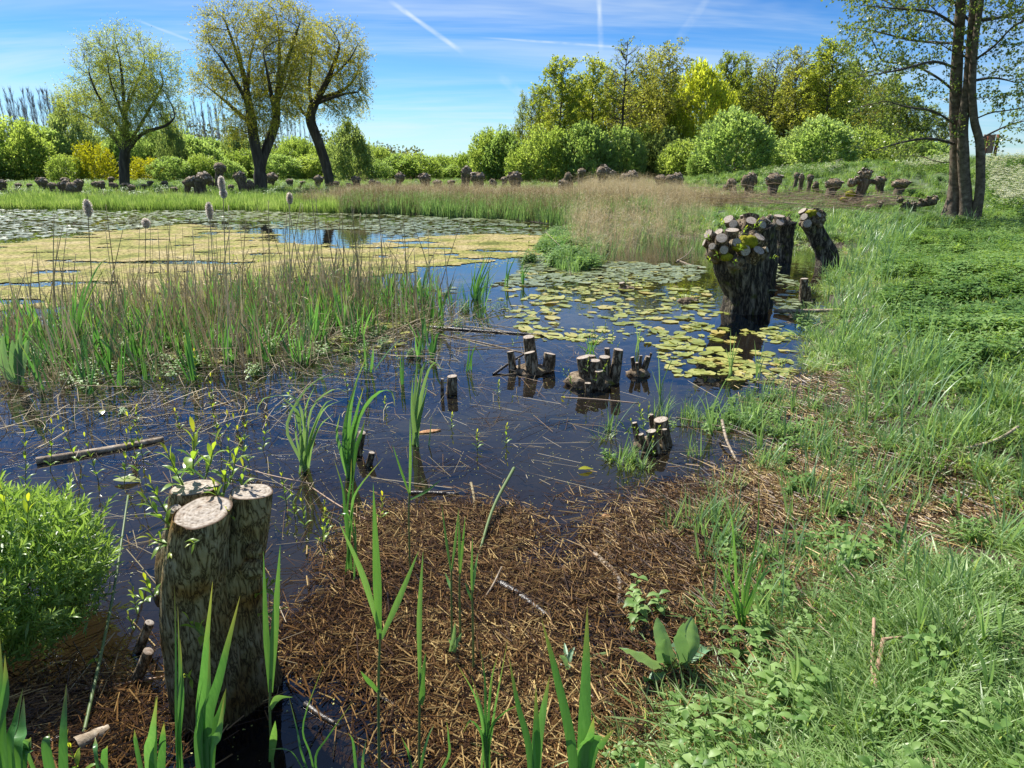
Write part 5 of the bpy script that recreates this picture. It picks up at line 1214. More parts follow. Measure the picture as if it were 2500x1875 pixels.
def bank_scatter():
    pts, idx, sc = [], [], []
    def sample(n, r0, r1, a0, a1, power):          # distances thin out with r
        u = R3.uniform(0, 1, n); r = (r0**(1-power)+u*(r1**(1-power)-r0**(1-power)))**(1/(1-power)) if abs(power-1) > 1e-3 else r0*(r1/r0)**u
        a = np.radians(R3.uniform(a0, a1, n)); return np.stack([r*np.sin(a), r*np.cos(a)], 1), r
    # near and middle bank
    Q, r = sample(56000, .85, 22, -5, 56, 1.0); d = sdist(Q); k = (d > -.10+.25*R3.normal(0, 1, len(Q))*.5+.22*((Q[:, 1] > 2.3) & (Q[:, 1] < 5.5))) & (Q[:, 0] > -.3)
    Q, r, d = Q[k], r[k], d[k]; n = len(Q); u = R3.uniform(0, 1, n); nz = np.array([mnoise.noise(Vector((q[0]*.9, q[1]*.9, 3.))) for q in Q]); nz2 = np.array([mnoise.noise(Vector((q[0]*2.3, q[1]*2.3, 9.))) for q in Q])
    kind = np.where(u < .34, R3.integers(0, 4, n), np.where(u < .66, R3.integers(4, 7, n), np.where(u < .70+nz*.3*np.clip((r-1.5)/2, .3, 1), R3.integers(11, 15, n), R3.integers(15, 18, n))))
    nf = inside(nettle_field, Q); kind = np.where(nf & (R3.uniform(0, 1, n) < .45+nz), np.where(r > 7, R3.integers(27, 30, n), R3.integers(11, 15, n)), kind)
    rm = inside(reed_meadow, Q); kind = np.where(rm & (R3.uniform(0, 1, n) < .10), R3.integers(7, 11, n), kind)
    rm2 = (Q[:, 1] > 2.2) & (d < .9) & (R3.uniform(0, 1, n) < .07); kind = np.where(rm2, R3.integers(7, 11, n), kind)
    bare = (nz2 > .12) & (d < 1.2) | (nz2 > .30); keep = ~(bare & (R3.uniform(0, 1, n) < .85)); keep &= ~((nz > .1) & (d < 3) & (R3.uniform(0, 1, n) < .5)); hol = np.exp(-((Q[:, 0]-HOL[0])/.55)**2-((Q[:, 1]-HOL[1])/.22)**2); keep &= R3.uniform(0, 1, n) > hol*1.2; keep &= ~((d < .35) & (Q[:, 1] < 2.6) & (R3.uniform(0, 1, n) < .55))
    s = R3.uniform(.65, 1.25, n)*np.clip(1+(r-3)*.06, .85, 2.0)
    s = np.where(kind >= 18, R3.uniform(.5, .9, n), s)
    s = np.where((kind >= 7) & (kind < 11) & (r < 3), s*.7, s)
    pts.append(Q[keep]); idx.append(kind[keep]); sc.append(s[keep])
    # slope, dyke and meadow behind
    Q, r = sample(17000, 12, 90, -5, 60, 1.15); d = sdist(Q); k = (d > .3) & (Q[:, 0] > 1); Q, r = Q[k], r[k]; n = len(Q)
    u = R3.uniform(0, 1, n); kind = np.where(u < .72, R3.integers(24, 27, n), R3.integers(27, 30, n)); s = R3.uniform(.6, 1.1, n)*np.clip(r/30, .8, 1.35)
    m = inside(nettle_field, Q); kind = np.where(m & (u < .5), R3.integers(27, 30, n), kind)
    m = inside(reed_meadow, Q); kind = np.where(m & (u < .6), R3.integers(18, 21, n), kind); s = np.where(m, s*.75, s)
    pts.append(Q); idx.append(kind); sc.append(s)
    G = np.array([W0(x, y)[:2] for x, y in [(1380, 1150), (1480, 1040), (1700, 1000), (1900, 950), (2050, 1020), (2350, 1230), (2300, 1330), (1900, 1600), (1700, 1560), (1600, 1350), (1500, 1200)]])
    Q = R3.uniform(G.min(0), G.max(0), (4200, 2)); Q = Q[inside(G, Q)]; w = np.array([mnoise.noise(Vector((q[0]*2.6, q[1]*2.6, 5.)))+.35*(q[0]-1.2) for q in Q]); Q = Q[w > .05][:520]; n = len(Q); u = R3.uniform(0, 1, n)
    pts.append(Q); idx.append(np.where(u < .5, R3.integers(7, 11, n), np.where(u < .8, R3.integers(0, 4, n), R3.integers(11, 15, n)))); sc.append(R3.uniform(.4, .95, n))
    Q = np.stack([R3.uniform(-75, 6, 9000), R3.uniform(33, 92, 9000)], 1); Q = Q[(sdist(Q) > 2.5)]; n = len(Q)
    pts.append(Q); idx.append(np.where(R3.uniform(0, 1, n) < .8, R3.integers(24, 27, n), R3.integers(27, 30, n))); sc.append(R3.uniform(1., 1.9, n))
    q0 = np.concatenate(pts); k0 = np.concatenate(idx); s0 = np.concatenate(sc); z = np.maximum(height(q0), -.01); n = len(q0)
    rot = np.stack([R3.normal(0, .12, n), R3.normal(0, .12, n), R3.uniform(0, 6.3, n)], 1)
    gn_scatter('bank_grass', GR, np.column_stack([q0, z]), rot, s0, k0, 'sunlit grass, nettles and young reed covering the bank and dyke', 'grass')
    # cow parsley
    A = []
    for poly, n in ((white_slope, 1300), (crest_white, 420)):
        lo, hi = poly.min(0), poly.max(0); Q = R3.uniform(lo, hi, (n*6, 2)); Q = Q[inside(poly, Q)]; w = np.array([mnoise.noise(Vector((q[0]*.35, q[1]*.35, 1.))) for q in Q]); A.append(Q[w > .0][:n])
    Q = np.vstack(A); n = len(Q); gn_scatter('cow_parsley', GR[21:24], np.column_stack([Q, height(Q)]), np.stack([np.zeros(n)]*2+[R3.uniform(0, 6.3, n)], 1), R3.uniform(.6, 1.05, n), R3.integers(0, 3, n), 'white flowering cow parsley on the dyke slope and crest', 'wildflowers')
bank_scatter()

# ---- reed beds
RS = []
def reed_clump(n, h, mat, seed, spread=.25, w=.006, leaf=True, lean=.12, plume=False):
    random.seed(seed); r2 = np.random.default_rng(seed); mb = MB()
    for i in range(n):
        b = np.array([r2.uniform(-spread, spread), r2.uniform(-spread, spread), -.05]); l = h*r2.uniform(.55, 1.1); t = b+[r2.normal(0, lean)*l, r2.normal(0, lean)*l, l]; m = (b+t)/2+[r2.normal(0, .02), r2.normal(0, .02), 0]
        s = nrm(rand_dir(1, -.1, .1, r=r2)[0]); ribbon(mb, catmull([b, m, t], 4), np.array([1, .9, .7, .3])*w, side=s, fold=.3, rnd=r2.uniform())
        if leaf:
            for q in range(3):
                p = b+(t-b)*r2.uniform(.3, .95); o = nrm(rand_dir(1, .1, .9, r=r2)[0]); L_ = h*r2.uniform(.1, .28); ribbon(mb, catmull([p, p+o*L_*.6, p+o*L_-[0, 0, L_*.35]], 4), np.array([.8, 1, .7, .1])*w*1.3, fold=.2, rnd=r2.uniform())
    return mb.mesh('reeds', mat)
RS += [reed_clump(13, 1.05, M_DRY, 400+i, spread=.32, w=.005, lean=.16) for i in range(3)]            # 0-2 pale
RS += [reed_clump(16, .8, M_DRYRED, 410+i) for i in range(3)]          # 3-5 rusty
RS += [tuft(30, .60, .016, .25, M_GLAUC, 420+i, bend=.25) for i in range(3)]     # 6-8 bluish fresh rush
RS += [tuft(26, .42, .014, .25, M_GRASS, 430+i, bend=.25) for i in range(3)]       # 9-11 bright fresh
RS += [tuft(30, .4, .012, .25, M_DRYRED, 440+i, bend=.6) for i in range(2)]      # 12-13 low rusty
def along(px_line, width_m, n):
    L_ = np.array([P(x, y)[:2] for x, y in px_line]); seg = np.diff(L_, axis=0); ln = np.linalg.norm(seg, axis=1); c = np.concatenate([[0], ln.cumsum()]); u = R3.uniform(0, c[-1], n)
    i = np.clip(np.searchsorted(c, u)-1, 0, len(seg)-1); t = (u-c[i])/ln[i]; p = L_[i]+seg[i]*t[:, None]; nn = np.stack([-seg[:, 1], seg[:, 0]], 1)/ln[:, None]
    v = R3.uniform(0, 1, n); return p+nn[i]*(v*width_m)[:, None], v
def far_shore():
    X, K, Sc = [], [], []
    # fresh green fringe at the waterline, rusty grass behind, dry reeds towards the right
    q, v = along([(-900, 509), (0, 509), (600, 512), (1000, 523), (1250, 536), (1430, 556)], 2.6, 5200); n = len(q)
    X.append(q); K.append(np.where(q[:, 0] < -7, R3.integers(9, 12, n), np.where(R3.uniform(0, 1, n) < .75, R3.integers(6, 9, n), R3.integers(3, 6, n)))); Sc.append(R3.uniform(.75, 1.25, n))
    q, v = along([(-900, 497), (0, 497), (600, 500), (1000, 510), (1250, 520), (1430, 540)], 14, 7500); n = len(q); r = R3.uniform(0, 1, n)
    X.append(q); K.append(np.where(r < .30, R3.integers(3, 6, n), np.where(r < .62, R3.integers(12, 14, n), R3.integers(9, 12, n)))); Sc.append(R3.uniform(.45, .85, n)*np.where(q[:, 0] < -8, .55, .8))
    q, v = along([(700, 503), (1000, 512), (1250, 524), (1430, 545)], 8, 2600); n = len(q); X.append(q); K.append(np.where(R3.uniform(0, 1, n) < .6, R3.integers(3, 6, n), R3.integers(0, 3, n))); Sc.append(R3.uniform(.6, .95, n))
    X, K, Sc = map(np.concatenate, (X, K, Sc)); n = len(X)
    gn_scatter('shore_reeds', RS, np.column_stack([X, hv(X)]), np.stack([R3.normal(0, .05, n), R3.normal(0, .05, n), R3.uniform(0, 6.3, n)], 1), Sc, K, 'strip of green rushes and rusty dry grass along the far waterline', 'reeds')
    # the pale dry reed bed right of centre
    poly = region([(1420, 640), (1385, 560), (1410, 490), (1440, 462), (1590, 458), (1680, 475), (1725, 520), (1735, 600), (1690, 635), (1600, 605), (1480, 645)])
    lo, hi = poly.min(0)-.3, poly.max(0)+.3; Q = R3.uniform(lo, hi, (9000, 2)); Q = Q[inside(poly, Q)][:1600]; n = len(Q); r = R3.uniform(0, 1, n)
    fx = (Q[:, 0]/Q[:, 1]); green = np.clip((fx-.17)/.12, 0, 1)
    K = np.where(r < .22+.5*green, np.where(R3.uniform(0, 1, n) < .7, R3.integers(6, 9, n), R3.integers(0, 3, n)), R3.integers(0, 3, n)); Sc = R3.uniform(.55, 1.45, n)*(1-.35*green)*.84*np.clip(.5+(Q[:, 1]-9)/18, .5, .95)
    gn_scatter('dry_reed_bed', RS, np.column_stack([Q, hv(Q)]), np.stack([R3.normal(0, .08, n), R3.normal(0, .08, n), R3.uniform(0, 6.3, n)], 1), Sc, K, 'pale straw coloured reed bed standing in the water right of centre', 'reeds')
    # green marsh tongue in front of it
    poly = region([(1290, 640), (1330, 590), (1390, 560), (1460, 575), (1480, 640), (1400, 668)])
    lo, hi = poly.min(0), poly.max(0); Q = R3.uniform(lo, hi, (2500, 2)); Q = Q[inside(poly, Q)]; Q = Q[np.array([mnoise.noise(Vector((q[0]*1.3, q[1]*.9, 6.))) for q in Q]) > -.05][:420]; n = len(Q)
    gn_scatter('marsh_growth', GR, np.column_stack([Q, np.zeros(n)]), np.stack([R3.normal(0, .1, n), R3.normal(0, .1, n), R3.uniform(0, 6.3, n)], 1), R3.uniform(.5, 1.1, n), np.where(R3.uniform(0, 1, n) < .4, R3.integers(27, 30, n), np.where(R3.uniform(0, 1, n) < .5, R3.integers(18, 21, n), R3.integers(0, 7, n))), 'green marsh plants in front of the pale reed bed', 'marsh plants')
far_shore()

# ---- floating mat of dead algae and duckweed
def algae():
    up = [(-900, 610), (-200, 606), (0, 598), (150, 580), (300, 562), (450, 548), (560, 560), (640, 572), (700, 590), (830, 604), (900, 596), (940, 582), (1100, 574), (1250, 570), (1370, 578), (1420, 592)]
    lo = [(1400, 606), (1340, 618), (1240, 640), (1150, 642), (1080, 648), (1010, 662), (960, 672), (900, 690), (830, 700), (760, 706), (600, 722), (500, 735), (420, 728), (330, 742), (200, 742), (80, 765), (0, 782), (-200, 800), (-900, 820)]
    poly = np.array([W0(x, y)[:2] for x, y in up+lo]); mn, mx = poly.min(0), poly.max(0); mn[0] = max(mn[0], -16)
    c = .075; xs = np.arange(mn[0], mx[0], c); ys = np.arange(mn[1], mx[1], c); X, Y = np.meshgrid(xs, ys, indexing='ij'); F = np.stack([X.ravel(), Y.ravel()], 1)
    B = np.roll(poly, -1, 0); d = np.full(len(F), 1e9)
    for a, b in zip(poly, B): ab = b-a; t = np.clip(((F-a)@ab)/(ab@ab), 0, 1); d = np.minimum(d, np.linalg.norm(F-a-t[:, None]*ab, axis=1))
    d = np.where(inside(poly, F), d, -d); nz = np.array([mnoise.fractal(Vector((f[0]*.55, f[1]*1.6, 2.)), 1., 2.2, 5) for f in F])
    fz = np.array([mnoise.noise(Vector((f[0]*3., f[1]*5., 8.))) for f in F]); ok = (d+nz*.75+fz*.35 > .12) & (nz+fz*.3 > -.42)
    nx, ny = len(xs), len(ys); I = np.arange(nx*ny).reshape(nx, ny); f = np.stack([I[:-1, :-1], I[1:, :-1], I[1:, 1:], I[:-1, 1:]], -1).reshape(-1, 4)
    okc = ok[f].sum(1) >= 3; mb = MB(); z = .006+.006*np.abs(nz)+R3.uniform(0, .004, len(F)); jit = R3.normal(0, .012, F.shape)
    used = np.unique(f[okc]); mp = -np.ones(len(F), int); mp[used] = np.arange(len(used))
    mb.add(np.column_stack([F+jit, z])[used], mp[f[okc]], 0.5)
    m, N, L, out = new_mat('algae_scum'); tc = N.new('ShaderNodeTexCoord')
    n1 = N.new('ShaderNodeTexNoise'); n1.inputs['Scale'].default_value = 1.2; n1.inputs['Detail'].default_value = 6; L.new(tc.outputs['Object'], n1.inputs['Vector'])
    n2 = N.new('ShaderNodeTexNoise'); n2.inputs['Scale'].default_value = 13; n2.inputs['Detail'].default_value = 8; n2.inputs['Roughness'].default_value = .75; L.new(tc.outputs['Object'], n2.inputs['Vector'])
    a = ramp(N, [(.13, .15, .035), (.33, .32, .10), (.40, .33, .15), (.48, .40, .22)], [.30, .45, .55, .68]); L.new(n1.outputs[0], a.inputs[0])
    b = ramp(N, [(.12, .13, .08), (.50, .50, .42), (.95, .95, .9), (1.1, 1.1, 1.05)], [.38, .46, .53, .66]); L.new(n2.outputs[0], b.inputs[0])
    mu = N.new('ShaderNodeMix'); mu.data_type = 'RGBA'; mu.blend_type = 'MULTIPLY'; mu.inputs['Factor'].default_value = 1; L.new(a.outputs[0], mu.inputs['A']); L.new(b.outputs[0], mu.inputs['B'])
    p = N.new('ShaderNodeBsdfPrincipled'); L.new(mu.outputs['Result'], p.inputs['Base Color']); p.inputs['Roughness'].default_value = .9; p.inputs['Specular IOR Level'].default_value = .08
    bp = N.new('ShaderNodeBump'); bp.inputs['Strength'].default_value = .8; bp.inputs['Distance'].default_value = .015; L.new(n2.outputs[0], bp.inputs['Height']); L.new(bp.outputs[0], p.inputs['Normal']); L.new(p.outputs[0], out.inputs[0])
    tag(mb.build('algae_mat', m), 'tan and yellow mat of floating algae across the middle of the pond', 'algae', kind='stuff')
    # crumbs along its edges
    k = (~ok) & (d+nz*.5 > -.35) & (R3.uniform(0, 1, len(F)) < .30); E = F[k]; n = len(E); mb = MB()
    E = np.repeat(E, 3, 0)+R3.normal(0, .06, (n*3, 2)); n = len(E); c3 = np.column_stack([E, np.full(n, .004)])
    quads_leaf(mb, c3, rand_dir(n, -.02, .02), R3.uniform(.02, .07, n), R3.uniform(.015, .05, n), R3.uniform(0, 1, n), up=np.tile([[0, 0, 3.]], (n, 1)))
    tag(mb.build('algae_crumbs', M_PAD), 'loose flakes of algae around the floating mat', 'algae', kind='stuff')
algae()

# ---- water lily leaves
def pad_mesh(seed, mat, k=12):
    r2 = np.random.default_rng(seed); mb = MB(); th = np.linspace(.18, 2*PI-.18, k); w = 1+.10*r2.normal(0, 1, k); rx = 1.0; ry = .78
    v = [[0, 0, .0]]+[[math.cos(t)*rx*q, math.sin(t)*ry*q, .06*r2.normal(0, 1)+.02] for t, q in zip(th, w*.55)]+[[math.cos(t)*rx*q, math.sin(t)*ry*q, .10*max(0, r2.normal(0, 1))+.02] for t, q in zip(th, w)]
    j = np.arange(k-1); f = [np.stack([0*j, 1+j, 2+j], -1), np.stack([1+j, 1+k+j, 2+k+j, 2+j], -1)]; mb.add(v, f, r2.uniform()); return mb.mesh('lily_leaf', mat)
PADS = [pad_mesh(500+i, M_PAD) for i in range(8)]; PADF = [pad_mesh(520+i, M_PADFAR, 9) for i in range(6)]
def lilies():
    # near leaves, one object each
    spots = []
    def fill(poly_px, n, r0, r1, mind=.42):
        poly = np.array([W0(x, y)[:2] for x, y in poly_px]); lo, hi = poly.min(0), poly.max(0); c = 0; tr = 0
        while c < n and tr < n*40:
            tr += 1; q = R3.uniform(lo, hi)
            if not inside(poly, q[None])[0]: continue
            if mnoise.noise(Vector((q[0]*.9, q[1]*1.4, 4.))) < -.18: continue
            r = R3.uniform(r0*.7, r1)
            if any((q[0]-s[0])**2+(q[1]-s[1])**2 < (mind*(r+s[2])*.8)**2 for s in spots): continue
            if sdist(q[None])[0] > -.05: continue
            spots.append((q[0], q[1], r)); c += 1
    fill([(1190, 770), (1300, 715), (1480, 700), (1560, 690), (1700, 700), (1760, 740), (1780, 800), (1700, 860), (1600, 850), (1450, 830), (1330, 830), (1200, 800)], 110, .055, .125)
    fill([(1600, 860), (1700, 780), (1900, 800), (1960, 850), (1900, 930), (1760, 930), (1650, 920)], 46, .05, .10)
    fill([(1180, 740), (1240, 690), (1300, 640), (1560, 640), (1680, 660), (1700, 700), (1500, 700), (1300, 720)], 84, .05, .10)
    fill([(560, 810), (820, 760), (1000, 800), (900, 880), (600, 880), (100, 900), (0, 860), (200, 790)], 42, .04, .09)
    fill([(100, 830), (400, 790), (700, 800), (1150, 770), (1180, 830), (800, 900)], 16, .05, .09)
    p0 = None
    for i, (x, y, r) in enumerate(spots[:298]):
        o = link('water_lily', PADS[i % 8]); o.location = (x, y, .006+R3.uniform(0, .004)); o.scale = (r, r*R3.uniform(.75, 1), r*R3.uniform(.2, 1.0)); o.rotation_euler = (R3.normal(0, .04), R3.normal(0, .04), R3.uniform(0, 6.3))
        fx = x/y
        lab = ('lily leaf on dark water right in front of the nearest pollard' if y < 6.9 and fx > .12 else 'lily leaf in the open water between the clustered stool and the nearest pollard' if fx > .07 and y < 8.2 else
               'lily leaf in the crowded patch left of the nearest pollard' if fx > -.03 and y < 10 else 'lily leaf in the shade before the reed bed' if fx > -.03 else 'lily leaf lying among the dead reed stems in mid pond' if fx > -.4 else 'lily leaf lying among the dead reed stems at left')
        big = ('large ' if r > .085 else 'small ' if r < .05 else '')
        tag(o, big+lab, 'lily leaf', 'yellow green floating lily leaves')
    A, B2 = [], []
    for pp, n in (([(1190, 770), (1300, 715), (1480, 690), (1700, 690), (1770, 740), (1790, 800), (1700, 860), (1450, 840), (1330, 840)], 430), ([(1600, 860), (1700, 780), (1900, 800), (1980, 850), (1930, 940), (1760, 940), (1650, 920)], 230), ([(1180, 740), (1300, 640), (1680, 650), (1720, 700)], 330), ([(0, 860), (300, 780), (900, 760), (1150, 780), (900, 860), (300, 900)], 170)):
        poly = np.array([W0(x, y)[:2] for x, y in pp]); q = R3.uniform(poly.min(0), poly.max(0), (n*12, 2)); q = q[inside(poly, q)]; w = np.array([mnoise.noise(Vector((a[0]*1.1, a[1]*1.5, 4.)))+.5*mnoise.noise(Vector((a[0]*4, a[1]*4, 4.))) for a in q]); A.append(q[w > .0][:n])
    A = np.vstack(A); n = len(A); s = R3.uniform(.018, .07, n); gn_scatter('small_lily_leaves', PADS, np.column_stack([A, np.full(n, .004)+R3.uniform(0, .003, n)]), np.stack([R3.normal(0, .04, n), R3.normal(0, .04, n), R3.uniform(0, 6.3, n)], 1), np.stack([s, s*R3.uniform(.6, 1, n), s*.5], 1), R3.integers(0, 8, n), 'small crowded yellow green lily leaves between the big ones', 'lily leaves')
    # far leaves
    Q = []
    for poly_px, n in (([(-900, 512), (0, 512), (600, 515), (1000, 527), (1250, 538), (1380, 556), (1330, 575), (1100, 572), (940, 580), (880, 560), (700, 560), (560, 556), (450, 545), (300, 560), (100, 580), (-100, 590), (-900, 600)], 6200),
                       ([(1400, 560), (1430, 650), (1300, 660), (1500, 640), (1720, 650), (1700, 690), (1350, 700), (1200, 700), (1300, 640)], 900), ([(1780, 640), (1880, 640), (1960, 700), (1990, 780), (1900, 800), (1880, 720)], 120), ([(0, 790), (300, 745), (600, 735), (900, 700), (1150, 700), (900, 780), (500, 800), (0, 880)], 260)):
        poly = np.array([W0(x, y)[:2] for x, y in poly_px]); lo, hi = poly.min(0), poly.max(0); A = R3.uniform(lo, hi, (n*6, 2)); A = A[inside(poly, A)]
        w = np.array([mnoise.noise(Vector((a[0]*.22, a[1]*.5, 7.)))+.6*mnoise.noise(Vector((a[0]*.9, a[1]*2., 7.))) for a in A]); A = A[w > -.28][:n]; Q.append(A)
    Q = np.vstack(Q); n = len(Q); s = R3.uniform(.05, .15, n)*np.clip(Q[:, 1]/14, .55, 1.15)
    gn_scatter('far_lily_leaves', PADF, np.column_stack([Q, np.full(n, .006)+R3.uniform(0, .006, n)]), np.stack([R3.normal(0, .05, n), R3.normal(0, .05, n), R3.uniform(0, 6.3, n)], 1), np.stack([s, s, s*.5], 1), R3.integers(0, 6, n), 'countless pale lily leaves covering the far part of the pond', 'lily leaves')
lilies()

# ---- wet litter of broken reed
def litter_mesh(n, spread, seed, lmax, mat=M_LITTER, thin=1.0):
    r2 = np.random.default_rng(seed); mb = MB(); c = np.column_stack([r2.normal(0, spread, (n, 2)), r2.uniform(.0, .018, n)]); a = r2.uniform(0, 6.3, n); L_ = lmax*r2.uniform(.12, 1, n)**1.6; w = r2.uniform(.0013, .005, n)*thin
    d = np.stack([np.cos(a), np.sin(a), r2.normal(0, .08, n)], 1); s = np.stack([-np.sin(a), np.cos(a), np.zeros(n)], 1); up = np.array([0, 0, 1.])
    h = (w*.45)[:, None]*up; e = d*L_[:, None]*.5; q = s*w[:, None]*.5
    v = np.stack([c-e-q, c-e+h, c-e+q, c+e-q, c+e+h, c+e+q], 1).reshape(-1, 3); o = np.arange(n)[:, None]*6
    mb.add(v, [o+np.array([0, 3, 4, 1]), o+np.array([1, 4, 5, 2])], np.repeat(r2.uniform(0, 1, n), 6)); return mb.mesh('litter', mat, smooth=False)
LT = [litter_mesh(70, .10, 600+i, .11) for i in range(5)]+[litter_mesh(14, .22, 610+i, .30, thin=.7) for i in range(3)]+[litter_mesh(9, .35, 620+i, .55, M_DRY, thin=.7) for i in range(3)]
dense_px = [(560, 1990), (640, 1760), (610, 1560), (660, 1420), (700, 1300), (760, 1230), (900, 1200), (1010, 1140), (1150, 1120), (1300, 1085), (1450, 1110), (1600, 1130), (1700, 1160), (1830, 1130), (1960, 1120), (2100, 1180), (2250, 1230), (2330, 1300), (2050, 1390), (1900, 1460), (1800, 1560), (1760, 1660), (1690, 1800), (1650, 2000), (1200, 2100)]
left_px = [(-200, 2000), (-200, 1740), (100, 1690), (350, 1640), (600, 1700), (700, 1800), (660, 2050)]
def edge_d(poly, A):
    d = np.full(len(A), 1e9)
    for a, b in zip(poly, np.roll(poly, -1, 0)): ab = b-a; t = np.clip(((A-a)@ab)/(ab@ab), 0, 1); d = np.minimum(d, np.linalg.norm(A-a-t[:, None]*ab, axis=1))
    return d
def litter():
    X, K, Z = [], [], []
    D = np.array([W0(x, y)[:2] for x, y in dense_px]); Lf = np.array([W0(x, y)[:2] for x, y in left_px])
    for poly, n in ((D, 3300), (Lf, 520)):
        lo, hi = poly.min(0), poly.max(0); A = R3.uniform(lo, hi, (n*5, 2)); A = A[inside(poly, A)]; w = np.array([mnoise.noise(Vector((a[0]*1.6, a[1]*1.6, 2.)))+.5*mnoise.noise(Vector((a[0]*4, a[1]*4, 2.))) for a in A])
        far = np.clip((A[:, 1]-2.3)/1.5, 0, 1)*np.clip(1.25-A[:, 0]*.5, .25, 1); ed = edge_d(poly, A); A = A[w > -.17+far*.5+.8*np.exp(-ed/.35)-.1][:n]; X.append(A); K.append(np.where(R3.uniform(0, 1, len(A)) < .88, R3.integers(0, 5, len(A)), R3.integers(5, 8, len(A)))); Z.append(R3.uniform(-.040, .006, len(A)))
    # scattered single straws over the open water
    open_px = [(-100, 1900), (-100, 900), (300, 880), (800, 830), (1250, 900), (1500, 1000), (1900, 950), (2030, 1000), (2000, 1200), (1300, 1100), (900, 1220), (700, 1350), (600, 1700)]
    O = np.array([W0(x, y)[:2] for x, y in open_px]); lo, hi = O.min(0), O.max(0); A = R3.uniform(lo, hi, (2600, 2)); A = A[inside(O, A)][:230]; n = len(A)
    X.append(A); K.append(np.where(R3.uniform(0, 1, n) < .6, R3.integers(5, 8, n), R3.integers(8, 11, n))); Z.append(np.full(n, .002))
    M_ = np.array([W0(x, y)[:2] for x, y in [(-200, 900), (-200, 780), (500, 740), (950, 720), (1250, 820), (1500, 860), (1300, 900), (800, 880), (600, 1000), (-200, 1080)]]); lo, hi = M_.min(0), M_.max(0); A = R3.uniform(lo, hi, (3000, 2)); A = A[inside(M_, A)][:330]; n = len(A)
    X.append(A); K.append(R3.integers(5, 11, n)); Z.append(np.full(n, .003))
    # along the muddy edge of the bank
    i = R3.integers(2, 16, 420); t = R3.uniform(0, 1, 420)[:, None]; A = SH[i]*(1-t)+SH[i+1]*t+R3.normal(0, .22, (420, 2)); X.append(A); K.append(R3.integers(0, 5, 420)); Z.append(R3.uniform(0, .01, 420))
    X, K, Z = map(np.concatenate, (X, K, Z)); n = len(X)
    gn_scatter('reed_litter', LT, np.column_stack([X, hv(X)+Z+.002]), np.stack([R3.normal(0, .03, n), R3.normal(0, .03, n), R3.uniform(0, 6.3, n)], 1), R3.uniform(.7, 1.25, n), K, 'wet brown litter of broken reed floating at the pond edge', 'litter')
    # specks of duckweed and dust on the dark water
    A = R3.uniform(lo-[1, 3], hi+[1, 0], (16000, 2)); A = A[(sdist(A) < -.05)]; A = A[A[:, 1] > 1.2]; n = len(A); mb = MB()
    quads_leaf(mb, np.column_stack([A, np.full(n, .003)]), rand_dir(n, -.02, .02), R3.uniform(.003, .010, n), R3.uniform(.003, .007, n), R3.uniform(.2, 1, n), up=np.tile([[0, 0, 3.]], (n, 1)))
    tag(mb.build('duckweed_specks', M_PAD), 'tiny specks of duckweed dotted on the dark water', 'duckweed', kind='stuff')
litter()
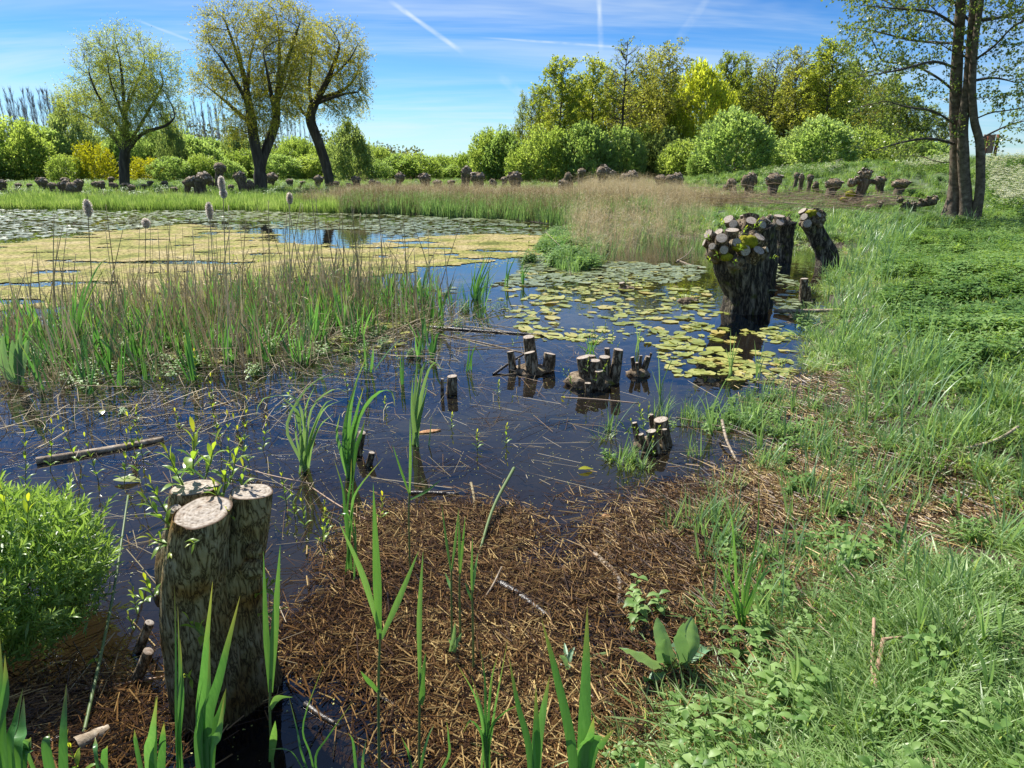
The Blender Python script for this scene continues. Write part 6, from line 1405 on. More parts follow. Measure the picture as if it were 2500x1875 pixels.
# ---------------------------------------------------------------- stumps in the water
def big_stump():
    Y = 1.82; b = W0(512, 1725); b = np.array([b[0], Y, 0.]); random.seed(3)
    t = thing('willow_stump', 'large three headed willow stump with pale oval sawn tops, close at bottom left', 'stump', b)
    Z = lambda x, y, d=0: W(x, y, Y+d)-b
    mt = MB()
    def stem(tops, rad, seed, k=90, n=110, amp=.035):
        path = catmull([np.array(p) for p in tops], n); rr_ = np.interp(np.linspace(0, 1, n), np.linspace(0, 1, len(rad)), rad)
        L_ = np.concatenate([[0], np.cumsum(np.linalg.norm(np.diff(path, axis=0), axis=1))])
        def dsp(R, th, u, p_):
            out = R.copy()
            for i in range(n):
                for j in range(k):
                    cx, sy = math.cos(th[j]), math.sin(th[j]); q = Vector((cx*9+seed, sy*9, L_[i]*9)); r1 = 1-2*abs(mnoise.noise(q)); q2 = Vector((cx*20+seed, sy*20, L_[i]*26)); r2 = 1-2*abs(mnoise.noise(q2))
                    big = mnoise.noise(Vector((cx*1.3+seed, sy*1.3, L_[i]*4))); lowr = max(0, 1-u[i]*1.6)
                    out[i, j] = R[i, j]*(1+.09*big+amp*(r1-.4)*(.5+lowr)+amp*.5*(r2-.3)) if u[i] < .985 else R[i, j]*(1+.09*big)
            return out
        tube(mt, path, rr_, k, rnd=.5, cap=False, disp=dsp); ring = mt.v[-1][-k:]; return path, ring, k
    stems = [stem([(.02, .00, -.25), (.015, -.01, .12), Z(478, 1440, -.02), Z(482, 1340, -.05), Z(495, 1250, -.05)], [.150, .128, .098, .084, .076], 1),
             stem([(-.03, .10, -.25), (-.03, .10, .15), Z(455, 1400, .12), Z(466, 1290, .12), Z(474, 1190, .12)], [.13, .112, .088, .074, .071], 7),
             stem([(.07, .06, -.25), (.065, .06, .14), Z(572, 1420, .05), Z(598, 1320, .06), Z(614, 1200, .06)], [.15, .118, .082, .066, .061], 13),
             stem([(-.08, .02, .1), Z(418, 1420, .0), Z(420, 1330, .01), Z(427, 1243, .02)], [.05, .032, .022, .019], 21, k=24, n=40)]
    fn = [nrm([-.03, -.18, 1]), nrm([-.02, .08, 1]), nrm([.06, .05, 1]), nrm([.2, -.3, 1])]
    faces = []
    for i, ((path, ring, k), n_) in enumerate(zip(stems, fn)):
        e = path[-1]; d = nrm(path[-1]-path[-3]); arr = mt.v[i]; off = -((ring-e)@n_)/(d@n_); r2 = ring+d*off[:, None]
        # pull the last rings down with the tilted cut
        arr[-k:] = r2
        for q in range(2, 5):
            rg = arr[-q*k:len(arr)-(q-1)*k]; over = ((rg-e)@n_); rg -= d[None]*np.clip(over+.004*q, 0, 1)[:, None]; 
        faces.append((r2, n_, k))
    BB = bark_big(); mt.build('trunk', BB, t)
    for (r2, n_, k) in faces:
        mb = MB(); c = r2.mean(0)+n_*.002; v = [c[None]]; tt = [0.]; R_ = 8
        for q in range(1, R_+1): v.append(c+(r2-c)*(q/R_)*1.005+n_*(.002*math.sin(q*2.))); tt += [q/R_]*k
        v = np.vstack(v); j = np.arange(k); fs = [np.stack([0*j, 1+j, 1+(j+1) % k], -1)]
        for q in range(R_-1): o = 1+q*k; fs.append(np.stack([o+j, o+k+j, o+k+(j+1) % k, o+(j+1) % k], -1))
        mb.add(v, fs, .5, np.array(tt)); mb.build('cut_face', M_CUT, t)
    for p, r in ((Z(427, 1560, .0), (.03, .02, .03)), (Z(618, 1390, -.03), (.03, .02, .025)), (Z(420, 1450, .02), (.022, .02, .05)), (Z(622, 1345, .0), (.02, .02, .02))):
        mb = MB(); lump(mb, p, r, r[2]*900, 10, .6, 5); mb.build('burr', BB, t)
    tube_b = MB(); tube(tube_b, catmull([Z(428, 1480, .02), Z(395, 1478, -.02), Z(378, 1455, -.05)], 8), np.linspace(.014, .007, 8), 8, disp=bark_disp(.15, 4, 3)); tube_b.build('dead_spur', M_DARKWOOD, t)
    for i, (x, y, d, L_, dx, dy, dz, n, l) in enumerate([
        (447, 1185, .12, .11, -.25, -.1, 1, 9, .085), (470, 1160, .14, .13, .1, 0, 1, 9, .09), (500, 1170, .14, .12, .35, .0, 1, 8, .085), (545, 1215, .1, .10, .2, -.2, 1, 8, .06), (560, 1180, .12, .12, .3, 0, 1, 8, .06), (536, 1230, .04, .08, -.1, -.3, 1, 7, .05),
        (418, 1290, -.02, .10, -.5, -.2, .9, 9, .06), (405, 1250, .02, .09, -.4, 0, 1, 8, .055), (412, 1330, -.05, .06, -.5, -.4, .5, 7, .055), (425, 1335, -.08, .05, .3, -.9, .1, 5, .045), (380, 1465, -.05, .07, -.3, -.1, 1, 8, .05), (365, 1470, -.05, .05, -.8, 0, .5, 6, .045),
        (568, 1265, -.02, .05, .1, -.6, .8, 6, .03), (500, 1560, -.16, .09, -.15, -.5, 1, 6, .06), (470, 1660, -.17, .07, .1, -.6, .6, 5, .05), (633, 1450, .03, .07, .8, -.1, .6, 7, .05), (486, 1320, -.15, .03, -.4, -.9, .2, 4, .035), (640, 1500, .02, .06, .8, -.2, .3, 5, .05), (590, 1215, .1, .09, .1, .2, 1, 7, .05)]):
        sprout(t, Z(x, y, d), np.array([dx, dy, dz]), L_, n, l, 900+i, stemr=.003)
def bark_big():
    m, N, L, out = new_mat('pale_furrowed_bark'); tc = N.new('ShaderNodeTexCoord')
    mp = N.new('ShaderNodeMapping'); mp.inputs['Scale'].default_value = (48, 48, 13); L.new(tc.outputs['Object'], mp.inputs[0])
    n1 = N.new('ShaderNodeTexNoise'); n1.inputs['Scale'].default_value = 1; n1.inputs['Detail'].default_value = 10; n1.inputs['Roughness'].default_value = .6; n1.inputs['Distortion'].default_value = .8; L.new(mp.outputs[0], n1.inputs['Vector'])
    s1 = N.new('ShaderNodeMath'); s1.operation = 'SUBTRACT'; L.new(n1.outputs[0], s1.inputs[0]); s1.inputs[1].default_value = .5
    s2 = N.new('ShaderNodeMath'); s2.operation = 'ABSOLUTE'; L.new(s1.outputs[0], s2.inputs[0])
    r = ramp(N, [(.025, .018, .010), (.13, .10, .05), (.29, .24, .135), (.44, .38, .26)], [.0, .022, .07, .22]); L.new(s2.outputs[0], r.inputs[0])
    n2 = N.new('ShaderNodeTexNoise'); n2.inputs['Scale'].default_value = 7; n2.inputs['Detail'].default_value = 5; L.new(tc.outputs['Object'], n2.inputs['Vector'])
    st = ramp(N, [(1, 1, 1), (1, .95, .75), (.95, .62, .25)], [.40, .52, .66]); L.new(n2.outputs[0], st.inputs[0])
    mu = N.new('ShaderNodeMix'); mu.data_type = 'RGBA'; mu.blend_type = 'MULTIPLY'; mu.inputs['Factor'].default_value = 1; L.new(r.outputs[0], mu.inputs['A']); L.new(st.outputs[0], mu.inputs['B'])
    # mud and algae stain near the waterline
    sp = N.new('ShaderNodeSeparateXYZ'); L.new(tc.outputs['Object'], sp.inputs[0]); ad = N.new('ShaderNodeMath'); ad.operation = 'MULTIPLY_ADD'; L.new(n2.outputs[0], ad.inputs[0]); ad.inputs[1].default_value = -.5; L.new(sp.outputs['Z'], ad.inputs[2])
    mr = N.new('ShaderNodeMapRange'); L.new(ad.outputs[0], mr.inputs['Value']); mr.inputs['From Min'].default_value = -.15; mr.inputs['From Max'].default_value = .22; mr.inputs['To Min'].default_value = .35; mr.inputs['To Max'].default_value = 1
    m2 = N.new('ShaderNodeVectorMath'); m2.operation = 'SCALE'; L.new(mu.outputs['Result'], m2.inputs[0]); L.new(mr.outputs[0], m2.inputs['Scale'])
    p = N.new('ShaderNodeBsdfPrincipled'); L.new(m2.outputs[0], p.inputs['Base Color']); p.inputs['Roughness'].default_value = .85; p.inputs['Specular IOR Level'].default_value = .2
    bp = N.new('ShaderNodeBump'); bp.inputs['Strength'].default_value = 1; bp.inputs['Distance'].default_value = .012; L.new(s2.outputs[0], bp.inputs['Height']); L.new(bp.outputs[0], p.inputs['Normal']); L.new(p.outputs[0], out.inputs[0]); return m
big_stump()
M_STOOL = M_STUB
def stool(px, py, stubs, label, sprouts=(), seed=1, mound=(10, 6), grass=None):
    """low cut stool standing in the water; stubs (px,py) = centre of each sawn top, r px, base px"""
    b = W0(px, py); Y = b[1]; s = Y/FPX; random.seed(seed); t = thing('willow_stump', label, 'stump', b)
    if mound: mb = MB(); lump(mb, np.array([0, 0, -.01]), (mound[0]*s, mound[0]*s*.8, mound[1]*s), seed, 14, .5, 5); mb.build('root_mass', M_KNOB, t)
    for i, (x, y, r, bx, by, d) in enumerate(stubs):
        e = W(x, y, Y+d)-b; q = W0(bx, by); base = np.array([q[0]-b[0], d+.0, -.03]); dd = e-base; L_ = np.linalg.norm(dd); stub_part(t, base, dd, L_, r*s*1.0, k=22, n=9, tilt=.12, seed=seed*7+i, name='stem', mat=M_STOOL)
    for i, (x, y, d, L_, dx, dy, dz, n, l) in enumerate(sprouts): sprout(t, W(x, y, Y+d)-b, np.array([dx, dy, dz]), L_, n, l, seed*53+i)
    return t
stool(1300, 905, [(1290, 822, 15, 1300, 890, .12), (1293, 860, 14, 1302, 915, -.08), (1246, 858, 9, 1252, 895, .0), (1342, 863, 15, 1335, 905, .02), (1268, 875, 3, 1268, 905, -.05)],
      'cut stool in mid water with one tall stub between three short ones', seed=11, mound=(46, 15), sprouts=[(1253, 845, 0, .05, -.1, 0, 1, 6, .035), (1262, 830, .1, .06, .1, 0, 1, 6, .03)])
stool(1435, 935, [(1423, 872, 17, 1428, 925, -.05), (1452, 880, 14, 1450, 930, -.08), (1476, 871, 14, 1468, 925, .02), (1510, 853, 12, 1492, 920, .03), (1463, 905, 11, 1462, 940, -.15), (1435, 935, 8, 1436, 950, -.2), (1440, 868, 15, 1440, 915, .1), (1482, 850, 7, 1478, 900, .15)],
      'clustered cut stool of many pale stubs with yellow leaves, in mid water', seed=12, mound=(54, 26), sprouts=[(1395, 935, -.1, .12, -.2, -.2, 1, 9, .04), (1385, 920, 0, .10, -.5, 0, 1, 8, .035), (1432, 905, -.2, .10, 0, -.3, 1, 9, .035), (1470, 910, -.2, .09, .3, -.3, 1, 8, .035), (1500, 870, .1, .10, .3, .1, 1, 7, .035), (1455, 930, -.22, .06, -.1, -.5, 1, 6, .03), (1476, 830, .3, .14, 0, .1, 1, 9, .04), (1455, 835, .3, .14, -.1, .1, 1, 9, .04), (1495, 840, .3, .12, .1, .1, 1, 9, .04)])
stool(1558, 915, [(1544, 872, 5, 1552, 915, 0), (1565, 868, 4, 1562, 915, .03), (1582, 870, 6, 1566, 918, .02), (1555, 885, 4, 1556, 915, -.05), (1590, 862, 3, 1572, 912, .04)], 'small cut stool of thin dark stubs right of the clustered one', seed=13, mound=(26, 16))
stool(1104, 960, [(1104, 918, 13, 1103, 960, 0), (1080, 925, 4, 1081, 960, -.05)], 'single short round stump with a thin stick beside it', seed=14, mound=None)
stool(1590, 1085, [(1613, 1024, 19, 1612, 1062, .0), (1590, 1052, 13, 1592, 1080, -.12), (1589, 1012, 7, 1590, 1050, .1), (1548, 1032, 8, 1556, 1070, .02), (1622, 1048, 7, 1612, 1075, -.08), (1565, 1060, 7, 1570, 1085, -.12)],
      'low pale topped stool wrapped in yellow green shoots near the right bank', seed=15, mound=(40, 17), sprouts=[(1572, 1050, -.1, .12, -.1, -.2, 1, 10, .045), (1558, 1060, -.1, .12, -.5, -.1, 1, 9, .04), (1580, 1030, 0, .11, .1, 0, 1, 9, .04), (1540, 1060, -.05, .12, -.8, 0, .8, 8, .04), (1565, 1025, 0, .10, -.3, 0, 1, 9, .04), (1600, 1065, -.12, .07, .3, -.4, 1, 7, .035), (1636, 1055, 0, .08, .6, 0, .8, 7, .035)])
stool(880, 1110, [(884, 1056, 10, 874, 1105, 0), (908, 1105, 8, 885, 1160, -.15)], 'two slanting cut sticks behind the bright green iris', seed=16, mound=None)
stool(350, 1610, [(365, 1520, 13, 352, 1560, .05), (362, 1590, 14, 348, 1625, -.1)], 'two thin cut stubs in the shade beside the large stump', seed=17, mound=(22, 6), sprouts=[(335, 1500, .05, .10, -.1, 0, 1, 7, .035), (328, 1540, .03, .06, -.3, 0, 1, 6, .03)])
stool(2046, 650, [(2016, 690, 0.1, 2016, 690, 0)], 'x', seed=99, mound=None) if False else None
stool(1968, 735, [(1964, 680, 9, 1962, 735, 0), (1974, 700, 5, 1972, 735, -.05)], 'charred dark stub in the grass below the crooked pollard', seed=18, mound=(14, 6))
stool(1530, 705, [(1518, 690, 7, 1530, 712, 0)], 'short slanted stub with green shoots among the lily leaves', seed=19, mound=(18, 7), sprouts=[(1545, 712, 0, .2, .3, 0, 1, 12, .05), (1555, 716, 0, .18, .5, 0, 1, 12, .05), (1528, 700, 0, .2, -.1, 0, 1, 10, .05), (1562, 720, -.05, .14, .6, 0, 1, 10, .05)])
stool(1680, 735, [(1690, 728, 4, 1684, 740, 0)], 'small tussock stub with yellow shoots left of the nearest pollard', seed=20, mound=(22, 9), sprouts=[(1672, 730, 0, .2, -.1, 0, 1, 12, .05), (1682, 725, 0, .22, .1, 0, 1, 12, .05), (1665, 733, 0, .14, -.5, 0, 1, 10, .05), (1695, 728, 0, .16, .5, 0, 1, 10, .05)])

# ---------------------------------------------------------------- plants with blades of their own
def blade_part(parent, pts, w, mat, rnd, name='leaf', side=None, fold=.22, n=12, base=.75, peak=.25):
    mb = MB(); p = catmull(pts, n); wd = blade_width(n, w, base, peak); ribbon(mb, p, wd, side=side if side is not None else np.array([1., -.25, 0]), fold=fold, rnd=rnd); return mb.build(name, mat, parent)
def iris(px, py, tips, label, mat=None, w=.018, seed=0, name='iris_plant', cat='plant', spread=9, group=None):
    """tips: list of pixel poly-lines from near the foot to the leaf tip"""
    b = W0(px, py) if sdist(W0(px, py)[None, :2])[0] < 0 else P(px, py); Y = b[1]; s = Y/FPX; r2 = np.random.default_rng(seed); t = thing(name, label, cat, b, group=group)
    for i, tip in enumerate(tips):
        foot = np.array([r2.normal(0, spread*.5)*s, r2.normal(0, .02), -.03]); pts = [foot]; d = 0; k = len(tip)
        dz = r2.uniform(-.10, .10)
        for j, (x, y) in enumerate(tip): pts.append(W(x, y, Y+dz*(j+1)/k)-b)
        blade_part(t, pts, w*r2.uniform(.75, 1.15), mat or M_LIVE, r2.uniform(), side=np.array([1., r2.uniform(-.7, .7), 0]))
    return t
iris(745, 1150, [[(738, 1080), (720, 1000), (690, 975)], [(750, 1060), (765, 990), (815, 950), (850, 960)], [(735, 1090), (730, 1010), (700, 990), (660, 1010)], [(755, 1080), (790, 1000), (840, 975)], [(742, 1050), (748, 990), (770, 940)], [(760, 1090), (780, 1040), (815, 1010)], [(730, 1100), (722, 1060), (722, 1010)], [(742, 1100), (745, 1060), (730, 985), (700, 965), (640, 975), (625, 1015)], [(752, 1110), (760, 1060), (790, 990), (815, 975)], [(728, 1110), (700, 1050), (720, 990), (770, 930), (850, 905)]],
     'pale arching iris clump left of the bright green one', mat=M_GLAUC, w=.017, seed=1)
iris(855, 1165, [[(852, 1050), (865, 950), (898, 860)], [(845, 1080), (850, 1000), (880, 905)], [(862, 1080), (880, 1010), (920, 960), (955, 955), (965, 995)], [(858, 1070), (872, 1000), (888, 945)], [(840, 1100), (842, 1040), (850, 990)], [(868, 1100), (882, 1060), (892, 1020)], [(850, 1090), (852, 1030), (862, 960)], [(846, 1110), (838, 1060), (845, 1000)], [(835, 1110), (822, 1060), (830, 1010)]],
     'bright green iris clump with one tall wide leaf, centre left', w=.024, seed=2)
iris(1015, 1085, [[(1012, 1000), (1015, 940), (1018, 872)], [(1016, 1010), (1022, 950), (1035, 890), (1060, 885), (1085, 908)], [(1020, 1020), (1030, 960), (1048, 900), (1070, 880)], [(1010, 1030), (1006, 980), (1008, 920)], [(1022, 1030), (1032, 990), (1045, 930)], [(1008, 1040), (1005, 1000), (1012, 950)]],
     'pale blue green iris standing upright in open water', mat=M_GLAUC, w=.024, seed=3)
iris(1048, 1090, [[(1050, 1060), (1054, 1010)]], 'single thin blade beside the upright pale iris', mat=M_GLAUC, w=.012, seed=4)
iris(1058, 872, [[(1056, 840), (1054, 795)], [(1062, 850), (1070, 815), (1098, 825)], [(1050, 850), (1060, 820)], [(1062, 840), (1066, 805)]], 'small iris tuft behind the upright pale one', w=.026, seed=5)
iris(1018, 878, [[(1016, 850), (1014, 815)], [(1022, 855), (1026, 820)], [(1025, 860), (1030, 830)]], 'short iris tuft next left of the small one', w=.024, seed=6)
iris(981, 940, [[(978, 900), (978, 860)], [(984, 905), (984, 850)]], 'stubby two bladed iris shoot in dark water', w=.022, seed=7)
iris(1146, 905, [[(1144, 870), (1146, 820)], [(1150, 880), (1160, 850), (1185, 890)], [(1152, 870), (1165, 830)], [(1148, 880), (1152, 845)]], 'thin bladed tuft left of the tall stub stool', w=.014, seed=8)
iris(1045, 1095, [[(1045, 1090)]], 'x', seed=9) if False else None
iris(1165, 730, [[(1160, 690), (1185, 620)], [(1165, 690), (1200, 610)], [(1172, 690), (1212, 640)], [(1158, 690), (1162, 630)], [(1170, 685), (1190, 600)], [(1155, 700), (1150, 650)], [(1168, 700), (1208, 600)], [(1175, 700), (1205, 625)], [(1180, 705), (1195, 660)], [(1165, 705), (1178, 640)], [(1150, 710), (1160, 660)], [(1172, 712), (1220, 655)]],
     'tall dense iris clump leaning right in mid pond', w=.028, seed=10, spread=14)
iris(1276, 696, [[(1272, 660), (1285, 630)], [(1280, 665), (1300, 640)], [(1276, 670), (1278, 645)], [(1282, 672), (1310, 632)]], 'small iris clump right of the tall dense one', w=.022, seed=11)
iris(1240, 700, [[(1238, 650), (1250, 615)], [(1244, 660), (1268, 610)], [(1236, 670), (1240, 640)]], 'narrow iris shoots between two clumps in mid pond', w=.02, seed=12)
iris(1365, 622, [[(1362, 600), (1362, 585)], [(1370, 600), (1380, 575)], [(1358, 605), (1350, 580)], [(1368, 605), (1395, 570)], [(1375, 610), (1405, 590)], [(1352, 610), (1340, 590)], [(1362, 610), (1385, 590)]], 'dark iris clump at the marsh tip', w=.03, seed=13, spread=20)
iris(958, 735, [[(956, 690), (972, 650)], [(962, 690), (985, 630)], [(952, 700), (945, 655)], [(960, 700), (978, 660)], [(966, 705), (1000, 650)], [(955, 705), (962, 670)]], 'dense iris clump left of the tall leaning one', w=.026, seed=14, spread=10)
iris(815, 705, [[(812, 670), (828, 640)], [(818, 670), (842, 625)], [(808, 675), (815, 650)], [(822, 680), (845, 650)], [(814, 680), (826, 655)]], 'iris clump by the edge of the algae mat', w=.026, seed=15)
iris(840, 770, [[(838, 720), (846, 680)], [(843, 730), (852, 690)], [(836, 735), (832, 700)]], 'narrow iris clump among the dry stems', w=.018, seed=16)
iris(715, 775, [[(712, 720), (722, 670)], [(718, 730), (735, 680)], [(708, 735), (712, 690)], [(722, 740), (730, 700)], [(702, 740), (700, 700)]], 'bright iris clump by the heap of dead stems', w=.022, seed=17)
iris(550, 890, [[(548, 840), (552, 790), (556, 760)], [(544, 850), (540, 800)], [(552, 850), (560, 800), (572, 770)], [(546, 860), (544, 815)], [(556, 860), (570, 810), (590, 740)]], 'upright iris clump left of centre in front of dry stems', w=.018, seed=18)
iris(182, 855, [[(182, 800), (186, 700), (190, 650)], [(188, 800), (200, 720), (215, 680)], [(190, 800), (208, 720), (240, 650), (268, 630)], [(178, 810), (178, 740), (180, 680)], [(192, 810), (215, 730), (262, 640)], [(194, 815), (205, 760), (230, 700)], [(186, 820), (192, 770), (196, 730)]],
     'tall iris leaning right at the left side of the pond', w=.026, seed=19)
iris(90, 930, [[(88, 880), (80, 800)], [(92, 880), (100, 790)], [(96, 885), (118, 820)], [(86, 890), (92, 830)], [(100, 890), (130, 790)], [(84, 895), (72, 850)], [(98, 895), (110, 840)], [(104, 900), (150, 760)]], 'yellowing iris clump at the left side', w=.020, seed=20)
iris(222, 965, [[(218, 930), (208, 880)], [(224, 930), (228, 870)], [(226, 925), (240, 860)], [(220, 935), (212, 900)]], 'small iris in the dark water below the leaning one', w=.015, seed=21)
iris(232, 800, [[(230, 760), (238, 700)], [(236, 765), (255, 700)], [(228, 770), (226, 720)], [(240, 770), (262, 735)]], 'iris blades behind the leaning clump at left', w=.018, seed=22)
iris(480, 770, [[(476, 740), (470, 700)], [(484, 740), (495, 700)], [(480, 745), (484, 715)]], 'small green tuft among dry stems left of centre', w=.016, seed=23)
iris(625, 800, [[(622, 770), (618, 730)], [(628, 770), (640, 735)], [(632, 775), (655, 745)]], 'green tuft in the thick of the dead reed', w=.016, seed=24)
iris(1440, 880, [[(1436, 850), (1420, 815)], [(1444, 845), (1450, 800)], [(1448, 850), (1475, 805)], [(1438, 850), (1430, 800)], [(1452, 850), (1490, 815)], [(1434, 855), (1405, 840)], [(1446, 848), (1462, 795)], [(1442, 850), (1440, 790)], [(1430, 860), (1396, 820)], [(1450, 846), (1480, 790)]],
     'soft green grass tuft growing out of the clustered cut stool', mat=M_REEDLEAF, w=.010, seed=26, spread=30, name='grass_tuft', cat='grass tuft')
# wavy dock leaves at the far left
def dock_leaves(px, py, tips, label, w, seed, mat=M_DOCK):
    b = W0(px, py) if sdist(W0(px, py)[None, :2])[0] < 0 else P(px, py); Y = b[1]; r2 = np.random.default_rng(seed); t = thing('dock_plant', label, 'plant', b)
    for i, tip in enumerate(tips):
        k = len(tip); dz = r2.uniform(-.12, .12); pts = [np.array([r2.normal(0, .008), r2.normal(0, .008), 0.])]+[W(x, y, Y+dz*(j+1)/k)-b for j, (x, y) in enumerate(tip)]
        n = 14; p = catmull(pts, n); wd = w*np.sin(np.linspace(.12, PI*.98, n))**.75*r2.uniform(.85, 1.1); mb = MB(); tt = nrm(np.gradient(p, axis=0)); sd = np.array([1., r2.uniform(-.6, .6), .0]); s = nrm(sd-tt*(tt@sd)[:, None]); nn = np.cross(s, tt)
        cols = np.linspace(-1, 1, 7); u = np.arange(n)[:, None]
        v = p[:, None]+s[:, None]*(cols[None, :, None]*wd[:, None, None]*.5)+nn[:, None]*((np.abs(cols)[None]*.22+.10*np.abs(cols)[None]*np.sin(u*2.1+cols[None]*1.5)+.05*np.sin(u*4.2+i))*wd[:, None])[..., None]
        a = np.arange(n-1)[:, None]*7; j = np.arange(6)[None]; mb.add(v.reshape(-1, 3), np.stack([a+j, a+j+1, a+7+j+1, a+7+j], -1).reshape(-1, 4), np.clip(.25+.35*np.abs(np.tile(cols, n))+r2.uniform(0, .3), 0, 1)); mb.build('leaf', mat, t)
    return t
dock_leaves(1650, 1640, [[(1632, 1600), (1612, 1540), (1605, 1508)], [(1660, 1590), (1672, 1540), (1688, 1505)], [(1690, 1580), (1692, 1540), (1692, 1512)], [(1600, 1620), (1550, 1590), (1512, 1580)], [(1700, 1600), (1730, 1585), (1765, 1590)], [(1700, 1640), (1740, 1660), (1770, 1700)], [(1615, 1640), (1590, 1660), (1570, 1650)], [(1672, 1620), (1690, 1660), (1722, 1700)], [(1640, 1650), (1640, 1670), (1644, 1690)], [(1665, 1600), (1655, 1550), (1668, 1520)], [(1720, 1640), (1750, 1640), (1790, 1650)], [(1625, 1610), (1618, 1580), (1625, 1560)], [(1650, 1610), (1648, 1585), (1655, 1570)]],
            'broad leaved grey green dock plant at the edge of the brown litter', .046, 1)
dock_leaves(48, 940, [[(45, 880), (52, 800)], [(55, 880), (68, 830)], [(36, 890), (30, 830)], [(12, 900), (6, 820)]], 'dark wavy dock leaves at the left edge of the picture', .07, 2)
dock_leaves(1110, 1600, [[(1108, 1560), (1112, 1520)], [(1114, 1570), (1128, 1545)], [(1106, 1575), (1096, 1560)], [(1115, 1580), (1124, 1575)]], 'tiny pale seedling in the middle of the brown litter', .016, 3)
dock_leaves(1385, 1640, [[(1382, 1600), (1378, 1570)], [(1390, 1605), (1402, 1580)], [(1378, 1610), (1366, 1600)]], 'small pale herb seedling right of centre in the litter', .018, 4)

# foreground reed shoots: one stem, a few long leaves
def shoot(px, py, Y, stem, leaves, label, w=.02, seed=0, group=None):
    b = np.array([W(px, py, Y)[0], Y, 0.]); b[2] = max(hz(b[0], Y), 0); r2 = np.random.default_rng(seed); t = thing('reed_shoot', label, 'reed', b, group=group)
    if stem:
        mb = MB(); pts = [np.array([0, 0, -.05])]+[W(x, y, Y)-b for x, y in stem]; tube(mb, catmull(pts, 10), np.linspace(.0042, .003, 10), 6, rnd=.6, cap=False); mb.build('stem', M_GSTEM, t)
    for i, lf in enumerate(leaves):
        dz = r2.uniform(-.08, .08); k = len(lf); pts = [W(x, y, Y+dz*j/max(1, k-1))-b for j, (x, y) in enumerate(lf)]
        if not stem: pts = [np.array([r2.normal(0, .01), r2.normal(0, .01), 0.])]+pts
        blade_part(t, pts, w*.78*r2.uniform(.85, 1.15), M_REEDLEAF if stem else M_LIVE, r2.uniform(), base=.55 if stem else .8, peak=.4, side=np.array([1., r2.uniform(-.5, .2), 0]), n=14)
    return t
shoot(922, 1875, 1.50, [(924, 1700), (928, 1545)], [[(926, 1560), (920, 1400), (911, 1180)], [(926, 1535), (885, 1400), (828, 1275)], [(930, 1560), (975, 1460), (1022, 1345)], [(925, 1690), (900, 1660), (880, 1638)]], 'tall reed shoot with three spreading leaves, centre bottom', .024, 1)
shoot(1022, 1875, 1.55, [(1024, 1750), (1026, 1640)], [[(1025, 1660), (1025, 1500), (1033, 1345)], [(1027, 1700), (1032, 1660), (1040, 1590)], [(1028, 1720), (1032, 1690), (1036, 1630)]], 'slim reed shoot right of the tall three leaved one', .022, 2)
shoot(997, 1330, 2.55, [(998, 1260), (1000, 1200)], [[(1000, 1215), (1002, 1120), (1001, 1020)], [(999, 1205), (980, 1150), (958, 1085)], [(1001, 1220), (1040, 1200), (1076, 1172)]], 'dark stemmed reed shoot with one leaf pointing right', .016, 3)
shoot(1102, 1540, 2.05, [(1102, 1440), (1102, 1390)], [[(1102, 1400), (1090, 1320), (1078, 1230)], [(1103, 1395), (1112, 1320), (1120, 1240)], [(1102, 1440), (1095, 1420), (1086, 1397)]], 'reed shoot with a narrow V of leaves, left of the pair', .013, 4)
shoot(1122, 1510, 2.08, [(1122, 1440), (1123, 1400)], [[(1123, 1410), (1122, 1330), (1120, 1250)], [(1124, 1400), (1130, 1330), (1136, 1260)]], 'reed shoot touching the narrow V one', .013, 5)
shoot(1155, 1580, 1.95, [(1154, 1500), (1152, 1440)], [[(1152, 1450), (1152, 1380), (1154, 1310)], [(1153, 1450), (1160, 1390), (1167, 1350)], [(1153, 1470), (1142, 1440), (1135, 1420)]], 'thin reed shoot right of the narrow V pair', .012, 6)
shoot(845, 1300, 2.55, None, [[(842, 1250), (836, 1190), (815, 1120)], [(848, 1250), (856, 1180), (858, 1120)], [(858, 1260), (870, 1200), (935, 1118)], [(860, 1240), (862, 1180), (868, 1125)]], 'thin arching shoots at the foot of the bright green iris', .014, 7)
shoot(868, 1340, 2.5, None, [[(868, 1310), (864, 1262)], [(856, 1270), (836, 1255), (825, 1270)]], 'short pale blade lying at the edge of the litter', .012, 8)
shoot(660, 1875, 1.45, [(660, 1780), (660, 1660)], [[(660, 1690), (650, 1540), (643, 1345)], [(661, 1690), (672, 1520), (684, 1330)], [(660, 1730), (680, 1702), (715, 1702)], [(661, 1860), (668, 1800), (672, 1760)]], 'tall reed shoot just right of the large stump', .022, 9)
shoot(430, 1960, 1.28, None, [[(432, 1800), (430, 1600), (426, 1430)], [(440, 1820), (440, 1660), (434, 1480)], [(436, 1840), (446, 1700), (440, 1560)]], 'pale thin blades in front of the left side of the large stump', .012, 10)
shoot(495, 1980, 1.25, None, [[(492, 1800), (500, 1620), (519, 1420)], [(505, 1800), (540, 1640), (586, 1455)], [(515, 1830), (540, 1740), (552, 1680)], [(500, 1820), (508, 1700), (512, 1560)], [(510, 1850), (535, 1790), (548, 1700)], [(488, 1850), (490, 1760), (500, 1660)]], 'dark green broad iris leaves in front of the large stump', .03, 11)
shoot(350, 1970, 1.25, None, [[(340, 1850), (328, 1780)], [(375, 1850), (380, 1700)], [(395, 1850), (400, 1760)], [(365, 1860), (372, 1790), (384, 1700)]], 'bright short blades at the bottom edge left of the large stump', .024, 12)
shoot(150, 1990, 1.22, None, [[(155, 1840), (162, 1670)], [(118, 1850), (120, 1790)], [(74, 1850), (75, 1800)]], 'single wide bright blade at the bottom left', .028, 13)
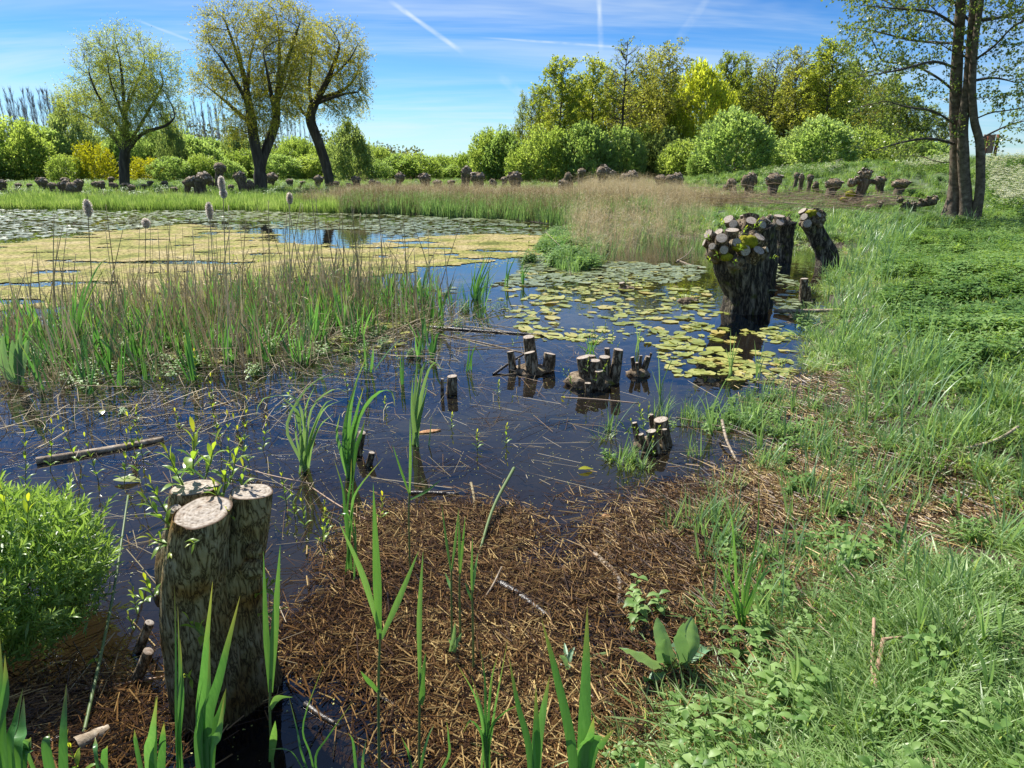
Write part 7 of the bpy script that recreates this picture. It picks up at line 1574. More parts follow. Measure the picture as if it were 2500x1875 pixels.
shoot(20, 1990, 1.2, None, [[(8, 1850), (4, 1700), (0, 1560)], [(30, 1850), (40, 1760), (56, 1680)], [(-10, 1850), (14, 1700), (12, 1600)], [(45, 1860), (55, 1780), (58, 1700)], [(60, 1870), (70, 1830), (76, 1800)]], 'broad green blades rising in the bottom left corner', .034, 14)
shoot(1300, 1980, 1.25, None, [[(1295, 1850), (1265, 1720), (1242, 1600)], [(1310, 1850), (1325, 1740), (1342, 1650)], [(1308, 1860), (1310, 1780), (1308, 1670)]], 'reed blades at the bottom edge, left of the tallest right pair', .026, 15)
shoot(1410, 1980, 1.22, None, [[(1400, 1850), (1360, 1650), (1322, 1510)], [(1424, 1850), (1430, 1650), (1434, 1480)], [(1430, 1860), (1455, 1800), (1478, 1800)], [(1440, 1860), (1465, 1820), (1500, 1780)], [(1420, 1860), (1440, 1800), (1450, 1750)]], 'tall wide reed blades at the bottom edge right of centre', .034, 16)
shoot(1190, 1870, 1.5, None, [[(1186, 1760), (1184, 1660), (1172, 1580)], [(1192, 1760), (1200, 1660), (1215, 1600)], [(1180, 1790), (1160, 1700), (1115, 1620)], [(1196, 1790), (1230, 1740), (1280, 1715)], [(1186, 1800), (1178, 1740), (1165, 1690)], [(1198, 1800), (1210, 1720), (1240, 1560)], [(1178, 1800), (1150, 1760), (1130, 1790)], [(1192, 1800), (1196, 1700), (1204, 1640)], [(1184, 1810), (1174, 1730), (1150, 1650)]], 'tousled sedge tuft at the bottom centre', .010, 17)
shoot(790, 1960, 1.4, None, [[(760, 1850), (740, 1770), (790, 1620)], [(770, 1860), (800, 1800), (860, 1715)], [(740, 1850), (725, 1780), (705, 1700)], [(730, 1860), (700, 1830), (655, 1830)]], 'thin grass blades leaning in the stump shade at the bottom', .008, 18)
shoot(1010, 1960, 1.4, None, [[(1000, 1850), (990, 1820), (980, 1800)], [(1030, 1860), (1045, 1800), (1060, 1770)], [(1090, 1860), (1095, 1800), (1090, 1760)]], 'short grass at the bottom edge between the reed shoots', .008, 19)
shoot(1560, 1985, 1.22, None, [[(1550, 1900), (1535, 1860)], [(1565, 1880), (1570, 1850)]], 'blade tips just showing at the bottom edge right of centre', .02, 21)
shoot(250, 1985, 1.22, None, [[(255, 1870), (262, 1820)], [(240, 1870), (232, 1800)]], 'two blade tips at the bottom edge near the single wide blade', .02, 22)
shoot(880, 1975, 1.3, None, [[(885, 1880), (895, 1800)], [(870, 1880), (862, 1810), (850, 1790)]], 'small blades at the foot of the tall three leaved shoot', .010, 23)
# grass tussocks on the right margin
for k, (px, py, tips, lab) in enumerate([
    (1815, 1540, [[(1800, 1460), (1790, 1300), (1780, 1240)], [(1818, 1450), (1850, 1300), (1852, 1140)], [(1825, 1450), (1840, 1380), (1870, 1330)], [(1805, 1470), (1770, 1400), (1735, 1340)], [(1830, 1460), (1870, 1400), (1920, 1370)], [(1800, 1480), (1780, 1400), (1790, 1290)], [(1835, 1470), (1880, 1380), (1990, 1385)], [(1812, 1480), (1815, 1400), (1822, 1320)], [(1822, 1490), (1850, 1420), (1900, 1220)], [(1795, 1490), (1770, 1440), (1745, 1380)]], 'tall fresh grass tussock where the litter meets the bank'),
    (1735, 1060, [[(1732, 1020), (1722, 960)], [(1738, 1010), (1760, 950), (1790, 900)], [(1730, 1020), (1715, 980), (1700, 960)], [(1740, 1020), (1745, 960)], [(1745, 1030), (1775, 980), (1800, 960)], [(1728, 1030), (1708, 1000)]], 'arching reed grass tuft standing in the water before the bank'),
    (1612, 985, [[(1610, 940), (1608, 880), (1606, 845)], [(1616, 940), (1640, 880), (1660, 850)], [(1606, 950), (1590, 900)], [(1612, 950), (1612, 900)]], 'slim reed grass tuft right of the clustered stool'),
    (1855, 1100, [[(1850, 1060), (1840, 990), (1835, 960)], [(1858, 1060), (1880, 1000), (1900, 970)], [(1862, 1070), (1870, 1030)], [(1846, 1070), (1820, 1030)], [(1860, 1060), (1862, 1000)]], 'reed grass tuft right of the pale topped stool'),
    (1850, 930, [[(1846, 880), (1842, 830)], [(1854, 890), (1868, 830)], [(1850, 890), (1856, 850)], [(1858, 895), (1872, 860)]], 'small reed grass tuft in front of the nearest pollard'),
    (1785, 915, [[(1783, 870), (1784, 800)], [(1790, 880), (1810, 820)], [(1780, 880), (1772, 850)], [(1788, 870), (1798, 810)]], 'reed grass tuft right of the yellow lily leaves'),
    (1558, 860, [[(1556, 820), (1552, 780)], [(1560, 820), (1570, 790)], [(1562, 830), (1580, 810)]], 'thin green tuft behind the clustered stool'),
    (1936, 1015, [[(1932, 970), (1930, 930)], [(1940, 970), (1952, 930)], [(1936, 980), (1938, 940)]], 'single spiky tuft in dark water near the bank'),
    (2245, 1560, [[(2240, 1480), (2215, 1400)], [(2250, 1480), (2262, 1400)], [(2256, 1490), (2285, 1440)], [(2246, 1480), (2248, 1420)]], 'short dark tuft standing out of the flattened grass'),
    (2400, 1580, [[(2390, 1520), (2360, 1440), (2340, 1400)], [(2396, 1520), (2375, 1430)], [(2408, 1520), (2420, 1450)], [(2400, 1530), (2398, 1460)]], 'dark bladed tuft at the right edge of the bank'),
    (2440, 1570, [[(2440, 1520), (2425, 1440)], [(2446, 1520), (2460, 1460)], [(2442, 1530), (2445, 1480)]], 'second dark bladed tuft further right'),
    (2415, 1710, [[(2405, 1640), (2380, 1570), (2360, 1530)], [(2418, 1640), (2425, 1580)], [(2410, 1650), (2395, 1590)], [(2422, 1650), (2428, 1600)]], 'blue green tuft of stiff blades on the right bank'),
    (1945, 1700, [[(1935, 1640), (1915, 1580)], [(1948, 1640), (1945, 1570)], [(1940, 1650), (1930, 1600)], [(1950, 1650), (1955, 1610)]], 'blue green tuft right of the dock plant'),
    (2345, 1260, [[(2342, 1210), (2338, 1160)], [(2350, 1215), (2358, 1170)], [(2340, 1225), (2326, 1180)]], 'stiff little tuft beside the muddy hollow')]):
    iris(px, py, tips, lab, mat=M_GLAUC if k not in (0,) else M_REEDLEAF, w=.011 if k in (1, 2, 3, 4, 5, 6, 7) else .010, seed=60+k, name='grass_tuft', cat='grass tuft')

# ---------------------------------------------------------------- cattails and dead stems
def cattail(tip, heads, base, label, seed):
    b = W0(*base); Y = b[1]; r2 = np.random.default_rng(seed); t = thing('cattail', label, 'cattail', b); s = Y/FPX
    mb = MB(); end = W(heads[0][0], heads[0][1]-(heads[0][3]/2+tip), Y)-b; bot = W(heads[-1][0], heads[-1][1], Y)-b
    tube(mb, catmull([(0, 0, -.2), bot*.5+[r2.normal(0, .01), 0, 0], bot, end], 20), np.linspace(.0065, .002, 20), 6, rnd=.5, cap=False); mb.build('stem', M_STEM, t)
    for (x, y, w, h) in heads:
        c = W(x, y, Y)-b; mb = MB(); lump(mb, c, (w*s*.34, w*s*.34, h*s*.44), seed, 12, .35, 4)
        n = 500; d = rand_dir(n, r=r2); p = c+d*np.array([w*s*.34, w*s*.34, h*s*.44]); quads_leaf(mb, p, d+[0, 0, -.3], .022, .006, r2.uniform(.2, 1, n), r=r2, mi=1); mb.build('seed_head', [M_FLUFFD, M_FLUFF], t)
M_FLUFFD = rough_mat('brown_seed_head', [(.12, .07, .05), (.36, .27, .20), (.62, .54, .46)], scale=(40, 40, 25), bump=.8, dist=.005)
M_FLUFF = leaf_mat('seed_fluff', [(.6, .48, .38), (.78, .70, .60), (.85, .8, .74)], trans=.6, tcol=(1, 1, 1))
cattail(12, [(214, 508, 17, 38)], (232, 850), 'cattail with a fluffy brown head, furthest left', 1)
cattail(2, [(356, 545, 17, 20)], (352, 800), 'short cattail with a broken round head', 2)
cattail(2, [(511, 515, 14, 40)], (520, 810), 'cattail with a pale ragged head, left of the double one', 3)
cattail(2, [(541, 450, 11, 34), (545, 472, 12, 16)], (560, 850), 'tallest cattail with two pale fluffy heads', 4)
cattail(4, [(707, 484, 11, 22)], (712, 800), 'slim cattail at right with a small fluffy head', 5)
stems_px = []
r4 = np.random.default_rng(55)
fixed = [(142, 575, 160, 870), (88, 600, 110, 830), (132, 520, 128, 790), (60, 640, 75, 860), (255, 545, 280, 800), (342, 530, 330, 790), (368, 540, 380, 800), (340, 650, 345, 830), (408, 550, 420, 780), (445, 555, 460, 820), (470, 560, 480, 830), (486, 620, 500, 800), (526, 545, 530, 800), (558, 500, 575, 830), (600, 540, 590, 790), (640, 560, 650, 780), (655, 490, 650, 800), (700, 470, 760, 760), (735, 495, 700, 780), (770, 480, 800, 780), (830, 500, 810, 770), (835, 520, 842, 790), (858, 500, 880, 800), (880, 520, 872, 790), (900, 480, 878, 780), (910, 520, 905, 760), (930, 575, 935, 760), (1005, 540, 1060, 700), (1045, 560, 1050, 780), (1083, 592, 1105, 790), (700, 520, 690, 770), (610, 600, 640, 790), (385, 560, 395, 740), (165, 545, 150, 800), (300, 560, 240, 830), (1140, 500, 1060, 720)]
stem_meshes = []
def dead_stem(x0, y0, x1, y1, i, group='dead reed stems standing in the left half of the pond'):
    b = W0(x1, y1); Y = b[1]; e = W(x0, y0, Y+r4.uniform(-.3, .3))-b; mb = MB(); m = e*.5+[r4.normal(0, .02), r4.normal(0, .03), 0]
    tube(mb, catmull([(0, 0, -.15), m, e], 8), np.linspace(.0075, .0026, 8)*r4.uniform(.6, 1.3), 5, rnd=r4.uniform(), cap=True)
    if r4.uniform() < .5:
        p = m+(e-m)*r4.uniform(0, .6); o = nrm(rand_dir(1, -.3, .6, r=r4)[0]); l = r4.uniform(.12, .3); ribbon(mb, catmull([p, p+o*l*.6, p+o*l-[0, 0, l*.4]], 5), blade_width(5, .009), fold=.2, rnd=r4.uniform())
    o = mb.build('dead_reed', M_STEM); o.location = tuple(b)
    hh = e[2]; ln = e[0]/max(hh, .05); where = 'at the far left' if x1 < 170 else 'near the leftmost cattails' if x1 < 400 else 'left of centre among the cattails' if x1 < 600 else 'by the heap of dead stems' if x1 < 800 else 'in the middle of the pond' if x1 < 930 else 'at the right end of the dead reed stand'
    tag(o, ('tall ' if hh > .8 else 'knee high ' if hh > .35 else 'short broken ')+'dry reed stem '+('leaning left ' if ln < -.15 else 'leaning right ' if ln > .15 else 'standing upright ')+where, 'reed stem', group)
for i, f_ in enumerate(fixed): dead_stem(*f_, i)
for i in range(225):
    cx = r4.choice([110, 330, 480, 560, 700, 790, 870, 960]); x = r4.normal(cx, 45); y = r4.uniform(720, 850)-(x > 700)*40; h = r4.uniform(60, 260)*r4.uniform(.4, 1); dead_stem(x+r4.normal(0, 18+h*.12), y-h, x, y, i)
# broken stems leaning and lying across one another
def stick(a, b_, r, label, mat, name='fallen_stick', cat='stick', lift=(0, 0), group=None, bow=.03, k=7, seed=0):
    """a, b_: pixels of the two ends; lift: height of each end above ground or water"""
    p = P(*a) if lift[0] == 0 else None; p = P(*a, minz=0); q = P(*b_, minz=0); p = p+[0, 0, lift[0]+r*.3]; q = q+[0, 0, lift[1]+r*.3]; c = (p+q)/2; c[2] = min(p[2], q[2]); r2 = np.random.default_rng(seed+int(a[0]))
    m = (p+q)/2+nrm(np.cross(q-p, [0, 0, 1.]))*bow*np.linalg.norm(q-p)*r2.choice([-1, 1]); mb = MB()
    tube(mb, catmull([p-c, m-c, q-c], 14), np.interp(np.linspace(0, 1, 14), [0, 1], [r, r*.65]), k, rnd=r2.uniform(), disp=bark_disp(.12, 2, seed) if r > .006 else None)
    o = mb.build(name, mat); o.location = tuple(c); return tag(o, label, cat, group)
for i in range(90):
    x = r4.uniform(0, 1150); y = r4.uniform(740, 900)-(x > 700)*20; ang = r4.normal(0, .5); l = r4.uniform(60, 230); x2 = x+l*math.cos(ang); y2 = y+l*math.sin(ang)*.35
    stick((x, y), (x2, y2), r4.uniform(.0018, .0045), 'broken dry stem '+('at the far left' if x < 200 else 'left of centre' if x < 500 else 'in the middle of the reed stand' if x < 800 else 'at the right end of the reed stand')+(' on the near side' if y > 830 else ' on the far side'), M_STEM, 'fallen_reed', 'reed stem', (0, r4.uniform(0, .25)*(r4.uniform() < .6)), 'broken stems lying over the left half of the pond', k=4, seed=i)
# ---- larger wood
stick((90, 1130), (400, 1075), .026, 'pale drifting branch lying in the water at left', M_DEADWOOD, 'driftwood_branch', 'branch', seed=1, k=10, bow=.02)
stick((1050, 800), (1365, 822), .018, 'long dark branch floating behind the stools', M_DARKWOOD, 'floating_branch', 'branch', seed=2, k=8, bow=.01)
stick((1060, 815), (1290, 865), .008, 'thin grey branch running to the tall stub stool', M_DEADWOOD, 'floating_branch', 'branch', seed=3)
stick((900, 775), (1090, 722), .006, 'thin pale stick pointing up right from the reed tangle', M_DEADWOOD, 'fallen_stick', 'stick', (0, .1), seed=4)
stick((1205, 915), (1300, 885), .013, 'dark branch leaning against the tall stub stool', M_DARKWOOD, 'floating_branch', 'branch', (0, .12), seed=5)
stick((1370, 970), (1560, 985), .005, 'thin reddish twig in front of the clustered stool', M_TWIG, 'fallen_stick', 'stick', seed=6)
stick((1890, 765), (2125, 770), .026, 'bleached barkless log lying in the grass by the water', M_DEADWOOD, 'driftwood_log', 'log', (.02, .06), seed=7, k=10)
stick((2060, 795), (2130, 762), .03, 'forked end piece of the bleached log', M_DEADWOOD, 'driftwood_log', 'log', (.0, .05), seed=8, k=10)
stick((1980, 800), (2070, 775), .016, 'second thin bleached branch beside the log', M_DEADWOOD, 'driftwood_branch', 'branch', (0, .04), seed=9)
stick((2355, 1105), (2478, 1078), .011, 'smooth curved pinkish stick lying on the grass near the right edge', M_DEADWOOD, 'fallen_stick', 'stick', (.02, .09), seed=10, bow=.1)
stick((1125, 1295), (1340, 1395) if False else (1230, 1395), .009, 'x', M_DARKWOOD, seed=11) if False else None
stick((930, 1285), (1095, 1380), .008, 'grey wet stick crossing the litter at centre left', M_DARKWOOD, seed=12)
stick((1255, 1185), (1165, 1370), .010, 'green smooth twig rising out of the litter', M_GREENTWIG if 'M_GREENTWIG' in globals() else M_GSTEM, 'fallen_stick', 'stick', (.10, 0), seed=13)
stick((1450, 1355), (1510, 1480), .014, 'white peeled curved stick right of centre in the litter', M_DEADWOOD, seed=14, bow=.14)
stick((1215, 1425), (1350, 1520), .020, 'wet black branch shining in the middle of the litter', M_DARKWOOD, seed=15)
stick((1270, 1540), (1440, 1700), .010, 'long violet grey twig running down through the litter', M_DARKWOOD, seed=16)
stick((1440, 1700), (1540, 1790), .010, 'dark twig continuing below the violet grey one', M_DARKWOOD, seed=17)
stick((1420, 1620), (1490, 1598), .014, 'short green stub of wood left of the dock plant', M_GSTEM, seed=18, k=10)
stick((1030, 1505), (1130, 1470), .009, 'dark stick between the reed shoots', M_DARKWOOD, seed=19)
stick((1170, 1480), (1225, 1410), .005, 'pale straight twig standing askew in the litter', M_DEADWOOD, seed=20, lift=(0, .05))
stick((1530, 1875), (1610, 1765), .012, 'long brown dead reed stalk at the bottom right of the litter', M_TWIG, seed=21)
stick((1620, 1875), (1680, 1770), .009, 'orange straw stalk beside the brown one', M_DRY, seed=22)
stick((1640, 1885), (1695, 1775), .009, 'second orange straw stalk', M_DRY, seed=23)
stick((1690, 1760), (1890, 1870), .008, 'reddish stem leading into the bottom right grass', M_TWIG, seed=24)
stick((1700, 1810), (1740, 1880), .007, 'short reddish stem at the bottom edge', M_TWIG, seed=25)
stick((1780, 1820), (1860, 1824), .009, 'short peeled stick on the mud right of the dock plant', M_DEADWOOD, seed=26)
stick((2125, 1560), (2160, 1840), .006, 'upright brown stalk in the bottom right grass', M_TWIG, seed=27, lift=(.08, 0))
stick((2150, 1600), (2165, 1900), .008, 'bent pinkish stalk beside the brown one in the grass', M_TWIG, seed=28, lift=(.06, 0), bow=.05)
stick((2150, 1600), (2205, 1588), .006, 'hooked tip of the bent pinkish stalk', M_TWIG, seed=29, lift=(.06, .05))
stick((2220, 1490), (2410, 1590), .005, 'thin brown twig lying across the flattened grass', M_TWIG, seed=30)
stick((2240, 1280), (2490, 1270), .006, 'long dry stalk along the muddy hollow', M_DRY, seed=31)
stick((1990, 1320), (2040, 1400), .014, 'grey forked stick between the tufts', M_DEADWOOD, seed=32)
stick((1760, 1055), (1800, 1130), .010, 'bleached twig caught in the reed grass tuft', M_DEADWOOD, seed=33, lift=(.08, 0))
stick((1650, 1030), (1850, 1065), .006, 'thin bleached twig right of the pale topped stool', M_DEADWOOD, seed=34, lift=(.03, 0))
stick((1000, 1205), (1120, 1208), .012, 'black wet stick floating under the dark stemmed shoot', M_DARKWOOD, seed=35)
stick((745, 1720), (830, 1775), .010, 'pink wet twig next to the stump shadow', M_DARKWOOD, seed=36)
stick((905, 1680), (975, 1730), .008, 'pale bent twig shining in the litter', M_DEADWOOD, seed=37)
stick((1225, 1710), (1275, 1715), .007, 'short pale stick at the bottom of the litter', M_DEADWOOD, seed=38)
stick((1150, 1180), (1155, 1270), .008, 'yellow upright stalk in the shallow water', M_DRY, seed=39)
stick((940, 1290), (760, 1190), .005, 'thin pinkish twig arching left over the shallows', M_TWIG, seed=40)
stick((760, 1190), (560, 1150), .004, 'fine branch reaching behind the large stump', M_TWIG, seed=41, lift=(0.02, .05))
stick((190, 1860), (335, 1330), .006, 'long green stalk leaning right in front of the leafy shrub', M_GSTEM, seed=42, lift=(0, .25), bow=.01)
stick((40, 1860), (180, 1790), .018, 'wet shiny log end in the bottom left corner', M_DARKWOOD, seed=43, k=10)
stick((190, 1830), (270, 1790), .03, 'pale weathered bark piece in the bottom left litter', M_DEADWOOD, seed=44, k=10)
stick((100, 1690), (420, 1650), .006, 'long orange reed straw lying left of the large stump', M_TWIG, seed=45)
stick((520, 700), (620, 745), .012, 'x', M_DEADWOOD, seed=46) if False else None
stick((1650, 640), (1690, 615), .010, 'bare twig fork behind the lily leaves', M_DEADWOOD, seed=47, lift=(0, .1))
stick((1655, 635), (1715, 655), .012, 'pale bare branch near the reed bed foot', M_DEADWOOD, seed=48)
stick((1332, 600), (1395, 680), .006, 'bare bleached twig standing at the marsh tip', M_DEADWOOD, seed=49, lift=(.3, 0))
# curved wood chip and floating scraps
def chip(px, py, L_, w, rz, label, mat):
    b = P(px, py); mb = MB(); lump(mb, (0, 0, .004), (L_, w, .006), px, 8, .4, 2); o = mb.build('wood_chip', mat); o.location = tuple(b); o.rotation_euler = (0.05, 0, rz); tag(o, label, 'wood chip')
M_CHIP = rough_mat('orange_wood', [(.16, .07, .03), (.38, .20, .09), (.52, .34, .18)], scale=(60, 20, 20), bump=.4, dist=.004)
chip(1045, 1055, .075, .022, .35, 'orange piece of bark floating behind the upright pale iris', M_CHIP)
chip(1480, 1262, .022, .018, .3, 'square orange wood chip on the litter', M_CHIP)
chip(1635, 1045, .01, .01, .3, 'x', M_CHIP) if False else None
chip(1960, 1095, .035, .006, .1, 'pale wood splinter floating near the bank', M_DEADWOOD)
chip(1998, 1062, .03, .01, .2, 'pinkish wood sliver on the dark water by the bank', M_CHIP)
def loose_leaf(px, py, L_, label, mat=M_SPROUT, seed=0):
    b = P(px, py); r2 = np.random.default_rng(seed); mb = MB(); a = r2.uniform(0, 6.3); d = np.array([math.cos(a), math.sin(a), .1]); ribbon(mb, catmull([-d*L_/2, [0, 0, .008], d*L_/2], 7), L_*.5*np.sin(np.linspace(.1, PI-.1, 7)), side=np.cross(d, [0, 0, 1.]), fold=.1, rnd=.7)
    o = mb.build('fallen_leaf', mat); o.location = (b[0], b[1], b[2]+.012); tag(o, label, 'leaf')
loose_leaf(312, 1178, .15, 'large pointed yellow green leaf floating left of the large stump', M_PAD, 1)
loose_leaf(460, 1138, .11, 'brownish leaf floating behind the large stump', M_PAD, 2)
loose_leaf(230, 1625, .05, 'small light green leaf in the shade by the shrub', M_SPROUT, 3)
loose_leaf(1975, 1100, .10, 'bright yellow leaf floating near the bank', M_YELLOW, 4)
loose_leaf(1375, 974, .05, 'small yellow leaf on the dark water below the clustered stool', M_YELLOW, 5)
loose_leaf(1430, 1150, .09, 'yellow leaf clump at the rim of the litter', M_YELLOW, 6)
loose_leaf(865, 1115, .07, 'yellow green leaf hanging at the foot of the bright iris', M_PAD, 7)
loose_leaf(250, 1010, .08, 'thin pale leaf floating in the dark water at left', M_PAD, 8)

# ---------------------------------------------------------------- leafy willow shrub at left
def left_shrub():
    b = W0(60, 1640); b = np.array([-1.90, 2.12, 0.]); r2 = np.random.default_rng(70); random.seed(70)
    t = thing('willow_shrub', 'dense bright green willow shrub with narrow leaves at the left edge', 'shrub', b)
    kinds = []
    for k in range(7):
        n = 34; L_ = .30; u = np.linspace(.08, 1, n); path = catmull([(0, 0, 0), (.02, 0, L_*.5), (.05, 0, L_)], n); mb = MB(); tube(mb, path[::5], .0022, 3, cap=False, rnd=.4)
        for i in range(n):
            a = i*2.39+r2.uniform(-.4, .4); o = np.array([math.cos(a), math.sin(a), 0]); d = nrm(o*(1.0-.45*u[i])+[0, 0, .55+.5*u[i]]); l = .085*r2.uniform(.7, 1.2)*(1.1-.35*u[i])
            p = path[i]; ribbon(mb, catmull([p, p+d*l*.5+[0, 0, .006], p+d*l-[0, 0, l*.15]], 5), l*.13*np.array([.4, 1, .95, .6, .05]), side=np.cross(d, [0, 0, 1.]), fold=.25, rnd=np.clip(.25*u[i]+r2.uniform(0, .75), 0, 1))
        kinds.append(mb.mesh('leafy_shoot', M_SHRUB))
    stems = MB()
    for i in range(26):
        d = rand_dir(1, .25, 1, r=r2)[0]; e = d*[.28, .26, .34]; tube(stems, catmull([(r2.normal(0, .05), r2.normal(0, .05), -.03), e*.5+[0, 0, .05], e], 8), np.linspace(.009, .003, 8), 5, cap=False)
    stems.build('branch', M_DARKLIMB, t)
    for i in range(300):
        d = rand_dir(1, -.6, 1, r=r2)[0]; q = r2.uniform(.45, 1)**.4; lob = 1+.16*mnoise.noise(Vector(d)*2.2); c = np.array([d[0]*.37*q*lob, d[1]*.36*q*lob, .21+d[2]*.26*q*lob])
        o = link('leafy_shoot', kinds[i % 7], t); out = Vector((d[0]+r2.normal(0, .3), d[1]+r2.normal(0, .3), .75+max(0, d[2])*.6+r2.normal(0, .2)))
        o.location = tuple(c-np.array(out.normalized())*.09); o.rotation_euler = out.to_track_quat('Z', 'X').to_euler(); o.rotation_euler.rotate_axis('Z', r2.uniform(0, 6.3)); s = r2.uniform(.5, .8); o.scale = (s, s, s)
    n = 9000; d = rand_dir(n, -.7, 1, r=r2); q = r2.uniform(.3, 1, n)**.4; c = np.column_stack([d[:, 0]*.42*q, d[:, 1]*.40*q, .24+d[:, 2]*.32*q]); c = c[c[:, 2] > .04]; n = len(c); ml = MB()
    quads_leaf(ml, c, d[:n]*.6+np.array([0, 0, .5])+.6*rand_dir(n, r=r2), r2.uniform(.035, .075, n), r2.uniform(.006, .011, n), r2.uniform(0, 1, n), r=r2); tag(ml.build('foliage', M_SHRUB, t), kind='stuff')
    # taller loose shoots rising out of it
    for i, (x, y, dx, dz, n) in enumerate([(12, 1230, 0, 1, 12), (60, 1240, .2, 1, 10), (30, 1215, .1, 1, 12)]): sprout(t, W(x, y+110, 2.1)-b, np.array([dx, 0, dz]), .18, n, .075, 700+i, name='leafy_shoot', stemr=.003)
left_shrub()
# ---- little willow seedlings and shoots over the water
def seedling(px, py, h, label, seed, Y=None, n=10, leaf=.05, lean=(0, 0), group=None):
    b = W0(px, py); t = thing('willow_seedling', label, 'seedling', b, group=group); sprout(t, np.array([0, 0, -.02]), np.array([lean[0], lean[1], 1.]), h, n, leaf, seed, name='shoot', stemr=.0028)
SD = [(300, 1190, .30, (.2, 0)), (340, 1170, .36, (.1, 0)), (240, 1170, .26, (0, 0)), (200, 1140, .3, (-.2, 0)), (120, 1150, .3, (.2, 0)), (480, 1100, .24, (0, 0)), (350, 1120, .2, (0, 0)), (60, 1190, .3, (.1, 0)), (560, 1150, .34, (.2, 0)), (590, 1120, .36, (.1, 0)), (612, 1140, .3, (-.1, 0)), (640, 1100, .22, (.2, 0)), (540, 1080, .3, (0, 0)), (720, 1260, .16, (0, 0)), (745, 1290, .18, (0, 0)), (785, 1330, .15, (.1, 0)), (800, 1300, .16, (0, 0)), (930, 1270, .14, (0, 0)), (700, 1230, .2, (0, 0)), (520, 1000, .25, (0, 0)), (480, 930, .25, (0, 0)), (400, 960, .15, (0, 0)), (440, 1050, .14, (0, 0)),
      (1102, 1045, .1, (0, 0)), (1165, 1095, .12, (.1, 0)), (1235, 1085, .13, (.1, 0)), (1215, 960, .1, (0, 0)), (940, 1000, .1, (0, 0)), (970, 880, .12, (0, 0)), (1595, 1115, .12, (0, 0)), (1490, 1130, .08, (0, 0)), (200, 1900, .15, (0, 0)), (420, 780, .5, (0, 0)), (640, 720, .55, (.1, 0)), (760, 700, .45, (-.2, 0)), (560, 690, .5, (.2, 0)), (1290, 640, .6, (0, 0)), (1320, 620, .6, (.2, 0)), (880, 905, .2, (0, 0)), (700, 990, .25, (.2, 0)), (850, 960, .18, (0, 0)), (330, 1030, .12, (.3, 0))]
for i, (x, y, h, ln) in enumerate(SD):
    seedling(x, y, h, ('tall slender ' if h > .4 else 'tiny ' if h < .13 else 'slender ')+'willow shoot '+('standing among the distant reeds' if y < 800 else 'close to the leafy shrub' if x < 360 and y > 1050 else 'just behind the large stump' if x < 660 and y > 1050 else 'at the left rim of the brown litter' if y > 1180 else 'in open dark water right of centre' if x > 900 else 'in the dark water left of centre'), 800+i, n=int(8+h*20), leaf=.045+h*.05, lean=ln, group='young willow shoots in the pond')

# ---------------------------------------------------------------- brushwood heap and more of the far bank
def brush():
    c = P(1950, 505); r2 = np.random.default_rng(90); random.seed(90); mb = MB()
    for i in range(300):
        x = r2.uniform(1720, 2180); y = 505+(x-1950)*.02+r2.normal(0, 11)*(1-abs(x-1940)/420); p = P(x, y)-c; a = r2.normal(0.05, .28)+PI*(r2.uniform() < .5); l = r2.uniform(.8, 2.6); d = np.array([math.cos(a), math.sin(a)*.8, r2.normal(0, .08)])
        z = abs(r2.normal(0, .22)); p[2] += z+.06; tube(mb, catmull([p-d*l/2, p+[0, 0, r2.uniform(0, .12)], p+d*l/2-[0, 0, z*.6]], 5), np.linspace(.012, .003, 5)*r2.uniform(.5, 1.2), 3, rnd=r2.uniform(), cap=False)
    o = mb.build('brushwood_heap', M_TWIG); o.location = tuple(c); tag(o, 'flattened heap of cut pinkish willow rods behind the near pollards', 'brushwood', kind='stuff')
brush()
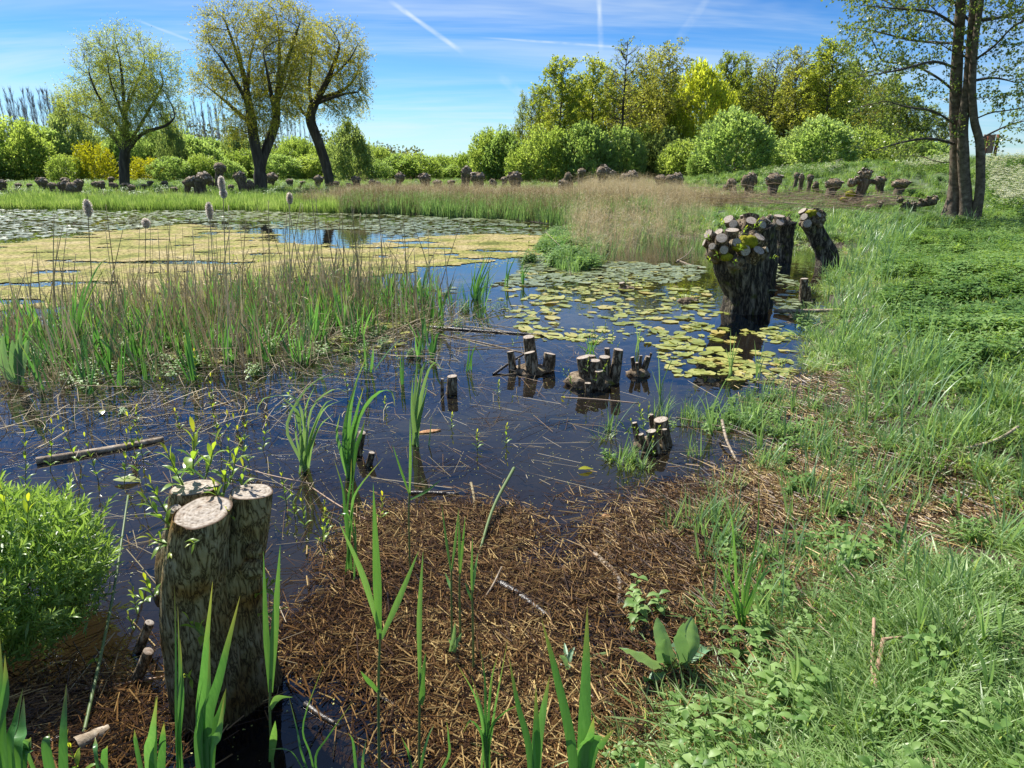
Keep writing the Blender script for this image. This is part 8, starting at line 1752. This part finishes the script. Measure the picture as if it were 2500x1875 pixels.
def tangle():
    # mesh of fine dead stems on the old reed stools
    r2 = np.random.default_rng(91); random.seed(91); mb = MB()
    for i in range(1500):
        cx, cy, sx, sy = [(740, 745, 70, 22), (860, 780, 120, 28), (470, 800, 140, 40), (120, 860, 90, 40), (650, 830, 160, 40), (1000, 790, 120, 25), (250, 960, 200, 60), (620, 980, 160, 60)][int(r2.choice(8, p=[.22, .17, .18, .1, .15, .07, .08, .03]))]
        x, y = r2.normal(cx, sx), r2.normal(cy, sy); q = W0(x, max(y, 640)); a = r2.uniform(0, 6.3); el = abs(r2.normal(0, .35)); l = r2.uniform(.1, .55); d = np.array([math.cos(a)*math.cos(el), math.sin(a)*math.cos(el), math.sin(el)]); m = q+d*l*.5+r2.normal(0, .02, 3)
        tube(mb, catmull([q+[0, 0, .002], m, q+d*l], 4), r2.uniform(.001, .0032), 3, rnd=r2.uniform(), cap=False)
    tag(mb.build('dead_reed_tangle', M_STEM), 'matted tangle of dead reed stalks around the standing stems', 'dead reeds', kind='stuff')
    # low green regrowth on the same places
    A = []
    for cx, cy, sx, sy, n in [(740, 740, 70, 20, 90), (860, 770, 110, 20, 60), (470, 780, 120, 25, 80), (620, 740, 90, 20, 70), (60, 860, 60, 30, 30), (280, 790, 90, 20, 60), (1010, 760, 90, 25, 50), (150, 830, 110, 30, 90), (450, 820, 130, 28, 110), (700, 800, 120, 25, 110), (900, 740, 90, 25, 80), (350, 870, 160, 25, 50), (160, 930, 120, 35, 30), (420, 900, 120, 25, 26), (680, 870, 120, 25, 34), (900, 850, 90, 30, 16)]:
        for i in range(n): A.append(W0(r2.normal(cx, sx), r2.normal(cy, sy)))
    A = np.array(A); n = len(A); k = np.where(r2.uniform(0, 1, n) < .38, r2.integers(30, 33, n), np.where(r2.uniform(0, 1, n) < .5, r2.integers(33, 35, n), r2.integers(11, 15, n)))
    protos = GR+[tuft(6, .48, .020, .05, M_LIVE, 700+i, bend=.3) for i in range(3)]+[tuft(7, .62, .009, .14, M_STEM, 710+i, bend=.15) for i in range(2)]
    gn_scatter('reed_regrowth', protos, A, np.stack([r2.normal(0, .1, n), r2.normal(0, .1, n), r2.uniform(0, 6.3, n)], 1), r2.uniform(.6, 1.3, n), k, 'fresh green shoots and stubble among the dead reeds', 'reed shoots')
tangle()
